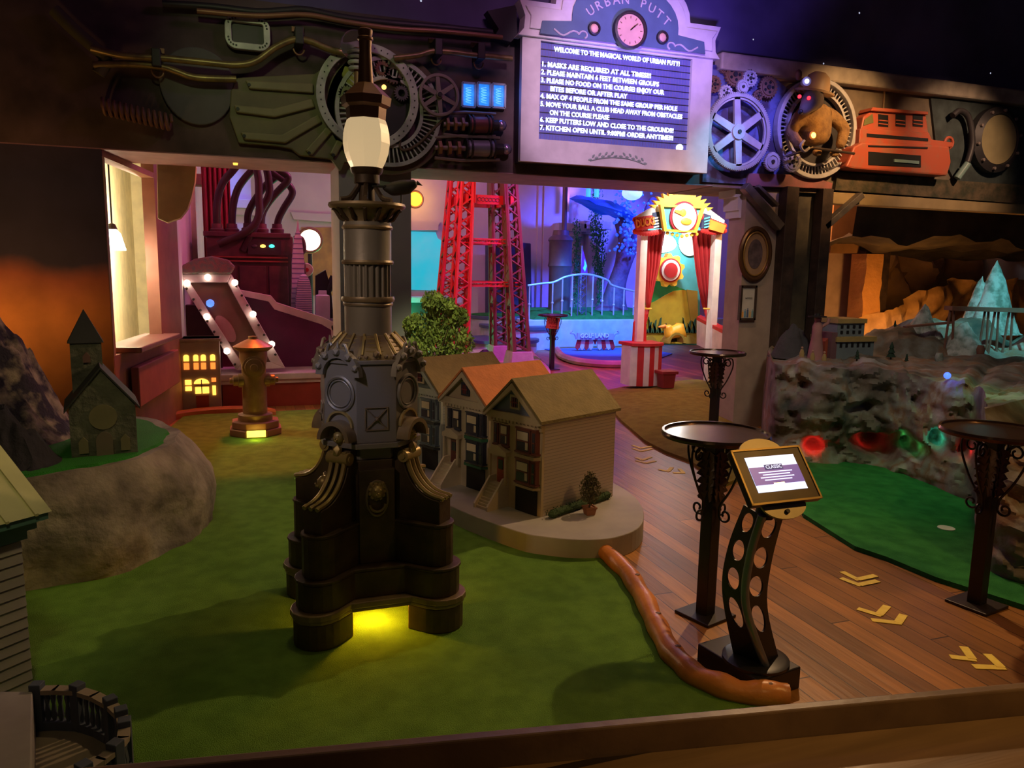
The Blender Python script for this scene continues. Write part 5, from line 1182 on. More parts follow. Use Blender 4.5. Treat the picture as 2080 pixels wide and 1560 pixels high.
lines = [(0.0, '    WELCOME TO THE MAGICAL WORLD OF URBAN PUTT!'), (2, '1. MASKS ARE REQUIRED AT ALL TIMES!!!'), (3, '2. PLEASE MAINTAIN 6 FEET BETWEEN GROUPS'), (4, '3. PLEASE NO FOOD ON THE COURSE! ENJOY OUR'), (5, '   BITES BEFORE OR AFTER PLAY'), (6, '4. MAX OF 4 PEOPLE FROM THE SAME GROUP PER HOLE'), (7, '5. MOVE YOUR BALL A CLUB HEAD AWAY FROM OBSTACLES'), (8, '   ON THE COURSE PLEASE'), (9, '6. KEEP PUTTERS LOW AND CLOSE TO THE GROUND!!!'), (10, '7. KITCHEN OPEN UNTIL 9:00PM! ORDER ANYTIME!!!')]
chw = (sr_-sl)/51.0; rowh = (st_-sb_)/12.3
for r, tx_ in lines:
    z_ = st_-rowh*(r+0.75); xx = sl+0.02
    # spaced letter by letter like the flaps
    me_list = []
    cu = bpy.data.curves.new('l', 'FONT')
    bm = MB(); bpy.data.curves.remove(cu)
    lead = len(tx_)-len(tx_.lstrip()); body = tx_.strip()
    o = text_mesh('lettering', body, rowh*0.86, (xx+lead*chw, SY-0.028, z_), m_led, None, 0.003, (PI/2, 0, 0), 'LEFT', 1.0, 0.0015)
    wx = max(v.co.x for v in o.data.vertices)-(xx+lead*chw); tgt = chw*len(body)*0.985
    for v in o.data.vertices: v.co.x = (xx+lead*chw)+(v.co.x-xx-lead*chw)*tgt/wx
    o.data.transform(empty_matrix(sg).inverted()); o.parent = sg
c = aty(1377, 301, SY); MB().disc((c.x, c.z), 0.035, SY-0.04, SY-0.02, 20).build('indicator_lamp', m_led, sg)
# crown
def crown(e, zbase):
    """outline of the crown, e: inset"""
    pts = [(xc-hw*1.05+e, zbase+e*0.5), (xc+hw*1.05-e, zbase+e*0.5)]
    fl = [(1.05, 0.0), (1.00, 0.06), (0.99, 0.17), (1.045, 0.30)]
    right = [(xc+hw*f-e, zbase+dz) for f, dz in fl[1:3]]+[(xc+hw*1.045-e, zbase+0.30-e)]
    ar = 0.70*hw-e
    pts += right+[(xc+ar+0.02, zbase+0.30-e)]
    for i in range(0, 17): a = PI*i/16; pts.append((xc+ar*math.cos(a), zbase+0.30-e+(0.44-0.2*e)*math.sin(a)))
    left = [(2*xc-x, z) for x, z in reversed(right)]
    pts += [(xc-ar-0.02, zbase+0.30-e)]+left
    return pts
sgp(crown(0, zt_-0.02), -0.05, 0.10, 'crown', m_sw)
sgp(crown(0.05, zt_-0.02)[2:], 0.10, 0.125, 'crown_moulding', mat('lilac white sign frame', (0.78, 0.74, 0.76)), sg, 0.006)
inner = [(xc-hw*0.86, zt_-0.0), (xc+hw*0.86, zt_-0.0), (xc+hw*0.84, zt_+0.11), (xc+hw*0.55, zt_+0.14)]
inner += [(xc+0.55*hw*math.cos(PI*i/16), zt_+0.20+0.36*math.sin(PI*i/16)) for i in range(17)]+[(xc-hw*0.55, zt_+0.14), (xc-hw*0.84, zt_+0.11)]
cp = sgp(inner, 0.125, 0.14, 'crown_panel', m_sb)
ztx = zt_+0.155
word = 'URBAN PUTT'; Rr = 0.62; zcen = zt_-0.22
for i, chh in enumerate(word):
    if chh == ' ': continue
    a = (4.5-i)*0.155; x = xc+0.02+Rr*math.sin(-a); z_ = zcen+Rr*0.98*math.cos(a)
    text_mesh('lettering', chh, 0.115, (x, SY-0.145, z_), mat('silver lettering', (0.6, 0.55, 0.62), 0.5), cp, 0.004, (PI/2, -a, 0), 'CENTER', 1, 0.001)
cz = zt_+0.115; 
ck = MB(); ck.lathe([(0.17, SY-0.14), (0.17, SY-0.20), (0.15, SY-0.21), (0.145, SY-0.17)], (xc+0.02, 0, cz), 36, 'y'); ckk = ck.build('clock_case', m_dark, sg, smooth=True)
MB().disc((xc+0.02, cz), 0.142, SY-0.178, SY-0.16, 36).build('clock_face', mat('salmon clock face', (0.85, 0.5, 0.38), 0.5), ckk)
b = MB()
for i in range(12): a = 2*PI*i/12; b.box((xc+0.02+0.115*math.cos(a), SY-0.181, cz+0.115*math.sin(a)), (0.022, 0.004, 0.006), R=Matrix.Rotation(-a, 3, 'Y'))
b.build('hour_marks', m_copper, ckk)
for a, ln in ((0.7, 0.10), (0.75, 0.07)): MB().box((xc+0.02+ln/2*math.cos(a), SY-0.184, cz+ln/2*math.sin(a)), (ln, 0.004, 0.009), R=Matrix.Rotation(-a, 3, 'Y')).build('clock_hand', m_copper, ckk)
for e in (-1, 1):
    x = xc+0.02+e*0.36; b = MB(); b.lathe([(0.062, SY-0.14), (0.058, SY-0.17), (0.046, SY-0.175), (0.044, SY-0.15)], (x, 0, cz-0.02), 24, 'y'); k = b.build('side_dial_case', m_dark, sg, smooth=True)
    MB().ball((x, SY-0.15, cz-0.02), 0.044, 1, 0.5, 1, 2).build('side_dial', mat('salmon clock face', (0.85, 0.5, 0.38)), k, smooth=True)
    pts = [(x+e*(0.10+0.05*math.cos(t)*(1-t/9)), SY-0.143, cz-0.09+0.045*math.sin(t)*(1-t/9)) for t in [i*0.4 for i in range(12)]][::-1]+[(x+e*(0.14+0.26*i/8), SY-0.143, cz-0.085+0.025*math.sin(i*0.9)) for i in range(9)]
    MB().tube(pts, 0.009, 6).build('scroll_ornament', mat('silver lettering', (0.6, 0.55, 0.62)), cp)
b = MB()
for e in (-1, 1):
    for k in range(9):
        t = k/8; x = xc+e*(0.03+0.27*t); z_ = zb_+0.105-0.05*t*t+0.01; b.ball((x, SY-0.063, z_+0.012*(1 if k % 2 else -1)), 0.024, 1.0, 0.25, 0.5, 1, Matrix.Rotation(e*(0.9 if k % 2 else 0.2), 3, 'Y'))
    b.tube([(xc+e*0.30*t, SY-0.063, zb_+0.09-0.05*t*t) for t in [i/8 for i in range(9)]], 0.005, 5)
b.build('laurel_ornament', mat('grey green ornament', (0.3, 0.38, 0.36), 0.6), sg)
tag(MB().slab(Wp([(982, 30), (1040, 18), (1042, 75), (1030, 92), (995, 84), (1005, 66)]), WY-0.12, WY).build('black_valance', m_black), 'black pointed valance piece tucked behind the left of the sign crown', 'valance')

# ---------------------------------------------------------------- right: gears, bear, red machine
m_gw = mat('pale blue grey gear paint', (0.55, 0.53, 0.55), 0.5, col2=(0.42, 0.4, 0.42), scale=6)
m_gb = mat('rust brown gear', (0.25, 0.13, 0.08), 0.6, 0.2)
tag(MB().slab(Wp([(1428, 130), (1560, 150), (1600, 185), (1600, 380), (1424, 370)]), WY-0.03, WY).build('gear_backing', mat('blue painted backing', (0.14, 0.16, 0.38), 0.7, col2=(0.06, 0.04, 0.08), scale=4, contrast=(0.45, 0.55))), 'blotchy blue painted board behind the big gear wheel', 'board')
spoked('flywheel', 'big pale toothed gear wheel with six spokes right of the sign', 1499, 268, 76, 9, 6, m_gw, 0.055, 0.12, 110)
for px, py, r, n, m_, h, lb, o in ((1506, 177, 14, 26, m_gw, 0, 'small pale toothed gear perched on top of the big gear wheel', 0.14), (1490, 152, 24, 22, m_gb, 0.3, 'brown gear with holes at the top of the cluster', 0.06), (1521, 160, 17, 18, m_gw, 0.3, 'pale ringed gear right of the topmost brown gear', 0.09), (1448, 172, 17, 16, m_gb, 0.35, 'small brown gear close to the sign edge', 0.07), (1472, 190, 16, 14, m_gw, 0.35, 'small pale gear left above the big gear wheel', 0.10), (1558, 178, 22, 22, m_gb, 0.3, 'brown gear between the cluster and the miner bear', 0.06), (1566, 329, 19, 34, m_gw, 0, 'pale toothed gear low between big wheel and bear ring', 0.17), (1607, 329, 21, 34, m_gw, 0.2, 'pale blue gear overlapping the lower left of the bear ring', 0.22), (1468, 140, 10, 14, m_gb, 0.3, 'tiny brown gear at the very top of the cluster', 0.05), (1537, 195, 11, 14, m_gb, 0.3, 'tiny brown gear right of the perched pale gear', 0.05)):
    c = W(px, py, o); R_ = r*MP(px); t = thing('gear', lb, 'gear', (c.x, WY, c.z), group='gears on the lintel')
    MB().gear((c.x, c.z), R_, n, R_*0.12, WY-o-0.03, WY-o, 0).build('toothed_disc', m_, t)
    MB().ring((c.x, c.z), R_*0.62, R_*0.74, WY-o-0.04, WY-o-0.03, 24).build('raised_ring', m_, t)
    MB().disc((c.x, c.z), R_*0.2, WY-o-0.045, WY-o-0.02, 12).build('hub', m_dark, t); MB().cyl((c.x, WY-o, c.z), (c.x, WY, c.z), 0.02).build('axle', m_dark, t)
    if h:
        for i in range(5): a = 2*PI*i/5; MB().disc((c.x+R_*0.44*math.cos(a), c.z+R_*0.44*math.sin(a)), R_*0.13, WY-o-0.034, WY-o-0.028, 12).build('hole', m_bolt, t)
# bear ring
c = W(1658, 262, 0.09); s = MP(1658); R_ = 98*s; t = thing('bear_ring', 'large slotted iron ring framing the miner bear', 'ring', (c.x, WY, c.z))
MB().ring((c.x, c.z), R_-0.045, R_, WY-0.12, WY-0.04, 64).build('outer_rim', m_gw, t, bevel=0.006); MB().ring((c.x, c.z), R_-0.045-0.115, R_-0.045-0.09, WY-0.11, WY-0.05, 64).build('inner_rim', m_gw, t)
MB().disc((c.x, c.z), R_-0.02, WY-0.035, WY, 48).build('back_disc', m_dark, t)
for i in range(64):
    a = 2*PI*i/64; d = Vector((math.cos(a), 0, math.sin(a))); MB().box(Vector((c.x, WY-0.07, c.z))+d*(R_-0.09), (0.11, 0.012, 0.012), R=Matrix.Rotation(-a, 3, 'Y')).build('blade', m_gw, t)
# miner bear
O_ = W(1655, 300, 0.2); be = thing('miner_bear', 'brown bear miner figure with tan helmet, red eyes and glowing chest lamp', 'bear', O_)
B = lambda px, py, o, r: (tuple(W(px, py, o)), r*s)
m_bear = mat('ochre brown fur', (0.36, 0.20, 0.07), 0.9, col2=(0.22, 0.12, 0.05), scale=14, bump=0.6)
skin_body('body', [B(1655, 300, 0.16, 30), B(1656, 265, 0.18, 34), B(1652, 235, 0.18, 27), B(1646, 212, 0.22, 18),
                   B(1622, 240, 0.2, 15), B(1606, 272, 0.26, 12), B(1630, 300, 0.36, 10), B(1690, 236, 0.2, 15), B(1716, 262, 0.24, 13), B(1706, 300, 0.34, 10)],
          [(0, 1), (1, 2), (2, 3), (2, 4), (4, 5), (5, 6), (2, 7), (7, 8), (8, 9)], m_bear, be)
skin_body('head', [B(1656, 199, 0.30, 27), B(1647, 207, 0.40, 20), B(1637, 219, 0.50, 13), B(1630, 228, 0.55, 9)], [(0, 1), (1, 2), (2, 3)], mat('grey brown snout fur', (0.16, 0.12, 0.11), 0.9, bump=0.5), be)
MB().ball(W(1626, 227, 0.60), 0.026, sub=2).build('nose', m_black, be)
for px, py, o in ((1643, 199, 0.52), (1624, 196, 0.46)): MB().ball(W(px, py, o), 0.020, sub=2).build('eye', mat('red glass eye', (1, 0.05, 0.05), 0.3, emit=(1.0, 0.03, 0.05), es=2), be, smooth=True)
b = MB(); p = W(1655, 186, 0.27)
for (r, z_) in (): pass
b.lathe([(0.20, -0.02), (0.205, 0.0), (0.145, 0.012), (0.135, 0.08), (0.11, 0.15), (0.06, 0.19), (0.001, 0.20)], (0, 0, 0), 28)
b.bm.transform(Matrix.Translation(p) @ Euler((0.18, 0.12, 0)).to_matrix().to_4x4()); hm = b.build('helmet', mat('tan miner helmet', (0.52, 0.34, 0.2), 0.5), be, smooth=True)
p2 = W(1634, 168, 0.45); MB().cyl(p2, p2-Vector((0.02, 0.06, 0)), 0.04, 0.045, 16).build('helmet_lamp', m_pewter, hm); MB().ball(p2-Vector((0.02, 0.06, 0)), 0.024, sub=2).build('lens', mat('lit lens', (1, 1, 1), 0.3, emit=(0.9, 0.9, 1), es=1.5), hm)
p2 = W(1622, 152, 0.3); MB().ball(p2, 0.05, 0.8, 0.6, 1.1, 2).build('oil_can', m_copper, hm, smooth=True)
for px in (1627, 1676): MB().ball(W(px, 180, 0.24), 0.035, 1, 0.5, 1.2, 2).build('ear', m_bear, be, smooth=True)
p2 = W(1651, 275, 0.42); MB().lathe([(0.045, p2.y+0.03), (0.045, p2.y), (0.03, p2.y-0.01)], (p2.x, 0, p2.z), 20, 'y').build('chest_lamp_ring', m_copper, be)
MB().ball(p2, 0.032, sub=2).build('chest_lamp', mat('orange chest bulb', (1, 0.5, 0.1), 0.4, emit=(1.0, 0.42, 0.06), es=7), be, smooth=True)
lamp('chest lamp light', 'POINT', p2-Vector((0, 0.09, 0)), (1.0, 0.45, 0.1), 1.6, 0.03)
rr_ = MB(); rr_.tube([W(1598, 318, 0.32), W(1650, 300, 0.4), W(1735, 312, 0.3)], 0.014, 8); rr_.build('pick_handle', m_darkwood, be)
b = MB(); b.tube(catmull([W(1634, 285, 0.42), W(1626, 296, 0.42), W(1634, 308, 0.42), W(1644, 300, 0.42)], 4), 0.014, 6); b.build('pick_hook', m_pewter, be)
for px, py in ((1660, 310), (1695, 312)): MB().ball(W(px, py, 0.3), 0.05, 1.2, 0.7, 0.8, 2).build('ore_lump', m_bear, be, smooth=True)
# red machine shaped like a cabin
m_red = mat('chipped red paint', (0.50, 0.10, 0.05), 0.5, col2=(0.38, 0.15, 0.09), scale=7, contrast=(0.3, 0.5))
O_ = W(1830, 340); rm = thing('red_machine', 'chipped red cabin shaped machine housing right of the miner bear', 'machine', O_)
relief('hull', [(1728, 300), (1745, 290), (1880, 294), (1922, 298), (1926, 330), (1918, 358), (1890, 356), (1730, 344), (1712, 340), (1722, 318)], 0.0, 0.22, m_red, rm, 0.02)
relief('middle_deck', [(1742, 262), (1882, 270), (1888, 284), (1930, 290), (1930, 300), (1740, 294)], 0.0, 0.18, m_red, rm, 0.01)
cb_ = relief('cabin', [(1750, 238), (1772, 222), (1876, 230), (1882, 272), (1744, 266)], 0.0, 0.15, m_red, rm, 0.012)
relief('cabin_roof', [(1768, 219), (1880, 228), (1880, 234), (1764, 226)], 0.0, 0.19, m_red, rm, 0.005)
relief('side_window', [(1752, 244), (1768, 232), (1770, 250), (1750, 256)], 0.15, 0.158, mat('yellow green glass', (0.2, 0.2, 0.08), 0.3), cb_, 0)
for px in (1790, 1825, 1860):
    wn_ = relief('cabin_window', [(px-10, 233), (px+10, 235), (px+10, 259), (px-10, 257)], 0.148, 0.156, m_bolt, cb_, 0)
    relief('louvre', [(px-9, 244), (px+9, 246), (px+9, 248), (px-9, 246)], 0.155, 0.165, m_red, wn_, 0); relief('louvre', [(px-9, 251), (px+9, 253), (px+9, 255), (px-9, 253)], 0.155, 0.165, m_red, wn_, 0)
relief('long_slot', [(1756, 272), (1880, 282), (1880, 288), (1756, 279)], 0.178, 0.186, m_bolt, rm, 0)
sl_ = relief('lower_window', [(1758, 309), (1864, 317), (1864, 341), (1758, 336)], 0.22, 0.226, m_bolt, rm, 0)
relief('glass_rod', [(1810, 324), (1860, 328), (1860, 334), (1810, 330)], 0.226, 0.24, mat('teal glass rod', (0.25, 0.38, 0.36), 0.3), sl_, 0)
b = MB(); p = W(1927, 290, 0.12); b.torus(p, 0.06, 0.018, 'y', 20, 8); b.build('hook_ring', m_red, rm, smooth=True)
relief('chipped_stripe', [(1758, 296), (1878, 300), (1878, 303), (1758, 299)], 0.215, 0.23, m_bolt, rm, 0)
tag(relief('red_base_board', [(1520, 352), (1640, 356), (1690, 372), (1688, 384), (1515, 378)], 0.0, 0.06, mat('faded rose board', (0.36, 0.12, 0.12), 0.7, scale=6, col2=(0.2, 0.1, 0.1))), 'faded rose painted board below the bear ring', 'board')
# round gauge at the right
c = W(2026, 284, 0.12); s2 = MP(2026); t = thing('round_gauge', 'big tan faced round gauge with dark rim at the right end of the lintel', 'gauge', (c.x, WY, c.z))
b = MB(); b.lathe([(64*s2, WY), (64*s2, WY-0.12), (50*s2, WY-0.16), (48*s2, WY-0.10)], (c.x, 0, c.z), 40, 'y'); b.build('rim', m_dark, t, smooth=True)
MB().disc((c.x, c.z), 48*s2, WY-0.14, WY-0.09, 40).build('dial', mat('tan dial', (0.34, 0.28, 0.15), 0.6), t)
for i in range(10): a = 2*PI*i/10+0.2; MB().disc((c.x+57*s2*math.cos(a), c.z+57*s2*math.sin(a)), 0.018, WY-0.165, WY-0.13, 8).build('bolt', m_spk, t)
p0, p1 = W(1944, 362, 0.12), W(1966, 332, 0.16)
tag(MB().cyl(p0, p1, 0.04, seg=16).build('glass_cylinder', mat('teal glass rod', (0.25, 0.38, 0.36)), smooth=True), 'short teal glass cylinder slanting below the round gauge', 'cylinder')
conduit([(1935, 235), (1950, 225), (1968, 240), (1975, 290), (1965, 330)], 0.035, m_dark, 'thick dark hose left of the round gauge', 0.12, 'hose')
tag(relief('dark_backing', [(1890, 200), (2000, 205), (2090, 230), (2100, 380), (1940, 370), (1900, 290)], 0.0, 0.03, mat('dark teal board', (0.06, 0.08, 0.08), 0.7, col2=(0.03, 0.04, 0.04)), None, 0), 'dark teal backing board behind the round gauge', 'board')
tag(relief('mottled_strip', [(1700, 350), (2300, 392), (2300, 430), (1695, 386)], 0.0, 0.05, mat('mottled rock strip', (0.14, 0.1, 0.06), 0.9, col2=(0.05, 0.05, 0.03), scale=8, bump=0.5), None, 0), 'mottled brown strip along the lower edge of the lintel at right', 'board')

# ---------------------------------------------------------------- posts and braces
m_beam = mat('dark brace timber', (0.16, 0.13, 0.11), 0.5, col2=(0.08, 0.07, 0.07), scale=6, bump=0.2)
def post(px, w_, label):
    x = xz(px, 600, WY-0.02)[0]; return tag(MB().bx(x-w_/2, x+w_/2, WY-0.12, WY+0.02, 0, ZB+0.02).build('post', m_darkwood, bevel=0.006), label, 'post', 'dark timber posts under the lintel')
post(1585, 0.16, 'dark timber post beside the pillar with the oval picture'); post(1655, 0.14, 'dark timber post at the left edge of the cave opening')
def brace(a, b_, w_, lb):
    p, q = W(*a, 0.07), W(*b_, 0.07); d = (q-p); ln = d.length; ang = math.atan2(d.z, d.x)
    tag(MB().box((p+q)/2, (ln, 0.1, w_), R=Matrix.Rotation(-ang, 3, 'Y')).build('brace', m_beam, bevel=0.006), lb, 'brace', 'diagonal timber braces')
brace((1512, 378), (1584, 462), 0.09, 'diagonal brace rising left from the post beside the pillar'); brace((1672, 462), (1748, 396), 0.07, 'diagonal brace rising right from the cave side post')
brace((1536, 378), (1576, 418), 0.035, 'thin metal strut nested above the left diagonal brace')
# pictures on the pillar
c = aty(1531, 516, WY+0.02); op = thing('oval_picture', 'oval portrait in a dark gilt frame on the pillar', 'picture', c)
for a_, b_2, r, m_, nm in ((0.19, 0.275, 0.028, mat('dark gilt frame', (0.16, 0.08, 0.04), 0.3, 0.5), 'frame'), (0.155, 0.235, 0.010, mat('bright gilt frame', (0.5, 0.3, 0.1), 0.35, 0.5), 'inner_frame')):
    MB().tube([(c.x+a_*math.cos(2*PI*i/40), WY-0.005-0.01*(r < .02), c.z+b_2*math.sin(2*PI*i/40)) for i in range(40)], r, 8, closed=True).build(nm, m_, op, smooth=True)
MB().loops([[(c.x+0.19*math.cos(2*PI*i/40), Y, c.z+0.275*math.sin(2*PI*i/40)) for i in range(40)] for Y in (WY-0.004, WY+0.018)]).build('mount', mat('tan mount board', (0.42, 0.26, 0.16), 0.7), op)
MB().loops([[(c.x+0.095*math.cos(2*PI*i/40), Y, c.z+0.16*math.sin(2*PI*i/40)) for i in range(40)] for Y in (WY-0.008, WY-0.003)]).build('portrait', mat('faded portrait', (0.17, 0.12, 0.15), 0.7, col2=(0.08, 0.06, 0.08), scale=14), op)
c = aty(1516, 615, WY+0.02); fp = thing('framed_notice', 'small framed notice with coloured figures below the oval picture', 'picture', c)
b = MB()
for e in (-1, 1): b.bx(c.x+e*0.095-0.012, c.x+e*0.095+0.012, WY-0.02, WY+0.018, c.z-0.19, c.z+0.19); b.bx(c.x-0.1, c.x+0.1, WY-0.02, WY+0.018, c.z+e*0.18-0.012, c.z+e*0.18+0.012)
b.build('frame', m_darkwood, fp); MB().bx(c.x-0.09, c.x+0.09, WY-0.005, WY+0.015, c.z-0.18, c.z+0.18).build('paper', mat('grey white paper', (0.62, 0.6, 0.6), 0.7), fp)
text_mesh('lettering', 'NOTICE', 0.025, (c.x+0.01, WY-0.008, c.z+0.05), m_bolt, fp, 0.001, (PI/2, 0, 0), 'CENTER')
for i, cc in enumerate(((0.8, 0.4, 0.1), (0.15, 0.35, 0.6), (0.1, 0.15, 0.3), (0.7, 0.5, 0.2), (0.2, 0.4, 0.5))): b = MB(); x = c.x-0.06+0.032*i; b.bx(x-0.011, x+0.011, WY-0.008, WY-0.004, c.z-0.16, c.z-0.10+0.012*(i % 3)); b.ball((x, WY-0.007, c.z-0.09+0.012*(i % 3)), 0.008, 1, 0.3, 1, 1); b.build('printed_figure', mat('print %d' % i, cc, 0.7), fp)
# pendant lamp in the corridor
c = aty(229, 487, 8.5); pn = thing('pendant_lamp', 'glowing white pendant lamp hanging in the bright hatch', 'pendant lamp', c)
b = MB(); b.lathe([(0.04, c.z+0.10), (0.075, c.z+0.06), (0.10, c.z-0.04), (0.115, c.z-0.10), (0.09, c.z-0.10), (0.03, c.z+0.08)], (c.x, c.y, 0), 24); b.build('shade', mat('lit opal shade', (1, 0.95, 0.85), 0.5, emit=(1.0, 0.9, 0.7), es=5), pn, smooth=True)
MB().lathe([(0.05, c.z+0.10), (0.03, c.z+0.15), (0.008, c.z+0.16)], (c.x, c.y, 0), 16).build('cap', m_darkwood, pn)
MB().cyl((c.x, c.y, c.z+0.15), (c.x, c.y, 3.4), 0.008, seg=6).build('cord', m_black, pn); MB().lathe([(0.07, 3.36), (0.08, 3.4)], (c.x, c.y, 0), 16).build('ceiling_rose', m_darkwood, pn)
lamp('pendant light', 'POINT', (c.x, c.y, c.z-0.16), (1.0, 0.85, 0.6), 30, 0.06)
# tiny ember lamp under the lintel
c = aty(478, 328, 7.6); tag(MB().lathe([(0.018, ZB-0.03), (0.022, ZB-0.012)], (c.x, 7.6, 0), 12).build('signal_lamp', mat('amber signal', (1, 0.5, 0.1), 0.4, emit=(1, 0.4, 0.05), es=3)), 'tiny amber signal lamp under the lintel left of the pillar', 'lamp')
# ================================================================= ROCK WITH THE GOLD MINE TOWN
def ramp_mat(name, stops, scale, bump, bscale, rough=0.8):
    M = mat(name, stops[0][1], rough, scale=scale, bump=bump, bscale=bscale, detail=8); rp = [n for n in M.node_tree.nodes if n.type == 'VALTORGB'][0]; e = rp.color_ramp.elements
    e[0].position, e[0].color = stops[0][0], (*stops[0][1], 1); e[1].position, e[1].color = stops[-1][0], (*stops[-1][1], 1)
    for p, c in stops[1:-1]: q = e.new(p); q.color = (*c, 1)
    return M
m_rock = ramp_mat('weathered theme rock', [(0.30, (0.05, 0.06, 0.05)), (0.42, (0.15, 0.12, 0.09)), (0.5, (0.22, 0.22, 0.19)), (0.58, (0.24, 0.14, 0.08)), (0.64, (0.36, 0.35, 0.31)), (0.75, (0.5, 0.49, 0.44))], 2.6, 1.0, 7)
cl = [atz(1548, 905), atz(1560, 925), atz(1620, 945), atz(1690, 952), atz(1730, 946), atz(1790, 958), atz(1860, 985), atz(1930, 1010), atz(1978, 1030), atz(1985, 1085), atz(1990, 1150), atz(2070, 1195), Vector((4.7, 2.5, 0))]
cl[0] = Vector((5.40, 6.98, 0))
CP = catmull(cl, 12); NU = len(CP)
back = Vector((0.62, 0.78, 0)).normalized()
def cliffpt(px, py):
    r = ray(px, py); best = None
    for i, p in enumerate(CP):
        d = abs(r.x*p.y-r.y*p.x)
        if best is None or d < best[0]: best = (d, i)
    i = best[1]; t = CP[i].y/r.y; return i, EYE+r.z*t
def rimz(i): return 0.90-0.06*fbm((i*0.1, 2, 0), 1.0)-0.45*max(0.0, (i/NU-0.82)/0.18)
pits = []   # (i, z, radius_m, depth)
for px, py, rad, dep in ((1654, 912, 0.075, 0.16), (1765, 905, 0.10, 0.32), (1800, 915, 0.12, 0.40), (1845, 905, 0.10, 0.36), (1870, 925, 0.09, 0.3), (1912, 902, 0.085, 0.24), (1975, 925, 0.07, 0.2), (1640, 792, 0.05, 0.12), (1612, 852, 0.06, 0.10), (1762, 828, 0.05, 0.1), (1872, 826, 0.06, 0.12), (1930, 768, 0.05, 0.07), (1700, 870, 0.05, 0.06)):
    i, z_ = cliffpt(px, py); pits.append((i, z_, rad, dep))
arcl = [0]
for a, b_ in zip(CP, CP[1:]): arcl.append(arcl[-1]+(b_-a).length)
hillb = []
for px, py, Y, rad in ((1835, 662, 6.7, 0.55), (1895, 645, 7.0, 0.5), (1960, 655, 6.9, 0.6), (2060, 700, 6.4, 0.8), (2000, 740, 5.6, 0.6), (1790, 700, 6.9, 0.35), (2140, 690, 6.2, 0.8), (1900, 720, 6.3, 0.45), (2200, 640, 7.0, 1.0)):
    v = aty(px, py, Y); hillb.append((v.x, Y, v.z-0.9, rad))
def hills(x, y):
    h = 0
    for hx_, hy_, hh, rr_ in hillb:
        d = math.hypot(x-hx_, y-hy_)/rr_; h = max(h, hh*max(0, 1-d*d)**0.7 if d < 1 else 0)
    return h
L = []; NV, NT = 44, 46
for j in range(NV+1):
    v = j/NV; row = []
    for i, p in enumerate(CP):
        z = 0.0+rimz(i)*v; u = arcl[i]
        bulge = 0.16*fbm((u, z*1.6, 3), 1.6, 5)+0.12*abs(fbm((u, z*1.5, 9), 3.2, 6)); sb_2 = 0.20*v**3
        dd = bulge+sb_2
        for pi_, pz, pr, pd in pits:
            e = ((u-arcl[pi_])**2/(pr*pr*(2.2 if pd > 0.29 else 1.0)) + (z-pz)**2/(pr*pr*(0.7 if pd > 0.29 else 1.0)))
            if e < 6: dd += pd*math.exp(-e*e*0.8) if e < 3 else 0
        q = Vector((p.x, p.y, z))+back*dd; q.y = min(q.y, 7.05) if q.x < 6.36 else q.y; row.append(q)
    L.append(row)
top0 = L[-1]
for j in range(1, NT+1):
    t = j/NT; row = []
    for i, p in enumerate(CP):
        k_ = max(0.0, (i/NU-0.4)/0.6); an = math.radians(51.5-44*k_); q = top0[i]+Vector((math.cos(an), math.sin(an), 0))*((3.0+3.0*k_)*t); hh = hills(q.x, q.y); q = Vector((q.x, min(q.y, 9.0 if q.x > 6.36 else 7.04), rimz(i)+hh+(0.05+0.05*(hh > 0.05))*fbm((q.x, q.y, 0), 3.0, 5)*min(1, t*8)))
        row.append(q)
    L.append(row)
rk = MB(); rk.loops(L, cap=False, close=False)
rock = thing('mine_rock', 'large weathered rock outcrop carrying the mining town and glowing hollows', 'rock', (6.4, 6.0, 0))
rk.build('rock_body', m_rock, rock, smooth=True)
def pitlight(px, py, col, power, off=0.02, r=0.03):
    i, z_ = cliffpt(px, py); p = CP[i]+back*off; lamp('hollow light', 'POINT', (p.x, p.y, z_), col, power, r)
pitlight(1654, 912, (1, 0.02, 0.02), 0.5, 0.14); pitlight(1762, 905, (1, 0.02, 0.02), 0.12, 0.30, 0.02); pitlight(1845, 902, (0.1, 1.0, 0.2), 0.08, 0.36, 0.02); pitlight(1872, 922, (0.1, 1.0, 0.2), 0.05, 0.28, 0.02); pitlight(1912, 902, (0.05, 0.9, 0.6), 0.14, 0.2, 0.02); pitlight(1975, 925, (1, 0.02, 0.02), 0.12, 0.16, 0.02)
i, z_ = cliffpt(1932, 768); p = CP[i]+back*0.16; lt = tag(MB().ball((p.x, p.y, z_), 0.028, sub=2).build('blue_lamp', mat('blue led', (0.1, 0.2, 1), 0.4, emit=(0.05, 0.12, 1.0), es=2.5), smooth=True), 'tiny glowing blue lamp set in the rock face', 'lamp')
lamp('blue led light', 'POINT', (p.x-0.06, p.y-0.08, z_), (0.02, 0.05, 1.0), 0.35, 0.02)
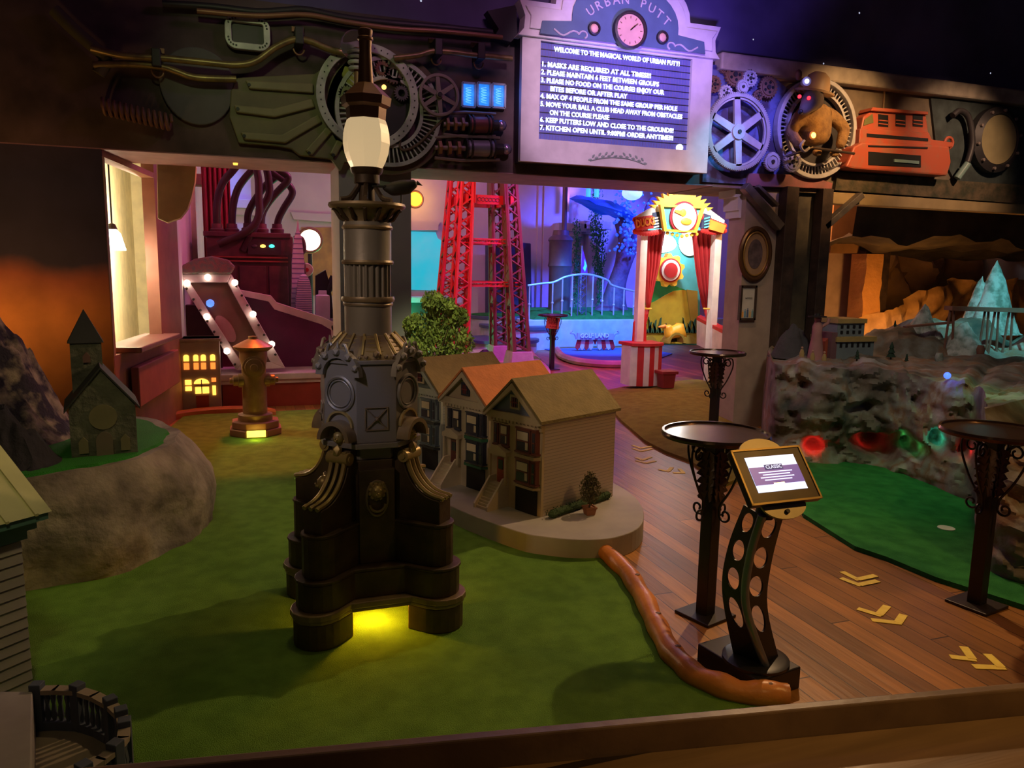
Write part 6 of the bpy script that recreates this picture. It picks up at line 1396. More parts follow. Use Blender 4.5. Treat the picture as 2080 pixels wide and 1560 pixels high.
# things standing on the rock
def gz(x, y):
    best = None
    for row in L[NV:]:
        for q in row:
            d = (q.x-x)**2+(q.y-y)**2
            if best is None or d < best[0]: best = (d, q.z)
    return best[1]
def on(px, py, Y):
    v = aty(px, py, Y); return v
PY = 6.25
v0, v1 = aty(1697, 735, PY), aty(1772, 735, PY); zg = gz((v0.x+v1.x)/2, PY)
pr_ = thing('prison_building', 'blue grey two storey model prison on the rock plateau', 'model building', ((v0.x+v1.x)/2, PY, zg))
zf = lambda py: aty(1735, py, PY).z
m_pb = mat('blue grey toy wall', (0.20, 0.25, 0.29), 0.7); m_yc = mat('ochre toy cornice', (0.45, 0.33, 0.12), 0.6)
b = MB(); b.bx(v0.x, v1.x, PY, PY+0.35, zg-0.04, zf(692)); b.build('lower_storey', m_pb, pr_)
b = MB(); b.bx(v0.x-0.02, v1.x+0.015, PY-0.02, PY+0.37, zf(694), zf(684)); b.build('cornice', m_yc, pr_)
xa_, xb_ = aty(1706, 660, PY).x, aty(1761, 660, PY).x
b = MB(); b.bx(xa_, xb_, PY+0.03, PY+0.33, zf(685), zf(656)); b.build('upper_storey', m_pb, pr_)
b = MB(); b.bx(xa_-0.015, xb_+0.01, PY+0.01, PY+0.35, zf(657), zf(648)); b.build('roof', m_yc, pr_)
for k in range(6): x = v0.x+(v1.x-v0.x)*(k+0.7)/6.6; MB().bx(x-0.014, x+0.014, PY-0.006, PY+0.01, zf(705), zf(696)).build('window', m_bolt, pr_)
for r_, (ya, yb) in enumerate(((667, 661), (678, 672))):
    for k in range(4): x = xa_+(xb_-xa_)*(k+0.7)/4.5; MB().bx(x-0.014, x+0.014, PY+0.022, PY+0.04, zf(ya), zf(yb)).build('window', m_bolt, pr_)
MB().bx(v0.x-0.07, v0.x, PY, PY+0.3, zg-0.04, zf(675)).build('side_tower', mat('plum toy wall', (0.20, 0.10, 0.12), 0.7), pr_)
# red shed, pink figure, arch mound, trees
v = aty(1680, 720, 6.35); z_ = gz(v.x, 6.35); tag(MB().loops([[(v.x-0.08, y, z_-0.03), (v.x+0.08, y, z_-0.03), (v.x+0.08, y, z_+0.17), (v.x, y, z_+0.24), (v.x-0.08, y, z_+0.17)] for y in (6.3, 6.5)]).build('red_shed', mat('toy barn red', (0.40, 0.08, 0.04), 0.7)), 'small red toy shed just left of the prison building', 'toy shed')
v = aty(1656, 725, 6.25); z_ = gz(v.x, 6.25); pf = thing('pink_figure', 'tall pink draped figure with a dark flat hat on the rock plateau', 'figurine', (v.x, 6.25, z_))
zt2_ = aty(1660, 645, 6.25).z
b = MB(); b.lathe([(0.085, z_-0.03), (0.07, z_+0.1), (0.045, z_+0.28), (0.05, zt2_-0.09), (0.03, zt2_-0.04), (0.035, zt2_-0.01), (0.02, zt2_+0.01)], (v.x, 6.25, 0), 16); b.build('body', mat('dusty pink cloth', (0.45, 0.22, 0.22), 0.8), pf, smooth=True)
MB().lathe([(0.09, zt2_+0.005), (0.09, zt2_+0.015), (0.03, zt2_+0.02), (0.028, zt2_+0.04)], (v.x-0.01, 6.25, 0), 20).build('hat', m_black, pf)
MB().tube([(v.x+0.03, 6.24, zt2_-0.10), (v.x+0.08, 6.2, zt2_-0.05), (v.x+0.09, 6.2, zt2_-0.01)], 0.016, 8).build('arm', mat('dusty pink cloth', (0.45, 0.22, 0.22)), pf, smooth=True)
v = aty(1612, 735, 6.5); crag('dark_mound', 'dark rounded model hill between the posts and the pink figure', 'model hill', (v.x+0.02, 6.55, gz(v.x, 6.55)-0.02), [(0, 0, 0.36, 0.24), (-0.1, 0, 0.24, 0.18)], mat('charcoal rock', (0.06, 0.06, 0.07), 0.9, bump=0.6), 0.25, 48, 18, 2)
def cone_tree(px, py0, py1, Y, lb):
    v = aty(px, py0, Y); z_ = gz(v.x, Y); h = aty(px, py1, Y).z-v.z; t = thing('toy_fir_tree', lb, 'toy tree', (v.x, Y, z_), group='toy fir trees on the rock')
    b = MB()
    for k in range(3): b.lathe([(h*(0.26-0.06*k), z_+h*(0.15+0.25*k)), (0.004, z_+h*(0.55+0.22*k))], (v.x, Y, 0), 9)
    b.build('needles', mat('dark fir green', (0.02, 0.05, 0.03), 0.9), t); MB().cyl((v.x, Y, z_-0.02), (v.x, Y, z_+h*0.2), 0.008, seg=6).build('trunk', m_darkwood, t)
cone_tree(1740, 736, 714, 5.95, 'toy fir tree in front of the prison building'); cone_tree(1818, 660, 646, 6.75, 'tiny toy fir tree on the crest against the orange cave wall'); cone_tree(1808, 742, 706, 6.1, 'largest toy fir tree right of the prison building'); cone_tree(1840, 745, 728, 5.9, 'toy fir tree at the foot of the brown crag')
for px, lb in ((1650, 'small ochre toy figure left of the red shed'), (1674, 'small ochre toy figure in front of the red shed'), (1628, 'small ochre toy figure before the dark mound')):
    v = aty(px, 728, 6.1); z_ = gz(v.x, 6.1); t = thing('toy_figure', lb, 'figurine', (v.x, 6.1, z_), group='ochre toy figures'); MB().lathe([(0.02, z_-0.02), (0.024, z_+0.03), (0.012, z_+0.07)], (v.x, 6.1, 0), 8).build('body', m_yc, t, smooth=True); MB().ball((v.x, 6.1, z_+0.085), 0.013, sub=1).build('head', mat('toy skin', (0.5, 0.3, 0.2), 0.6), t)
# snowy peaks
m_snow = mat('snowy grey peak', (0.55, 0.58, 0.55), 0.8, col2=(0.2, 0.24, 0.2), scale=9, bump=0.8, contrast=(0.4, 0.6))
def peak(px, py, base_py, Y, rad, lb, seed):
    v = aty(px, py, Y); z0_ = aty(px, base_py, Y).z-0.1; zb = min(z0_, gz(v.x, Y)-0.06); rad *= 0.75+0.25*(v.z-zb)/(v.z-z0_); crag('snow_peak', lb, 'model mountain', (v.x, Y, zb), [(0, 0, v.z-zb, rad*1.02)], m_snow, rad*1.1, 50, 26, seed, 'snowy model peaks')
peak(2026, 530, 640, 6.9, 0.30, 'tallest snowy model peak behind the trestle', 1); peak(1996, 562, 640, 7.0, 0.20, 'small snowy model peak left of the tallest one', 3); peak(1878, 626, 668, 6.6, 0.20, 'rounded snowy model peak beside the thin plank', 5); peak(1960, 655, 705, 6.2, 0.30, 'low snowy model mound under the trestle', 8)
# trestle
m_tr = mat('brown toy timber', (0.22, 0.10, 0.07), 0.7)
a_, b_ = aty(1926, 626, 6.2), aty(2130, 632, 6.0); ts = thing('trestle_bridge', 'brown timber trestle bridge crossing in front of the snowy peaks', 'model bridge', (a_.x, 6.2, 1.0))
d = b_-a_; MB().box((a_+b_)/2, (d.length, 0.12, 0.045), R=d.to_track_quat('X', 'Z').to_matrix()).build('deck', m_tr, ts)
for t in (0.04, 0.38, 0.48, 0.62, 0.85):
    q = a_+d*t; zz0 = gz(q.x, q.y)
    for e in (-0.04, 0.04): MB().cyl((q.x+e*1.5, q.y, min(zz0-0.03, q.z-0.2)), (q.x+e*0.6, q.y, q.z), 0.013, seg=6).build('trestle_leg', m_tr, ts)
a_, b_ = aty(1838, 664, 6.4), aty(1932, 655, 6.25); d = b_-a_
tag(MB().box((a_+b_)/2, (d.length, 0.07, 0.02), R=d.to_track_quat('X', 'Z').to_matrix()).build('plank', m_tr), 'thin brown plank leading up to the trestle bridge', 'plank')
v = aty(1937, 742, 5.5)
for px, py, lb in ((1993, 702, 'brown toy barrel on the snow left of the right edge'), (1912, 682, 'pale toy boulder near the end of the thin plank')):
    v = aty(px, py, 5.9); z_ = gz(v.x, 5.9); tag(MB().lathe([(0.03, z_-0.02), (0.042, z_+0.04), (0.03, z_+0.09)], (v.x, 5.9, 0), 12).build('toy_barrel' if 'barrel' in lb else 'toy_boulder', m_tr if 'barrel' in lb else m_snow, smooth=True), lb, 'barrel' if 'barrel' in lb else 'boulder')
# crumpled ochre cave drape behind, its top cut to the lit area's outline
def drape_top(x): return 0.95+0.75*max(0.0, min(1.0, (x-8.3)/2.0))+0.12*fbm((x, 0, 5), 2)
tag(noisy_sheet('cave_drape', 8.0, 12.5, 9.0, 0.7, drape_top, 0.35, mat('crumpled ochre drape', (0.62, 0.36, 0.14), 0.8, col2=(0.4, 0.22, 0.08), scale=5, bump=0.8, bscale=9), 70, 24, 3), 'crumpled ochre rock drape glowing orange behind the mining town', 'drape')
# ================================================================= HALL BEHIND THE LINTEL
def Q(px, py, Y): return aty(px, py, Y)
def poly(pts, Y, d, m, nm, parent=None, bevel=0.0, back=False): return MB().slab([xz(a, b, Y) for a, b in pts], Y-d, Y).build(nm, m, parent, bevel=bevel)
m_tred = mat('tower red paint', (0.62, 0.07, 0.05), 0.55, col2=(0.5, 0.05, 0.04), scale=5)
m_tbr = mat('tower unlit brown lattice', (0.17, 0.08, 0.05), 0.6)  # unlit side of the red tower: shade put into the colour
m_conc = mat('grey concrete', (0.40, 0.38, 0.36), 0.85, bump=0.3)
# platform of the tower
base = [atz(a, b, 0.02) for a, b in ((900, 760), (960, 775), (1040, 785), (1095, 782), (1118, 768), (1108, 748), (1088, 728), (1080, 716))]
tp = [(p.x, p.y) for p in catmull(base, 4)]+[(4.6, 14.6), (2.4, 14.2), (2.2, 11.0)]
tag(MB().loops([[(x, y, 0) for x, y in tp], [(x, y, 0.10) for x, y in tp], [(3.4+(x-3.4)*0.94, 12.3+(y-12.3)*0.94, 0.16) for x, y in tp]]).build('tower_mound', mat('pink lit turf', (0.45, 0.30, 0.24), 0.9, bump=0.4), smooth=False), 'low pinkish mound carrying the red lattice tower', 'platform')  # pink light on the turf is put into its colour
# lattice tower
YF, YB = 11.6, 12.75
lb_, lt_ = Q(934, 722, YF), Q(952, 380, YF); rb_, rt_b2 = Q(1060, 722, YF), Q(1044, 380, YF)
cx_t = (lb_.x+rb_.x)/2; hb_, ht_ = (rb_.x-lb_.x)/2, (rt_b2.x-lt_.x)/2; cy_t = (YF+YB)/2+0.05
tw_ = thing('lattice_tower', 'tall red lattice tower model reaching up behind the lintel', 'tower', (cx_t, cy_t, 0.16))
ZT0, ZT1 = 0.42, 3.9
def hw_(z): t = (z-ZT0)/(2.9-ZT0); return hb_+(ht_-hb_)*t
def legc(sx, sy, z): h = hw_(z); return Vector((cx_t+sx*h, cy_t+sy*h*0.95, z))
for sx in (-1, 1):
    for sy in (-1, 1):
        lw = 0.125; front = sy < 0
        lg_ = MB()
        cs = [(-1, -1), (1, -1), (1, 1), (-1, 1)]
        for ax, ay in cs:
            a = legc(sx, sy, ZT0)+Vector((ax*lw, ay*lw, 0)); b_ = legc(sx, sy, ZT1)+Vector((ax*lw*0.6, ay*lw*0.6, 0)); lg_.cyl(a, b_, 0.036, 0.03, 6)
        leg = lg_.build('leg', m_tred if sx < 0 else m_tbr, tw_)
        n = 26
        for f in range(4):
            (ax, ay), (bx_, by_) = cs[f], cs[(f+1) % 4]; z_b = MB()
            pts = []
            for k in range(n+1):
                z = ZT0+(ZT1-ZT0)*k/n; w_ = lw*(1-0.4*k/n); e = (ax, ay) if k % 2 else (bx_, by_); pts.append(legc(sx, sy, z)+Vector((e[0]*w_, e[1]*w_, 0)))
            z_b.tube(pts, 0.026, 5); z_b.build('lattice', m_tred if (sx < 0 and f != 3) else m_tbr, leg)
        # solid web plate on the inner side
        b = MB(); w0 = lw
        for za_, zb2 in ((ZT0, 1.05), (1.15, 1.35), (1.5, 2.0), (2.1, 2.62), (2.75, 3.6)):
            p0, p1 = legc(sx, sy, za_), legc(sx, sy, zb2); ex = -sx*lw
            b.loops([[p0+Vector((ex-0.008, -lw, 0)), p0+Vector((ex+0.008, -lw, 0)), p0+Vector((ex+0.008, lw, 0)), p0+Vector((ex-0.008, lw, 0))], [p1+Vector((ex*0.8-0.008, -lw*.8, 0)), p1+Vector((ex*0.8+0.008, -lw*.8, 0)), p1+Vector((ex*0.8+0.008, lw*.8, 0)), p1+Vector((ex*0.8-0.008, lw*.8, 0))]])
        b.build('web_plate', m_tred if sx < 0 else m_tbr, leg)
        c0_ = legc(sx, sy, ZT0); MB().loops([[c0_+Vector((ax*r, ay*r, z-ZT0)) for ax, ay in cs] for r, z in ((0.22, 0.13), (0.17, ZT0))]).build('footing', m_conc, tw_, bevel=0.01)
for z, hh in ((Q(1000, 403, YF).z, 0.14), (Q(1000, 489, YF).z, 0.06), (Q(1000, 578, YF).z, 0.06)):
    for k in range(4):
        s_ = [(-1, -1), (1, -1), (1, 1), (-1, 1)]; a, b_ = legc(*s_[k], z), legc(*s_[(k+1) % 4], z); b = MB(); d = b_-a; R = d.to_track_quat('X', 'Z').to_matrix()
        if hh > 0.1: b.box((a+b_)/2, (d.length+0.2, 0.05, hh), R=R)
        else:
            b.box((a+b_)/2+Vector((0, 0, hh/2)), (d.length+0.12, 0.04, 0.022), R=R); b.box((a+b_)/2-Vector((0, 0, hh/2)), (d.length+0.12, 0.04, 0.022), R=R)
            b.tube([a+d*(i/12)+Vector((0, 0, hh/2*(1 if i % 2 else -1))) for i in range(13)], 0.009, 4)
        cbm = b.build('crossbeam', m_tred, tw_)
        if hh > 0.1 and k == 0:
            for t in (0.08, 0.92):
                c_ = a+d*t; MB().box(c_-Vector((0, 0.028, 0)), (0.10, 0.006, 0.09)).build('opening', m_bolt, cbm)
            for t in range(6): c_ = a+d*(0.3+0.08*t); MB().torus(c_-Vector((0, 0.028, 0)), 0.028, 0.006, 'y', 12, 5).build('fretwork', m_tbr, cbm)
c_ = Q(985, 712, 12.0); tag(MB().loops([ngonz for ngonz in [[(c_.x+r*math.cos(a), c_.y+r*math.sin(a), z) for a in [2*PI*i/8 for i in range(8)]] for r, z in ((0.13, 0.16), (0.15, 0.26), (0.12, 0.36), (0.04, 0.42))]]).build('black_floodlight', m_black), 'squat black floodlight standing between the tower legs', 'floodlight')

# ---------------------------------------------------------------- carnival booth
BY = 9.9
bo = thing('carnival_booth', 'bright duck themed carnival booth with red curtains and sunburst crown', 'booth', (6.1, 10.2, 0))
m_cy = mat('booth sky blue', (0.10, 0.58, 0.68), 0.6); m_bw = mat('booth white', (0.85, 0.83, 0.78), 0.6); m_br = mat('booth red', (0.60, 0.03, 0.03), 0.6); m_by = mat('booth yellow', (0.85, 0.58, 0.06), 0.55)
m_bg = mat('booth hill green', (0.02, 0.38, 0.10), 0.7); m_bo = mat('booth hill olive', (0.42, 0.36, 0.03), 0.7); m_bo2 = mat('booth hill shade olive', (0.34, 0.27, 0.04), 0.7); m_dg = mat('booth dark grass', (0.02, 0.10, 0.06), 0.8); m_or = mat('booth orange', (0.9, 0.35, 0.05), 0.6); m_cur = mat('crimson curtain', (0.42, 0.015, 0.02), 0.75)
bd_ = poly([(1305, 462), (1420, 462), (1418, 700), (1303, 700)], 10.8, 0.04, m_cy, 'backdrop', bo)
def bp2(pts, layer, m, nm, par=None): return poly(pts, 10.76-0.015*layer, 0.014, m, nm, par or bd_)
bp2([(1340+34*math.cos(a), 495+19*math.sin(a)) for a in [2*PI*i/24 for i in range(24)]], 1, m_bw, 'white_cloud')
bp2([(1366, 470), (1392, 474), (1400, 492), (1388, 506), (1372, 492)], 1, mat('booth teal cloud', (0.03, 0.42, 0.42), 0.6), 'teal_cloud')
bp2([(1400+22*math.cos(a), 494+26*math.sin(a)) for a in [2*PI*i/24 for i in range(24)] if 1400+22*math.cos(a) < 1417], 2, m_bw, 'white_cloud')
hl = [(1306, 568)]+[(1306+58*t, 566+2*math.sin(t*3)+30*t*t-14*t) for t in [i/8 for i in range(9)]]
bp2([(1303, 640), (1308, 575), (1318, 564), (1330, 564), (1345, 568), (1362, 576), (1378, 584), (1395, 590), (1395, 640)], 3, m_bg, 'green_hill')
bp2([(1303, 698), (1304, 622), (1330, 612), (1350, 600), (1368, 591), (1385, 589), (1415, 591), (1417, 698)], 4, m_bo, 'olive_hill')
bp2([(1394, 588), (1416, 591), (1417, 660), (1402, 650)], 5, m_bo2, 'shaded_hill')
for k in range(22):
    x = 1307+5*k; h = 16+(k*7 % 11)*1.5; ln = (-1)**k*4
    if 1340 < x < 1388: h *= 0.55
    bp2([(x-4, 676), (x+ln, 676-h), (x+ln*1.6, 674-h), (x+4, 676)], 6, m_dg, 'grass_blade')
for x, y, r in ((1320, 688, 14), (1400, 688, 15), (1378, 676, 14), (1350, 684, 9)): bp2([(x+r*math.cos(PI*i/10), 698-(r+698-y-6)*0.9*math.sin(PI*i/10)) for i in range(11)], 7, m_bo2 if x != 1378 else m_bo, 'painted_boulder')
c = Q(1356, 549, 10.6); sn = MB().gear((c.x, c.z), 0.26, 9, 0.05, 10.52, 10.62).build('sun_gear', m_by, bo)
for R_, m_, y in ((0.185, m_cur, 10.51), (0.16, m_bw, 10.50), (0.115, m_br, 10.49)): MB().disc((c.x, c.z), R_, y, y+0.02, 36).build('target_ring', m_, sn)
# posts
for a, b_ in ((1297, 1311), (1447, 1460)):
    x0, x1 = Q(a, 600, BY).x, Q(b_, 600, BY).x; MB().bx(x0, x1, BY, BY+0.12, 0.1, Q(a, 455, BY).z).build('post', m_bw, bo, bevel=0.005)
# side walls
xl_, xr_ = Q(1303, 600, BY).x, Q(1420, 600, 10.8).x
x0 = Q(1299, 600, BY).x
MB().loops([[(x0+0.03, BY+0.12, z), (x0+0.06, BY+0.12, z), (Q(1305, 600, 10.8).x+0.02, 10.78, z), (Q(1305, 600, 10.8).x-0.02, 10.78, z)] for z in (0.1, 2.1)]).build('side_wall', m_bw, bo)
# curtains
def curtain(cols, nm='curtain'):
    """cols: list of (y, xleft, xright) in the booth front plane, pleated"""
    L = []
    for py, a, b_ in cols:
        row = []
        for i in range(33):
            px = a+(b_-a)*i/32; v = Q(px, py, BY+0.16); row.append((v.x, v.y+0.028*math.sin(i/32*2*PI*4.5), v.z))
        L.append(row)
    f = MB().loops(L, cap=False, close=False); o = f.build(nm, m_cur, bo, smooth=True); s = o.modifiers.new('thick', 'SOLIDIFY'); s.thickness = 0.012; return o
curtain([(468, 1311, 1352), (500, 1311, 1346), (540, 1311, 1340), (580, 1311, 1330), (610, 1312, 1322), (625, 1313, 1319)]); curtain([(628, 1308, 1318), (660, 1302, 1311), (700, 1296, 1303)], 'curtain_tail')
curtain([(468, 1404, 1449), (500, 1408, 1449), (540, 1412, 1449), (580, 1418, 1448), (625, 1428, 1444)]); curtain([(628, 1430, 1444), (660, 1438, 1450), (690, 1440, 1454)], 'curtain_tail')
for px in (1316, 1436): v = Q(px, 627, BY+0.1); MB().torus(v, 0.045, 0.014, 'z', 16, 6).build('tie_back', m_by, bo)
# crown
c = Q(1386, 433, BY-0.1); pts = []
n = 13
for i in range(n*2+1):
    t = PI*(0.08+0.84*i/(n*2)); r = (0.56 if i % 2 else 0.45); pts.append((c.x+r*1.0*math.cos(t), c.z-0.02+r*0.62*math.sin(t)))
sb3 = MB().slab([(c.x+0.40, c.z+0.1)]+pts+[(c.x-0.40, c.z+0.1)], BY-0.08, BY-0.02).build('sunburst', m_by, bo)
tr = [(1337, 416), (1428, 420), (1411, 473), (1345, 470)]
b = MB(); P4 = [xz(a, b2, BY-0.1) for a, b2 in tr]; cxx = sum(p[0] for p in P4)/4; czz = sum(p[1] for p in P4)/4
inn = [(cxx+(x-cxx)*0.84, czz+(z-czz)*0.84) for x, z in P4]
b.loops([[(x, Y, z) for x, z in q] for q, Y in ((inn, BY-0.1), (P4, BY-0.1), (P4, BY-0.16), (inn, BY-0.16), (inn, BY-0.1))], cap=False); tf = b.build('crown_frame', m_by, bo)
MB().slab(inn, BY-0.12, BY-0.10).build('crown_board', m_cy, tf)
MB().disc((c.x, c.z-0.06), 0.225, BY-0.15, BY-0.12, 40).build('crown_ring', mat('deep crimson ring', (0.4, 0.01, 0.03), 0.6), tf); MB().disc((c.x, c.z-0.06), 0.195, BY-0.165, BY-0.15, 40).build('crown_disc', m_bw, tf)
b = MB(); b.ball((c.x+0.03, BY-0.17, c.z-0.12), 0.085, 1.1, 0.25, 0.62, 2); b.ball((c.x-0.03, BY-0.17, c.z-0.0), 0.055, 1, 0.25, 1, 2); b.build('duck_emblem', m_by, tf, smooth=True)
MB().slab([(c.x-0.06, c.z-0.035), (c.x-0.17, c.z+0.005), (c.x-0.165, c.z+0.035), (c.x-0.05, c.z+0.03)], BY-0.18, BY-0.165).build('duck_beak', m_or, tf)
for k in range(7): MB().ball((c.x-0.24+0.08*k, BY-0.12, c.z-0.325+0.012*abs(k-3)), 0.035, 1, 0.4, 0.8, 1).build('scallop', m_by, tf, smooth=True)
# roof wings
for sgn, pr2 in ((-1, [(1289, 440), (1336, 413), (1340, 437), (1294, 455)]), (1, [(1430, 420), (1468, 448), (1466, 460), (1428, 437)])):
    w_ = poly(pr2, BY-0.02, 0.05, m_bw, 'roof_wing', bo)
    xs = (1290, 1340) if sgn < 0 else (1428, 1472); y0_, y1_ = ((447, 440) if sgn < 0 else (438, 456))
    for row in (0, 1):
        b = MB()
        for k in range(10): t = k/9; v = Q(xs[0]+(xs[1]-xs[0])*t, y0_+(y1_-y0_)*t+(-1 if sgn < 0 else 3) if row == 0 else (470 if sgn < 0 else 468)+4*math.sin(t*3), BY-0.06); b.ball(v, 0.045, 1, 0.5, 1, 1)
        b.build('scalloped_edge', m_br, w_, smooth=True)
    sp2 = [(1287, 450), (1322, 440), (1325, 464), (1291, 469)] if sgn < 0 else [(1440, 446), (1472, 458), (1466, 474), (1438, 466)]
    poly(sp2, BY-0.07, 0.04, m_br if sgn < 0 else m_or, 'side_sign', w_)
    pn2 = [(1324, 432), (1339, 430), (1343, 464), (1322, 464)] if sgn < 0 else [(1429, 434), (1442, 438), (1440, 464), (1422, 464)]
    st = poly(pn2, BY-0.05, 0.03, mat('booth navy', (0.03, 0.05, 0.12), 0.6), 'fan_panel', w_)
    for k in range(4): yk = 440+6*k; poly([(pn2[0][0]+1, yk+3), (pn2[1][0]-1, yk), (pn2[1][0]-1, yk+3), (pn2[0][0]+1, yk+6)], BY-0.085, 0.01, m_bw if sgn < 0 else m_cy, 'fan_stripe', st)
v = Q(1292, 456, BY-0.12); text_mesh('side_lettering', 'DUCKS', 0.15, (v.x, v.y, v.z), m_or, bo, 0.006, (PI/2, -0.2, 0), 'LEFT', 0.62, 0.004)
# counters
x0, x1 = Q(1281, 745, 9.7).x, Q(1345, 745, 9.7).x; zt3 = Q(1300, 703, 9.7).z
n = 24; cc = []
for i in range(n+1): t = i/n; cc.append((x0+(x1-x0)*t, 9.72-0.10*math.sin(PI*t)))
for k in range(6):
    i0, i1 = int(n*k/6), int(n*(k+1)/6); q = cc[i0:i1+1]; MB().prism(q+[(x, 10.0) for x, y in reversed(q)], 0.11, zt3).build('striped_counter', m_bw if k % 2 == 0 else m_br, bo)
MB().prism([(x, y-0.04) for x, y in cc]+[(x1+0.02, 10.05), (x0-0.03, 10.05)], zt3, zt3+0.045).build('counter_top', m_br, bo, bevel=0.006)
za_, zb2 = Q(1290, 640, 9.95).z, zt3
poly([(1283, 703), (1286, 655), (1300, 635), (1311, 638), (1311, 703)], 10.0, 0.03, m_br, 'red_side_panel', bo)
a, b_ = Q(1415, 650, 10.55), Q(1497, 693, 9.0); a2, b2 = Q(1415, 700, 10.55), Q(1497, 738, 9.0)
MB().loops([[a, b_, b2, a2], [p+Vector((0.04, 0.05, 0)) for p in (a, b_, b2, a2)]]).build('side_counter', mat('booth pale pink', (0.80, 0.66, 0.62), 0.6), bo)
MB().loops([[a+Vector((0, 0, 0)), b_, b_+Vector((0.2, 0.2, 0.02)), a+Vector((0.2, 0.2, 0.02))], [p+Vector((0, 0, 0.05)) for p in (a, b_, b_+Vector((0.2, 0.2, 0.02)), a+Vector((0.2, 0.2, 0.02)))]]).build('side_counter_top', m_br, bo)
# duck and its arch
c = Q(1372, 694, 10.35); ar = MB(); o_ = [(c.x+0.155*math.cos(PI*i/14), c.z-0.02+0.17*math.sin(PI*i/14)) for i in range(15)]; in_ = [(c.x+0.115*math.cos(PI*i/14), c.z-0.02+0.13*math.sin(PI*i/14)) for i in range(14, -1, -1)]
ar.slab(o_+in_, 10.3, 10.5).build('arch_hole', m_bo2, bo); MB().slab(in_, 10.49, 10.5).build('arch_shadow', m_bolt, bo)
dk = thing('yellow_duck', 'large yellow toy duck sitting on the little arch in the booth', 'toy duck', (c.x, 10.4, c.z+0.15))
D = lambda px, py, r: (tuple(Q(px, py, 10.4)), r)
skin_body('body', [D(1372, 675, 0.11), D(1358, 677, 0.10), D(1384, 670, 0.06), D(1389, 666, 0.03), D(1357, 667, 0.07), D(1355, 660, 0.075)], [(0, 1), (0, 2), (2, 3), (1, 4), (4, 5)], mat('yellow duck vinyl', (0.95, 0.55, 0.04), 0.45), dk)
MB().cyl(Q(1351, 663, 10.37), Q(1338, 664, 10.37), 0.035, 0.012, 10).build('beak', m_or, dk, smooth=True); MB().ball(Q(1353, 658, 10.31), 0.012, sub=1).build('eye', m_black, dk)
lamp('booth lamp', 'SPOT', (5.95, 8.75, 3.3), (1.0, 0.93, 0.88), 270, 0.08, (6.25, 10.5, 1.9), 62, 0.5)
lamp('booth inner fill', 'POINT', (6.35, 10.35, 2.25), (0.9, 0.97, 1.0), 34, 0.06)  # added hidden fill behind the crown, brightens the backdrop
lamp('booth red lamp', 'POINT', (5.35, 9.3, 1.5), (1.0, 0.35, 0.3), 14, 0.1)
for px, py, lb in ((1352, 775, 'small dark red bin in front of the striped booth counter'), (1479, 775, 'small dark red bin half behind the scrolled bar table by the pillar')):
    v = atz(px, py+12, 0.10); t = thing('bin', lb, 'bin', (v.x, v.y, 0.10), group='dark red bins at the booth')
    MB().loops([[(v.x+sx*r, v.y+sy*r, z) for sx, sy in ((-1, -1), (1, -1), (1, 1), (-1, 1))] for r, z in ((0.085, 0.10), (0.10, 0.30))]).build('body', mat('dark red bin', (0.33, 0.03, 0.04), 0.5), t, bevel=0.006)
    MB().bx(v.x-0.13, v.x+0.13, v.y-0.12, v.y+0.12, 0.30, 0.345).build('lid', mat('dark red bin', (0.33, 0.03, 0.04)), t, bevel=0.008)

# ---------------------------------------------------------------- raised terrace, railing, tank, tree
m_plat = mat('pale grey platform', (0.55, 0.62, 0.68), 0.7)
v0, v1 = Q(1068, 650, 15.9), Q(1300, 650, 15.9); zp = v0.z
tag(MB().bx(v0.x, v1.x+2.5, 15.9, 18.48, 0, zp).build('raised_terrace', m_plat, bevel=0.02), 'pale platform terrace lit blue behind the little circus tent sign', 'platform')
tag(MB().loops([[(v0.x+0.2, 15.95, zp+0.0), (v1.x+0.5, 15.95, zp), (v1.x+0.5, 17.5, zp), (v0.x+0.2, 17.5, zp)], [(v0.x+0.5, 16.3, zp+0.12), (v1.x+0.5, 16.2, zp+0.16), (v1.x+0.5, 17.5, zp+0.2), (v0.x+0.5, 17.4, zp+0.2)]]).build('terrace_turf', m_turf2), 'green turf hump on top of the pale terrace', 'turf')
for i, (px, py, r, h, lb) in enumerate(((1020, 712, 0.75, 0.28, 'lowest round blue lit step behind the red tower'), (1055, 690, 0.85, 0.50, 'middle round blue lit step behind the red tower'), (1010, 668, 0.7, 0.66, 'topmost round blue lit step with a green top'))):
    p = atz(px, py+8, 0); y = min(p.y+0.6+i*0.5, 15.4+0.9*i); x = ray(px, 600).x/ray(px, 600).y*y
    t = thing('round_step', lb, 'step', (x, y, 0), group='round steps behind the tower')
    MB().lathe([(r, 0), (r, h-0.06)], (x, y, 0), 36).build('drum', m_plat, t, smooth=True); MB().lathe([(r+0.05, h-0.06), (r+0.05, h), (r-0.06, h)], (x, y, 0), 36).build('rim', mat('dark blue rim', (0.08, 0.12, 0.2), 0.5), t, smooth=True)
    if i == 2: MB().lathe([(r-0.1, h), (r-0.1, h+0.02)], (x, y, 0), 30).build('turf', m_turf2, t)
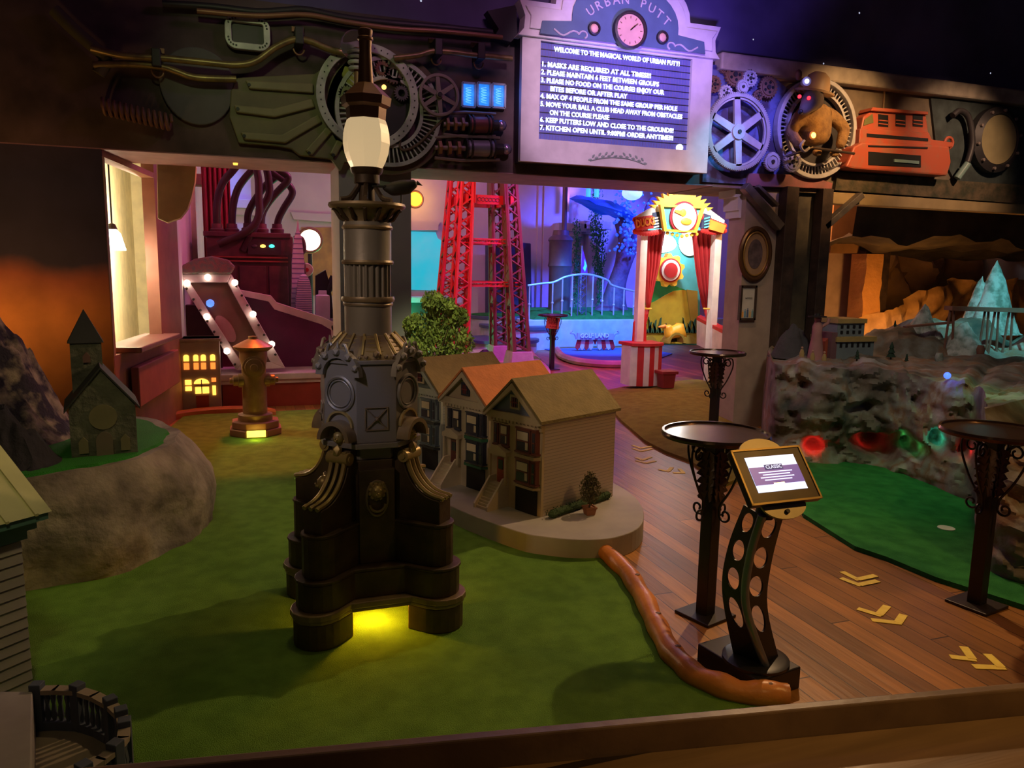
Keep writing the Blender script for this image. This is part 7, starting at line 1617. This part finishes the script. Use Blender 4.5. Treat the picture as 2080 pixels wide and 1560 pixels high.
# railing
YR = 16.1; rl_ = [Q(a, b2, YR) for a, b2 in ((1072, 580), (1100, 576), (1125, 573), (1150, 562), (1185, 557), (1212, 561), (1235, 570), (1245, 580), (1290, 592), (1310, 594))]
rg2 = thing('arched_railing', 'thin arched metal railing lit violet on the pale terrace', 'railing', (Q(1185, 640, YR).x, YR, zp))
m_ral = mat('pale painted metal', (0.6, 0.55, 0.7), 0.4, 0.3)
MB().tube(catmull(rl_, 5), 0.025, 8).build('top_rail', m_ral, rg2, smooth=True)
for px, py in ((1076, 580), (1123, 574), (1143, 565), (1163, 560), (1205, 560), (1225, 567), (1248, 584), (1268, 588), (1288, 592)):
    v = Q(px, py, YR); MB().cyl((v.x, YR, zp), v, 0.018, seg=6).build('baluster', m_ral, rg2); MB().ball((v.x, YR, v.z*0.45+zp*0.55), 0.035, sub=1).build('knuckle', m_ral, rg2)
v = Q(1184, 556, YR); b = MB()
for k in range(5):
    z = zp+0.12+(v.z-zp-0.1)*k/5; b.torus((v.x, YR, z+0.07), 0.075, 0.010, 'y', 4, 5); b.torus((v.x, YR, z+0.07), 0.035, 0.008, 'y', 10, 5)
b.cyl((v.x-0.11, YR, zp), (v.x-0.09, YR, v.z), 0.01, seg=6); b.cyl((v.x+0.11, YR, zp), (v.x+0.09, YR, v.z), 0.01, seg=6); b.build('fretwork_panel', mat('dark violet metal', (0.12, 0.08, 0.2), 0.5), rg2)
fl = Q(1186, 553, 16.4); t = thing('pennant', 'tall narrow purple pennant with cyan mark rising over the railing', 'flag', (fl.x, 16.4, zp))
poly([(1183, 505), (1179, 556), (1193, 556), (1191, 535)], 16.4, 0.02, mat('purple cloth', (0.35, 0.03, 0.4), 0.8), 'cloth', t); poly([(1187, 526), (1192, 540), (1188, 552), (1184, 545), (1187, 538)], 16.375, 0.01, mat('cyan print', (0.1, 0.7, 0.8), 0.6, emit=(0.1, 0.6, 0.8), es=0.6), 'mark', t)
MB().cyl((Q(1182, 505, 16.4).x, 16.4, zp+0.1), (Q(1182, 505, 16.4).x, 16.4, fl.z+0.6), 0.012, seg=6).build('pole', m_ral, t)
# boiler tank with pipe
YT = 17.0; v = Q(1138, 520, YT); tk = thing('boiler_tank', 'dark riveted boiler tank with a pipe rising to the ceiling', 'tank', (v.x, YT, zp))
zv = lambda py: Q(1138, py, YT).z; m_tk = mat('dark boiler iron', (0.16, 0.13, 0.14), 0.5, 0.3, scale=6)
MB().lathe([(0.26, zp), (0.26, zv(545)), (0.29, zv(540)), (0.27, zv(532)), (0.27, zv(492)), (0.30, zv(488)), (0.27, zv(483)), (0.20, zv(478)), (0.18, zv(468))], (v.x, YT, 0), 28).build('drum', m_tk, tk, smooth=True)
MB().cyl((v.x+0.08, YT, zv(470)), (v.x+0.08, YT, 5.1), 0.06, seg=12).build('pipe', m_tk, tk, smooth=True)
for k in range(20): a = PI+PI*k/19; MB().ball((v.x+0.27*math.cos(a), YT+0.27*math.sin(a), zv(540)), 0.014, sub=1).build('rivet', m_bolt, tk)
# wall columns with shelf capitals and vines
for px, yc0, lb, vb in ((1158, 462, 'pale wall column with shelf capital right of the boiler tank', 1), (1208, 458, 'pale wall column with shelf capital behind the green vines', 2)):
    YC = 18.2; v = Q(px, yc0, YC); t = thing('shelf_column', lb, 'column', (v.x, YC, zp), group='wall columns in the hall'); m_cp = mat('pale column plaster', (0.6, 0.55, 0.52), 0.8)
    MB().bx(v.x-0.16, v.x+0.16, YC, 18.49, zp, v.z-0.1).build('shaft', m_cp, t)
    b = MB(); b.bx(v.x-0.38, v.x+0.38, YC-0.18, 18.49, v.z-0.10, v.z+0.10); b.bx(v.x-0.28, v.x+0.28, YC-0.1, 18.49, v.z-0.22, v.z-0.10); b.build('capital', m_cp, t, bevel=0.01)
def vine(px0, py0, px1, py1, Y, w_, lb, n):
    a, b_ = Q(px0, py0, Y), Q(px1, py1, Y); b = MB(); b.tube([a, a.lerp(b_, 0.5), b_], 0.012, 5); rng2 = random.Random(px0)
    for i in range(n): t = rng2.random(); c_ = a.lerp(b_, t); leaves(b, (c_.x, c_.y, c_.z), w_*(1.1-t*0.5), 5, 0.035, rng2)
    tag(b.build('vine', mat('vine green', (0.05, 0.35, 0.12), 0.7)), lb, 'vine')
vine(1208, 385, 1214, 560, 17.7, 0.20, 'bright green vine hanging down the middle of the hall wall', 260); vine(1172, 450, 1170, 640, 17.9, 0.12, 'thin pale green vine trailing beside the boiler tank', 130); vine(1226, 470, 1215, 640, 17.6, 0.12, 'short dark vine left of the blue tree trunk', 110)
# blue mushroom tree
YQ = 16.9; v = Q(1258, 640, YQ); bt = thing('fantasy_tree', 'leaning dark trunk fantasy tree with glowing blue canopy and beads', 'tree', (v.x, YQ, zp))
TJ = lambda px, py, r: (tuple(Q(px, py, YQ)), r)
skin_body('trunk', [TJ(1236, 650, 0.34), TJ(1246, 600, 0.26), TJ(1258, 560, 0.22), TJ(1272, 520, 0.20), TJ(1268, 480, 0.16), TJ(1256, 440, 0.15), TJ(1300, 470, 0.14), TJ(1330, 400, 0.12), TJ(1275, 660, 0.22), TJ(1215, 660, 0.16)], [(0, 1), (1, 2), (2, 3), (3, 4), (4, 5), (3, 6), (6, 7), (1, 8), (0, 9)], mat('dark bark lilac', (0.16, 0.12, 0.16), 0.8, col2=(0.08, 0.06, 0.09), bump=0.7, scale=4), bt)
L = []
for j in range(9):
    t = j/8; row = []
    for i in range(30):
        a = 2*PI*i/30; r = (1.0-t*0.94); x = r*0.95*math.cos(a); y = r*0.5*math.sin(a)
        v = Q(1232+x*0, 425, YQ); row.append((v.x+x*1.0, v.y+y, v.z-0.28*x-0.05+0.30*math.sqrt(max(0, 1-r*r))*0.7+0.08*fbm((x*2, y*2, 1), 1.5)))
    L.append(row)
b = MB(); b.loops(L); b.build('canopy', mat('blue glowing canopy', (0.04, 0.12, 0.9), 0.5, emit=(0.0, 0.05, 0.6), es=0.35, col2=(0.02, 0.05, 0.5), scale=4), bt, smooth=True)
rng3 = random.Random(11); b = MB()
for i in range(170):
    v = Q(rng3.gauss(1278, 16), rng3.uniform(385, 520), YQ-0.3+rng3.uniform(-0.3, 0.3)); b.ball(v, rng3.uniform(0.02, 0.05), sub=1)
bs = b.build('glass_beads', mat('blue glass beads', (0.1, 0.3, 1.0), 0.2, emit=(0.02, 0.12, 0.9), es=0.6), bt, smooth=True); bs['kind'] = 'stuff'
c = Q(1284, 392, 16.2); tag(MB().ball(c, 0.22, 1.1, 1, 0.75, 3).build('bubble_lamp', mat('pale aqua lamp', (0.6, 0.9, 0.95), 0.4, emit=(0.45, 0.8, 0.95), es=0.9), smooth=True), 'round pale aqua lamp hanging above the blue canopy', 'lamp')
for px, py in ((1195, 395), (1212, 392)): c = Q(px, py, 17.5); tag(MB().cyl((c.x, 17.5, c.z-0.1), (c.x, 17.5, c.z+0.7), 0.06, seg=10).build('glow_tube', mat('aqua tube', (0.1, 0.7, 0.7), 0.4, emit=(0.05, 0.5, 0.55), es=0.8)), 'aqua glowing tube above the blue canopy, %s one' % ('left' if px < 1200 else 'right'), 'light', 'aqua tubes')
# little tent sign
YG = 15.0; gt = thing('tent_sign', 'small sign reading GOLF LAND over a striped red and cream tent', 'sign', (Q(1208, 712, YG).x, YG, 0))
poly([(1172, 676), (1244, 677), (1246, 690), (1170, 689)], YG, 0.06, mat('pale violet board', (0.45, 0.45, 0.65), 0.6), 'name_board', gt)
v = Q(1208, 682, YG-0.08); text_mesh('lettering', 'GOLF LAND', 0.13, v, mat('white sign paint', (0.9, 0.9, 0.95), 0.5), gt, 0.006, (PI/2, 0, 0), 'CENTER', 0.95, 0.003)
for e, px in ((-1, 1171), (1, 1245)): a = Q(px, 684, YG); MB().tube(catmull([a+Vector((0, 0, -0.05)), a+Vector((e*0.05, 0, 0.06)), a+Vector((e*0.14, 0, 0.08)), a+Vector((e*0.10, 0, 0.13))], 4), 0.02, 6).build('scroll_end', mat('pale violet board', (0.45, 0.45, 0.65)), gt, smooth=True)
for k in range(9):
    x0_, x1_ = 1172+8.0*k, 1172+8.0*(k+1); f = lambda x: 1208+(x-1208)*1.12
    poly([(x0_, 690), (x1_, 690), (f(x1_), 706), ((f(x0_)+f(x1_))/2, 711), (f(x0_), 706)] if k != 4 else [(x0_, 690), (x1_, 690), (1208, 700)], YG+0.02, 0.03, m_br if k % 2 == 0 else mat('cream cloth', (0.75, 0.6, 0.42), 0.8), 'tent_stripe', gt)
# blue green with log kerb
ek = [atz(a, b2, 0.05) for a, b2 in ((1132, 712), (1140, 724), (1165, 734), (1205, 740), (1250, 742), (1300, 740))]
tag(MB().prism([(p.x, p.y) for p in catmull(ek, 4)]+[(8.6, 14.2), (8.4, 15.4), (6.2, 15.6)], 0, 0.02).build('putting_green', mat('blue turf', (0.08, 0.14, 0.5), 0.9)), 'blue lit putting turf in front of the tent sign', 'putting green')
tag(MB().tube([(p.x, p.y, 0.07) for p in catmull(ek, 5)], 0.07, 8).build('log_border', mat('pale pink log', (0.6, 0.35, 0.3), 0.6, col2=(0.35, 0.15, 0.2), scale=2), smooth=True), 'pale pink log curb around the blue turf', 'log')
# things on the back wall, left to middle
YW = 18.49
t = thing('aqua_panel', 'glowing turquoise panel with cloudy picture between pillar and red tower', 'panel', Q(868, 530, YW))
poly([(826, 470), (884, 472), (888, 484), (900, 492), (898, 590), (824, 588)], YW, 0.05, mat('cloudy turquoise', (0.05, 0.6, 0.75), 0.6, col2=(0.25, 0.5, 0.6), scale=1.4, emit=(0.0, 0.5, 0.62), es=0.75), 'picture', t)
tag(poly([(820, 449), (893, 450), (888, 458), (888, 468), (822, 468)], YW, 0.12, m_white, 'cornice_shelf'), 'pale cornice shelf above the turquoise panel', 'cornice')
tag(poly([(590, 431), (680, 436), (680, 452), (596, 446)], YW, 0.12, m_white, 'cornice_shelf'), 'pale cornice shelf above the ochre poster', 'cornice')
tag(poly([(612, 462), (690, 462), (690, 600), (612, 600)], YW, 0.04, mat('ochre poster', (0.6, 0.38, 0.12), 0.7, col2=(0.35, 0.22, 0.1), scale=3), 'poster'), 'mottled ochre poster on the hall wall behind the glowing clock', 'poster')
def roundlamp(px, py, rpx, Y, col, es, lb, nm):
    c = Q(px, py, Y); s3 = mpp(px, py, Y); t = thing(nm, lb, 'lamp', c)
    MB().lathe([(rpx*s3, Y-0.05), (rpx*s3*0.9, Y-0.08), (0.01, Y-0.10), (0.01, Y-0.05)], (c.x, 0, c.z), 32, 'y').build('lit_face', mat(nm+' face', col, 0.5, emit=col, es=es), t, smooth=True)
    MB().torus((c.x, Y-0.05, c.z), rpx*s3*1.05, 0.03, 'y', 32, 8).build('rim', m_copper, t, smooth=True); return c, t
c, t = roundlamp(842, 405, 15, 18.54, (1.0, 0.62, 0.04), 1.6, 'round glowing yellow wall lamp behind the bird', 'round_lamp'); lamp('yellow lamp light', 'POINT', (c.x, 18.0, c.z), (1, 0.5, 0.06), 14, 0.2)
c, t = roundlamp(629, 488, 22, 15.0, (1.0, 0.9, 0.75), 3.0, 'round glowing white clock face behind the spired toy skyscraper', 'clock_lamp'); lamp('clock light', 'POINT', (c.x+0.2, 15.6, c.z-0.2), (1, 0.7, 0.3), 24, 0.2)
MB().cyl((c.x, 15.0, 0), (c.x, 15.0, c.z-0.25), 0.04).build('stand', m_dark, t)
tag(poly([(985, 487), (1070, 495), (1072, 640), (985, 640)], 18.0, 0.3, mat('navy cabinet', (0.03, 0.03, 0.12), 0.5), 'tall_cabinet', None, 0.02), 'tall navy cabinet standing behind the red tower', 'cabinet')
v0, v1 = Q(815, 604, 14.5), Q(938, 604, 14.5)
t = thing('hall_desk', 'dark desk with violet lit top behind the bushy shrub', 'desk', ((v0.x+v1.x)/2, 14.7, 0)); MB().bx(v0.x, v1.x, 14.5, 15.2, v0.z-0.1, v0.z).build('desk_top', mat('desk laminate', (0.4, 0.35, 0.5), 0.3), t); MB().bx(v0.x+0.1, v1.x-0.1, 14.6, 15.1, 0, v0.z-0.1).build('desk_body', m_dark, t)
v = Q(830, 660, 13.6); lamp('green glow light', 'POINT', (v.x, 14.2, 0.7), (0.0, 1.0, 0.4), 60, 0.1)
tag(MB().box((v.x, 13.9, 0.10), (0.9, 0.9, 0.16)).build('green_block', mat('pale green block', (0.4, 0.8, 0.5), 0.7), bevel=0.02), 'low green glowing block left of the bushy shrub', 'block')

# ---------------------------------------------------------------- left: machine, marquee, skyscrapers
YM = 11.6; O_ = Q(508, 600, YM)
m_mc = mat('maroon machine iron', (0.20, 0.08, 0.08), 0.5, 0.3, col2=(0.12, 0.05, 0.06), scale=5)
mc = thing('steam_machine', 'dark maroon steam machine topped with a tangle of curved pipes', 'machine', (O_.x, YM+0.4, 0))
zz_ = lambda py: Q(508, py, YM).z; xx_ = lambda px: Q(px, 550, YM).x
MB().bx(xx_(422), xx_(597), YM, YM+0.9, 0.0, zz_(478)).build('body', m_mc, mc, bevel=0.02)
MB().bx(xx_(416), xx_(592), YM-0.05, YM+0.95, zz_(482), zz_(472)).build('top_plate', m_mc, mc, bevel=0.01)
cp_ = MB().bx(xx_(505), xx_(572), YM-0.04, YM, zz_(517), zz_(487)); cp_ = cp_.build('control_panel', mat('dark panel', (0.07, 0.04, 0.05), 0.4), mc)
for px, cc in ((517, (0.1, 0.08, 0.08)), (534, (1.0, 0.6, 0.1)), (552, (0.05, 0.9, 0.7))):
    c = Q(px, 500, YM-0.05); MB().ball(c, 0.03, 1.3, 0.5, 0.8, 2).build('indicator', mat('indicator %d' % px, cc, 0.4, emit=cc, es=2.5 if px > 520 else 0.0), cp_, smooth=True)
b = MB()
for py in (522, 530): b.bx(xx_(430), xx_(585), YM-0.06, YM, zz_(py+2), zz_(py-1))
b.build('belt_moulding', mat('red lacquer', (0.4, 0.08, 0.06), 0.4), mc)
for (px0, px1) in ((440, 480), (486, 540), (546, 585)): MB().bx(xx_(px0), xx_(px1), YM-0.03, YM, zz_(620), zz_(540)).build('door_panel', m_mc, mc, bevel=0.01)
for py in (500, 545, 590):
    c = Q(600, py, YM+0.3); MB().tube(catmull([c+Vector((-0.02, 0, 0.12)), c+Vector((0.1, 0, 0.11)), c+Vector((0.12, 0, -0.08)), c+Vector((-0.02, 0, -0.12))], 5), 0.03, 8).build('side_handle', m_mc, mc, smooth=True)
pz = lambda q, dy=0: Q(380+q[0]/6, 340+q[1]/6, YM+0.3+dy)
m_pp = mat('brown rubber pipe', (0.07, 0.035, 0.035), 0.4, 0.2)
for i, (pp, dy) in enumerate((([(370, 800), (360, 550), (380, 350), (440, 180), (550, 50), (640, -60)], 0), ([(550, 800), (550, 600), (570, 420), (620, 260), (700, 140), (790, 40), (860, -50)], 0.05), ([(750, 790), (740, 600), (780, 480), (860, 350), (960, 220), (1100, 110), (1190, 40)], 0.25), ([(910, 800), (910, 600), (960, 480), (1040, 370), (1140, 260), (1210, 190), (1230, 120), (1160, 60), (1060, -20)], -0.1), ([(1100, 800), (1110, 650), (1180, 500), (1280, 330), (1260, 240), (1180, 160), (1040, 60), (980, -40)], 0.12), ([(830, -60), (870, 150), (875, 380), (880, 560), (820, 700), (680, 810), (520, 880), (380, 940)], -0.45), ([(950, -60), (990, 130), (1000, 330), (900, 520), (840, 680), (760, 860), (680, 1020)], -0.3))):
    MB().tube(catmull([pz(q, dy) for q in pp], 6), 0.052, 10).build('pipe', m_pp, mc, smooth=True)
    if i < 5: c = pz(pp[0], dy); MB().lathe([(0.09, c.z-0.03), (0.10, c.z+0.05), (0.075, c.z+0.07), (0.07, c.z+0.13)], (c.x, c.y, 0), 16).build('pipe_collar', m_mc, mc, smooth=True)
# marquee frame
def MQ(px, py, o=0.0): t = (750-py)/190; return Q(px, py, 9.95+0.35*t-o)
m_mq = mat('pale pink marquee frame', (0.72, 0.55, 0.6), 0.5)
mq = thing('marquee_playfield', 'slanted pale framed playfield edged with glowing round bulbs', 'arcade game', MQ(520, 750))
oc_ = [(357, 557), (470, 557), (580, 748), (480, 752)]; ic_ = [(386, 574), (462, 574), (549, 735), (492, 738)]
for k in range(4):
    q = [oc_[k], oc_[(k+1) % 4], ic_[(k+1) % 4], ic_[k]]; MB().loops([[MQ(*p, 0.06) for p in q], [MQ(*p, -0.04) for p in q]]).build('frame_bar', m_mq, mq, bevel=0.008)
bdq = MB().loops([[MQ(*p, 0.0) for p in ic_], [MQ(*p, -0.05) for p in ic_]]).build('playfield', mat('brown playfield', (0.22, 0.10, 0.08), 0.5), mq)
for px, py in ((380, 575), (422, 563), (477, 574), (420, 643), (514, 638), (461, 713), (552, 699)):
    bl_ = MB().ball(MQ(px, py, 0.10), 0.040, sub=2).build('bulb', mat('marquee bulb', (1, 0.95, 0.8), 0.4, emit=(1.0, 0.85, 0.6), es=5), mq, smooth=True)
for k in range(16):
    t = k/15; px, py = (372+105*t, 575+165*t) if k % 2 else (480+85*t, 580+150*t); MB().ball(MQ(px, py, 0.07), 0.018, sub=1).build('dark_stud', m_darkwood, mq)
c = MQ(427, 616, 0.05); MB().ball(c, 0.05, 1, 0.5, 1, 2).build('blue_bumper', mat('blue lit bumper', (0.2, 0.4, 1), 0.4, emit=(0.1, 0.3, 1.0), es=1.0), bdq, smooth=True)
MB().loops([[MQ(458+20*math.cos(a)+8*math.sin(a), 668+26*math.sin(a)+8*math.cos(a), e) for a in [2*PI*i/24 for i in range(24)]] for e in (0.015, -0.01)]).build('pink_oval', mat('rose oval', (0.5, 0.2, 0.24), 0.5), bdq)
hd_ = [(355, 556), (372, 538), (395, 526), (430, 520), (465, 528), (478, 542), (470, 556)]
tag(MB().loops([[MQ(*p, 0.1) for p in hd_], [MQ(*p, -0.25) for p in hd_]]).build('scaled_hood', mat('scaly green red hood', (0.3, 0.16, 0.13), 0.5, col2=(0.16, 0.2, 0.16), scale=24, bump=0.6), bevel=0.02), 'scaly curved hood on top of the slanted marquee frame', 'hood')
# purple cabinet with pale trim
YC2 = 10.45; cbn = thing('ramp_cabinet', 'deep purple sided ramp cabinet with pale stepped trim on a red base', 'cabinet', Q(580, 800, 9.8))
side = [(487, 592), (548, 604), (560, 620), (655, 650), (686, 664), (686, 775), (500, 760)]
poly(side, YC2, 0.06, mat('deep purple panel', (0.16, 0.015, 0.10), 0.5), 'side_panel', cbn)
trim = [(487, 588), (550, 600), (562, 614), (656, 644), (690, 660), (690, 676), (676, 672), (652, 658), (557, 628), (545, 612), (487, 600)]
poly(trim, YC2-0.05, 0.08, m_mq, 'stepped_trim', cbn, 0.006)
poly([(672, 660), (690, 664), (690, 775), (676, 770)], YC2-0.05, 0.08, m_mq, 'end_trim', cbn)
YB2 = 9.85; xA, xB = Q(452, 800, YB2).x, Q(690, 800, YB2).x; zsh = Q(560, 762, YB2).z
MB().bx(xA, xB, YB2, YC2+0.1, 0.0, zsh-0.05).build('red_base', mat('deep red base', (0.36, 0.04, 0.03), 0.55), cbn)
MB().bx(xA-0.04, xB+0.04, YB2-0.06, YC2+0.12, zsh-0.05, zsh+0.03).build('shelf', m_mq, cbn, bevel=0.012); MB().bx(xA-0.02, xB+0.02, YB2-0.03, YB2, zsh-0.10, zsh-0.05).build('shelf_moulding', m_mq, cbn, bevel=0.01)
MB().bx(Q(345, 800, YB2).x, xA, YC2+0.0, YC2+0.2, 0, Q(370, 620, YC2).z).build('dark_side', mat('dark wine panel', (0.09, 0.02, 0.03), 0.6), cbn)
# model skyscrapers
YS = 11.0; m_sk = mat('pale model tower', (0.72, 0.74, 0.85), 0.5)
zs0 = Q(610, 650, YS).z
tag(MB().bx(Q(592, 640, YS).x, Q(690, 640, YS).x, YS-0.15, YS+0.6, 0, zs0).build('model_table', m_dark), 'dark table behind the purple cabinet carrying the toy skyscrapers', 'table')
def sky(pts, lb, ribs, Yk):
    """pts: (py, halfwidth px) profile around px centre"""
    px = pts[0]; prof = pts[1]; c = Q(px, 640, Yk); t = thing('toy_skyscraper', lb, 'model building', (c.x, Yk, zs0), group='toy skyscrapers'); s4 = mpp(px, 600, Yk)
    L = []
    for py, h in prof:
        v = Q(px, py, Yk); r = h*s4; L.append([(v.x+sx*r, Yk+sy*r*0.8, v.z) for sx, sy in ((-1, -1), (1, -1), (1, 1), (-1, 1))])
    L[0] = [(x, y, zs0) for x, y, z in L[0]]
    MB().loops(L).build('tower', m_sk, t)
    b = MB()
    for k in range(ribs):
        py = prof[0][0]+(prof[-2][0]-prof[0][0])*(k+0.5)/ribs; h = 0
        for (a, ha), (b_, hb2) in zip(prof, prof[1:]):
            if b_ <= py <= a: h = ha+(hb2-ha)*(a-py)/(a-b_)
        v = Q(px, py, Yk); r = h*s4+0.004; b.bx(v.x-r, v.x+r, Yk-r*0.8-0.003, Yk+r*0.8, v.z-0.006, v.z+0.006)
    b.build('window_bands', mat('violet window band', (0.25, 0.25, 0.5), 0.4), t)
sky((605, [(650, 13), (560, 12), (535, 12), (500, 9), (482, 7), (470, 3), (446, 0.6)]), 'spired pale toy skyscraper in front of the glowing clock', 18, YS+0.25)
sky((617, [(650, 16), (620, 16), (590, 14), (570, 11), (560, 6), (557, 3)]), 'rounded pale ribbed toy skyscraper below the spired one', 20, YS+0.0)
sky((655, [(650, 14), (604, 13.5), (600, 13), (598, 8), (590, 7.5)]), 'short square pale toy skyscraper at the right end of the table', 0, YS+0.1)
tag(MB().slab([(x_, max(z_, zs0)) for x_, z_ in [xz(a_, b_, 11.5) for a_, b_ in ((640, 560), (660, 548), (668, 575), (672, 600), (676, 650), (640, 650))]], 11.4, 11.5).build('black_silhouette', m_black), 'black cut-out silhouette with a pointed top behind the toy skyscrapers', 'cut-out'); tag(MB().cyl(Q(664, 592, 11.45), Q(682, 566, 11.45), 0.05, 0.09, 12).build('black_horn', m_black), 'black horn spout joined to the pointed silhouette', 'horn')
c = Q(622, 548, 12.0); t = thing('small_dial', 'small round cream dial with a red centre beside the black silhouette', 'dial', c); MB().lathe([(0.10, 11.95), (0.09, 11.9)], (c.x, 0, c.z), 24, 'y').build('face', mat('cream dial', (0.8, 0.65, 0.5), 0.5), t); MB().disc((c.x, c.z), 0.03, 11.88, 11.9).build('centre', m_br, t)
# curtain, shelf and column far left
L = []
for z in (0.0, 2.0, 3.4, 4.4): L.append([(LP(3.0)[0]+0.10+0.40*i/40, 12.6+0.05*math.sin(i*0.9), z) for i in range(41)])
cu_ = MB().loops(L, cap=False, close=False).build('red_curtain', mat('scarlet curtain', (0.45, 0.03, 0.05), 0.8), smooth=True); s_ = cu_.modifiers.new('thick', 'SOLIDIFY'); s_.thickness = 0.015; tag(cu_, 'narrow pleated scarlet curtain at the left of the hall', 'curtain')
v = Q(425, 366, 13.5); tag(MB().box((v.x, 13.6, v.z), (0.5, 0.3, 0.18)).build('wall_bracket', m_redbrown, bevel=0.02), 'red brown wall bracket under the lintel left of the pipes', 'bracket')
for px, w_, lb in ((425, 0.5, 'pale column lit blue left of the pipe tangle'), (490, 0.42, 'pale column with capital shelf behind the pipe tangle')):
    v = Q(px, 410, 17.6); t = thing('hall_column', lb, 'column', (v.x, 17.9, 0), group='columns behind the pipes'); MB().bx(v.x-w_/2, v.x+w_/2, 17.9, 18.45, 0, 5.1).build('shaft', m_white, t)
    b = MB(); b.bx(v.x-w_*0.8, v.x+w_*0.8, 17.7, 18.45, v.z-0.12, v.z+0.06); b.bx(v.x-w_*0.65, v.x+w_*0.65, 17.8, 18.45, v.z-0.26, v.z-0.12); b.build('capital', m_white, t, bevel=0.01)
v = Q(440, 400, 17.3); lamp('left blue column light', 'SPOT', (v.x+0.3, 16.6, 4.7), (0.12, 0.2, 1.0), 160, 0.1, (v.x, 18.2, 2.6), 50, 0.8)
v = Q(1170, 450, 18.0); lamp('violet wall washer', 'SPOT', (v.x, 18.1, v.z+0.1), (0.85, 0.3, 1.0), 60, 0.04, (v.x, 18.45, 5.0), 60, 0.8)
# dark cloak rack under the hatch and white radio-like box behind machine
tag(MB().prism([LP(0.35, -0.03), LP(1.9, -0.03), LP(1.9, -0.10), LP(0.35, -0.10)], 0.45, z_sill-0.14).build('wall_panel', mat('dark rose panel', (0.28, 0.09, 0.07), 0.7), bevel=0.01), 'dark rose wall panel below the counter ledge', 'panel')
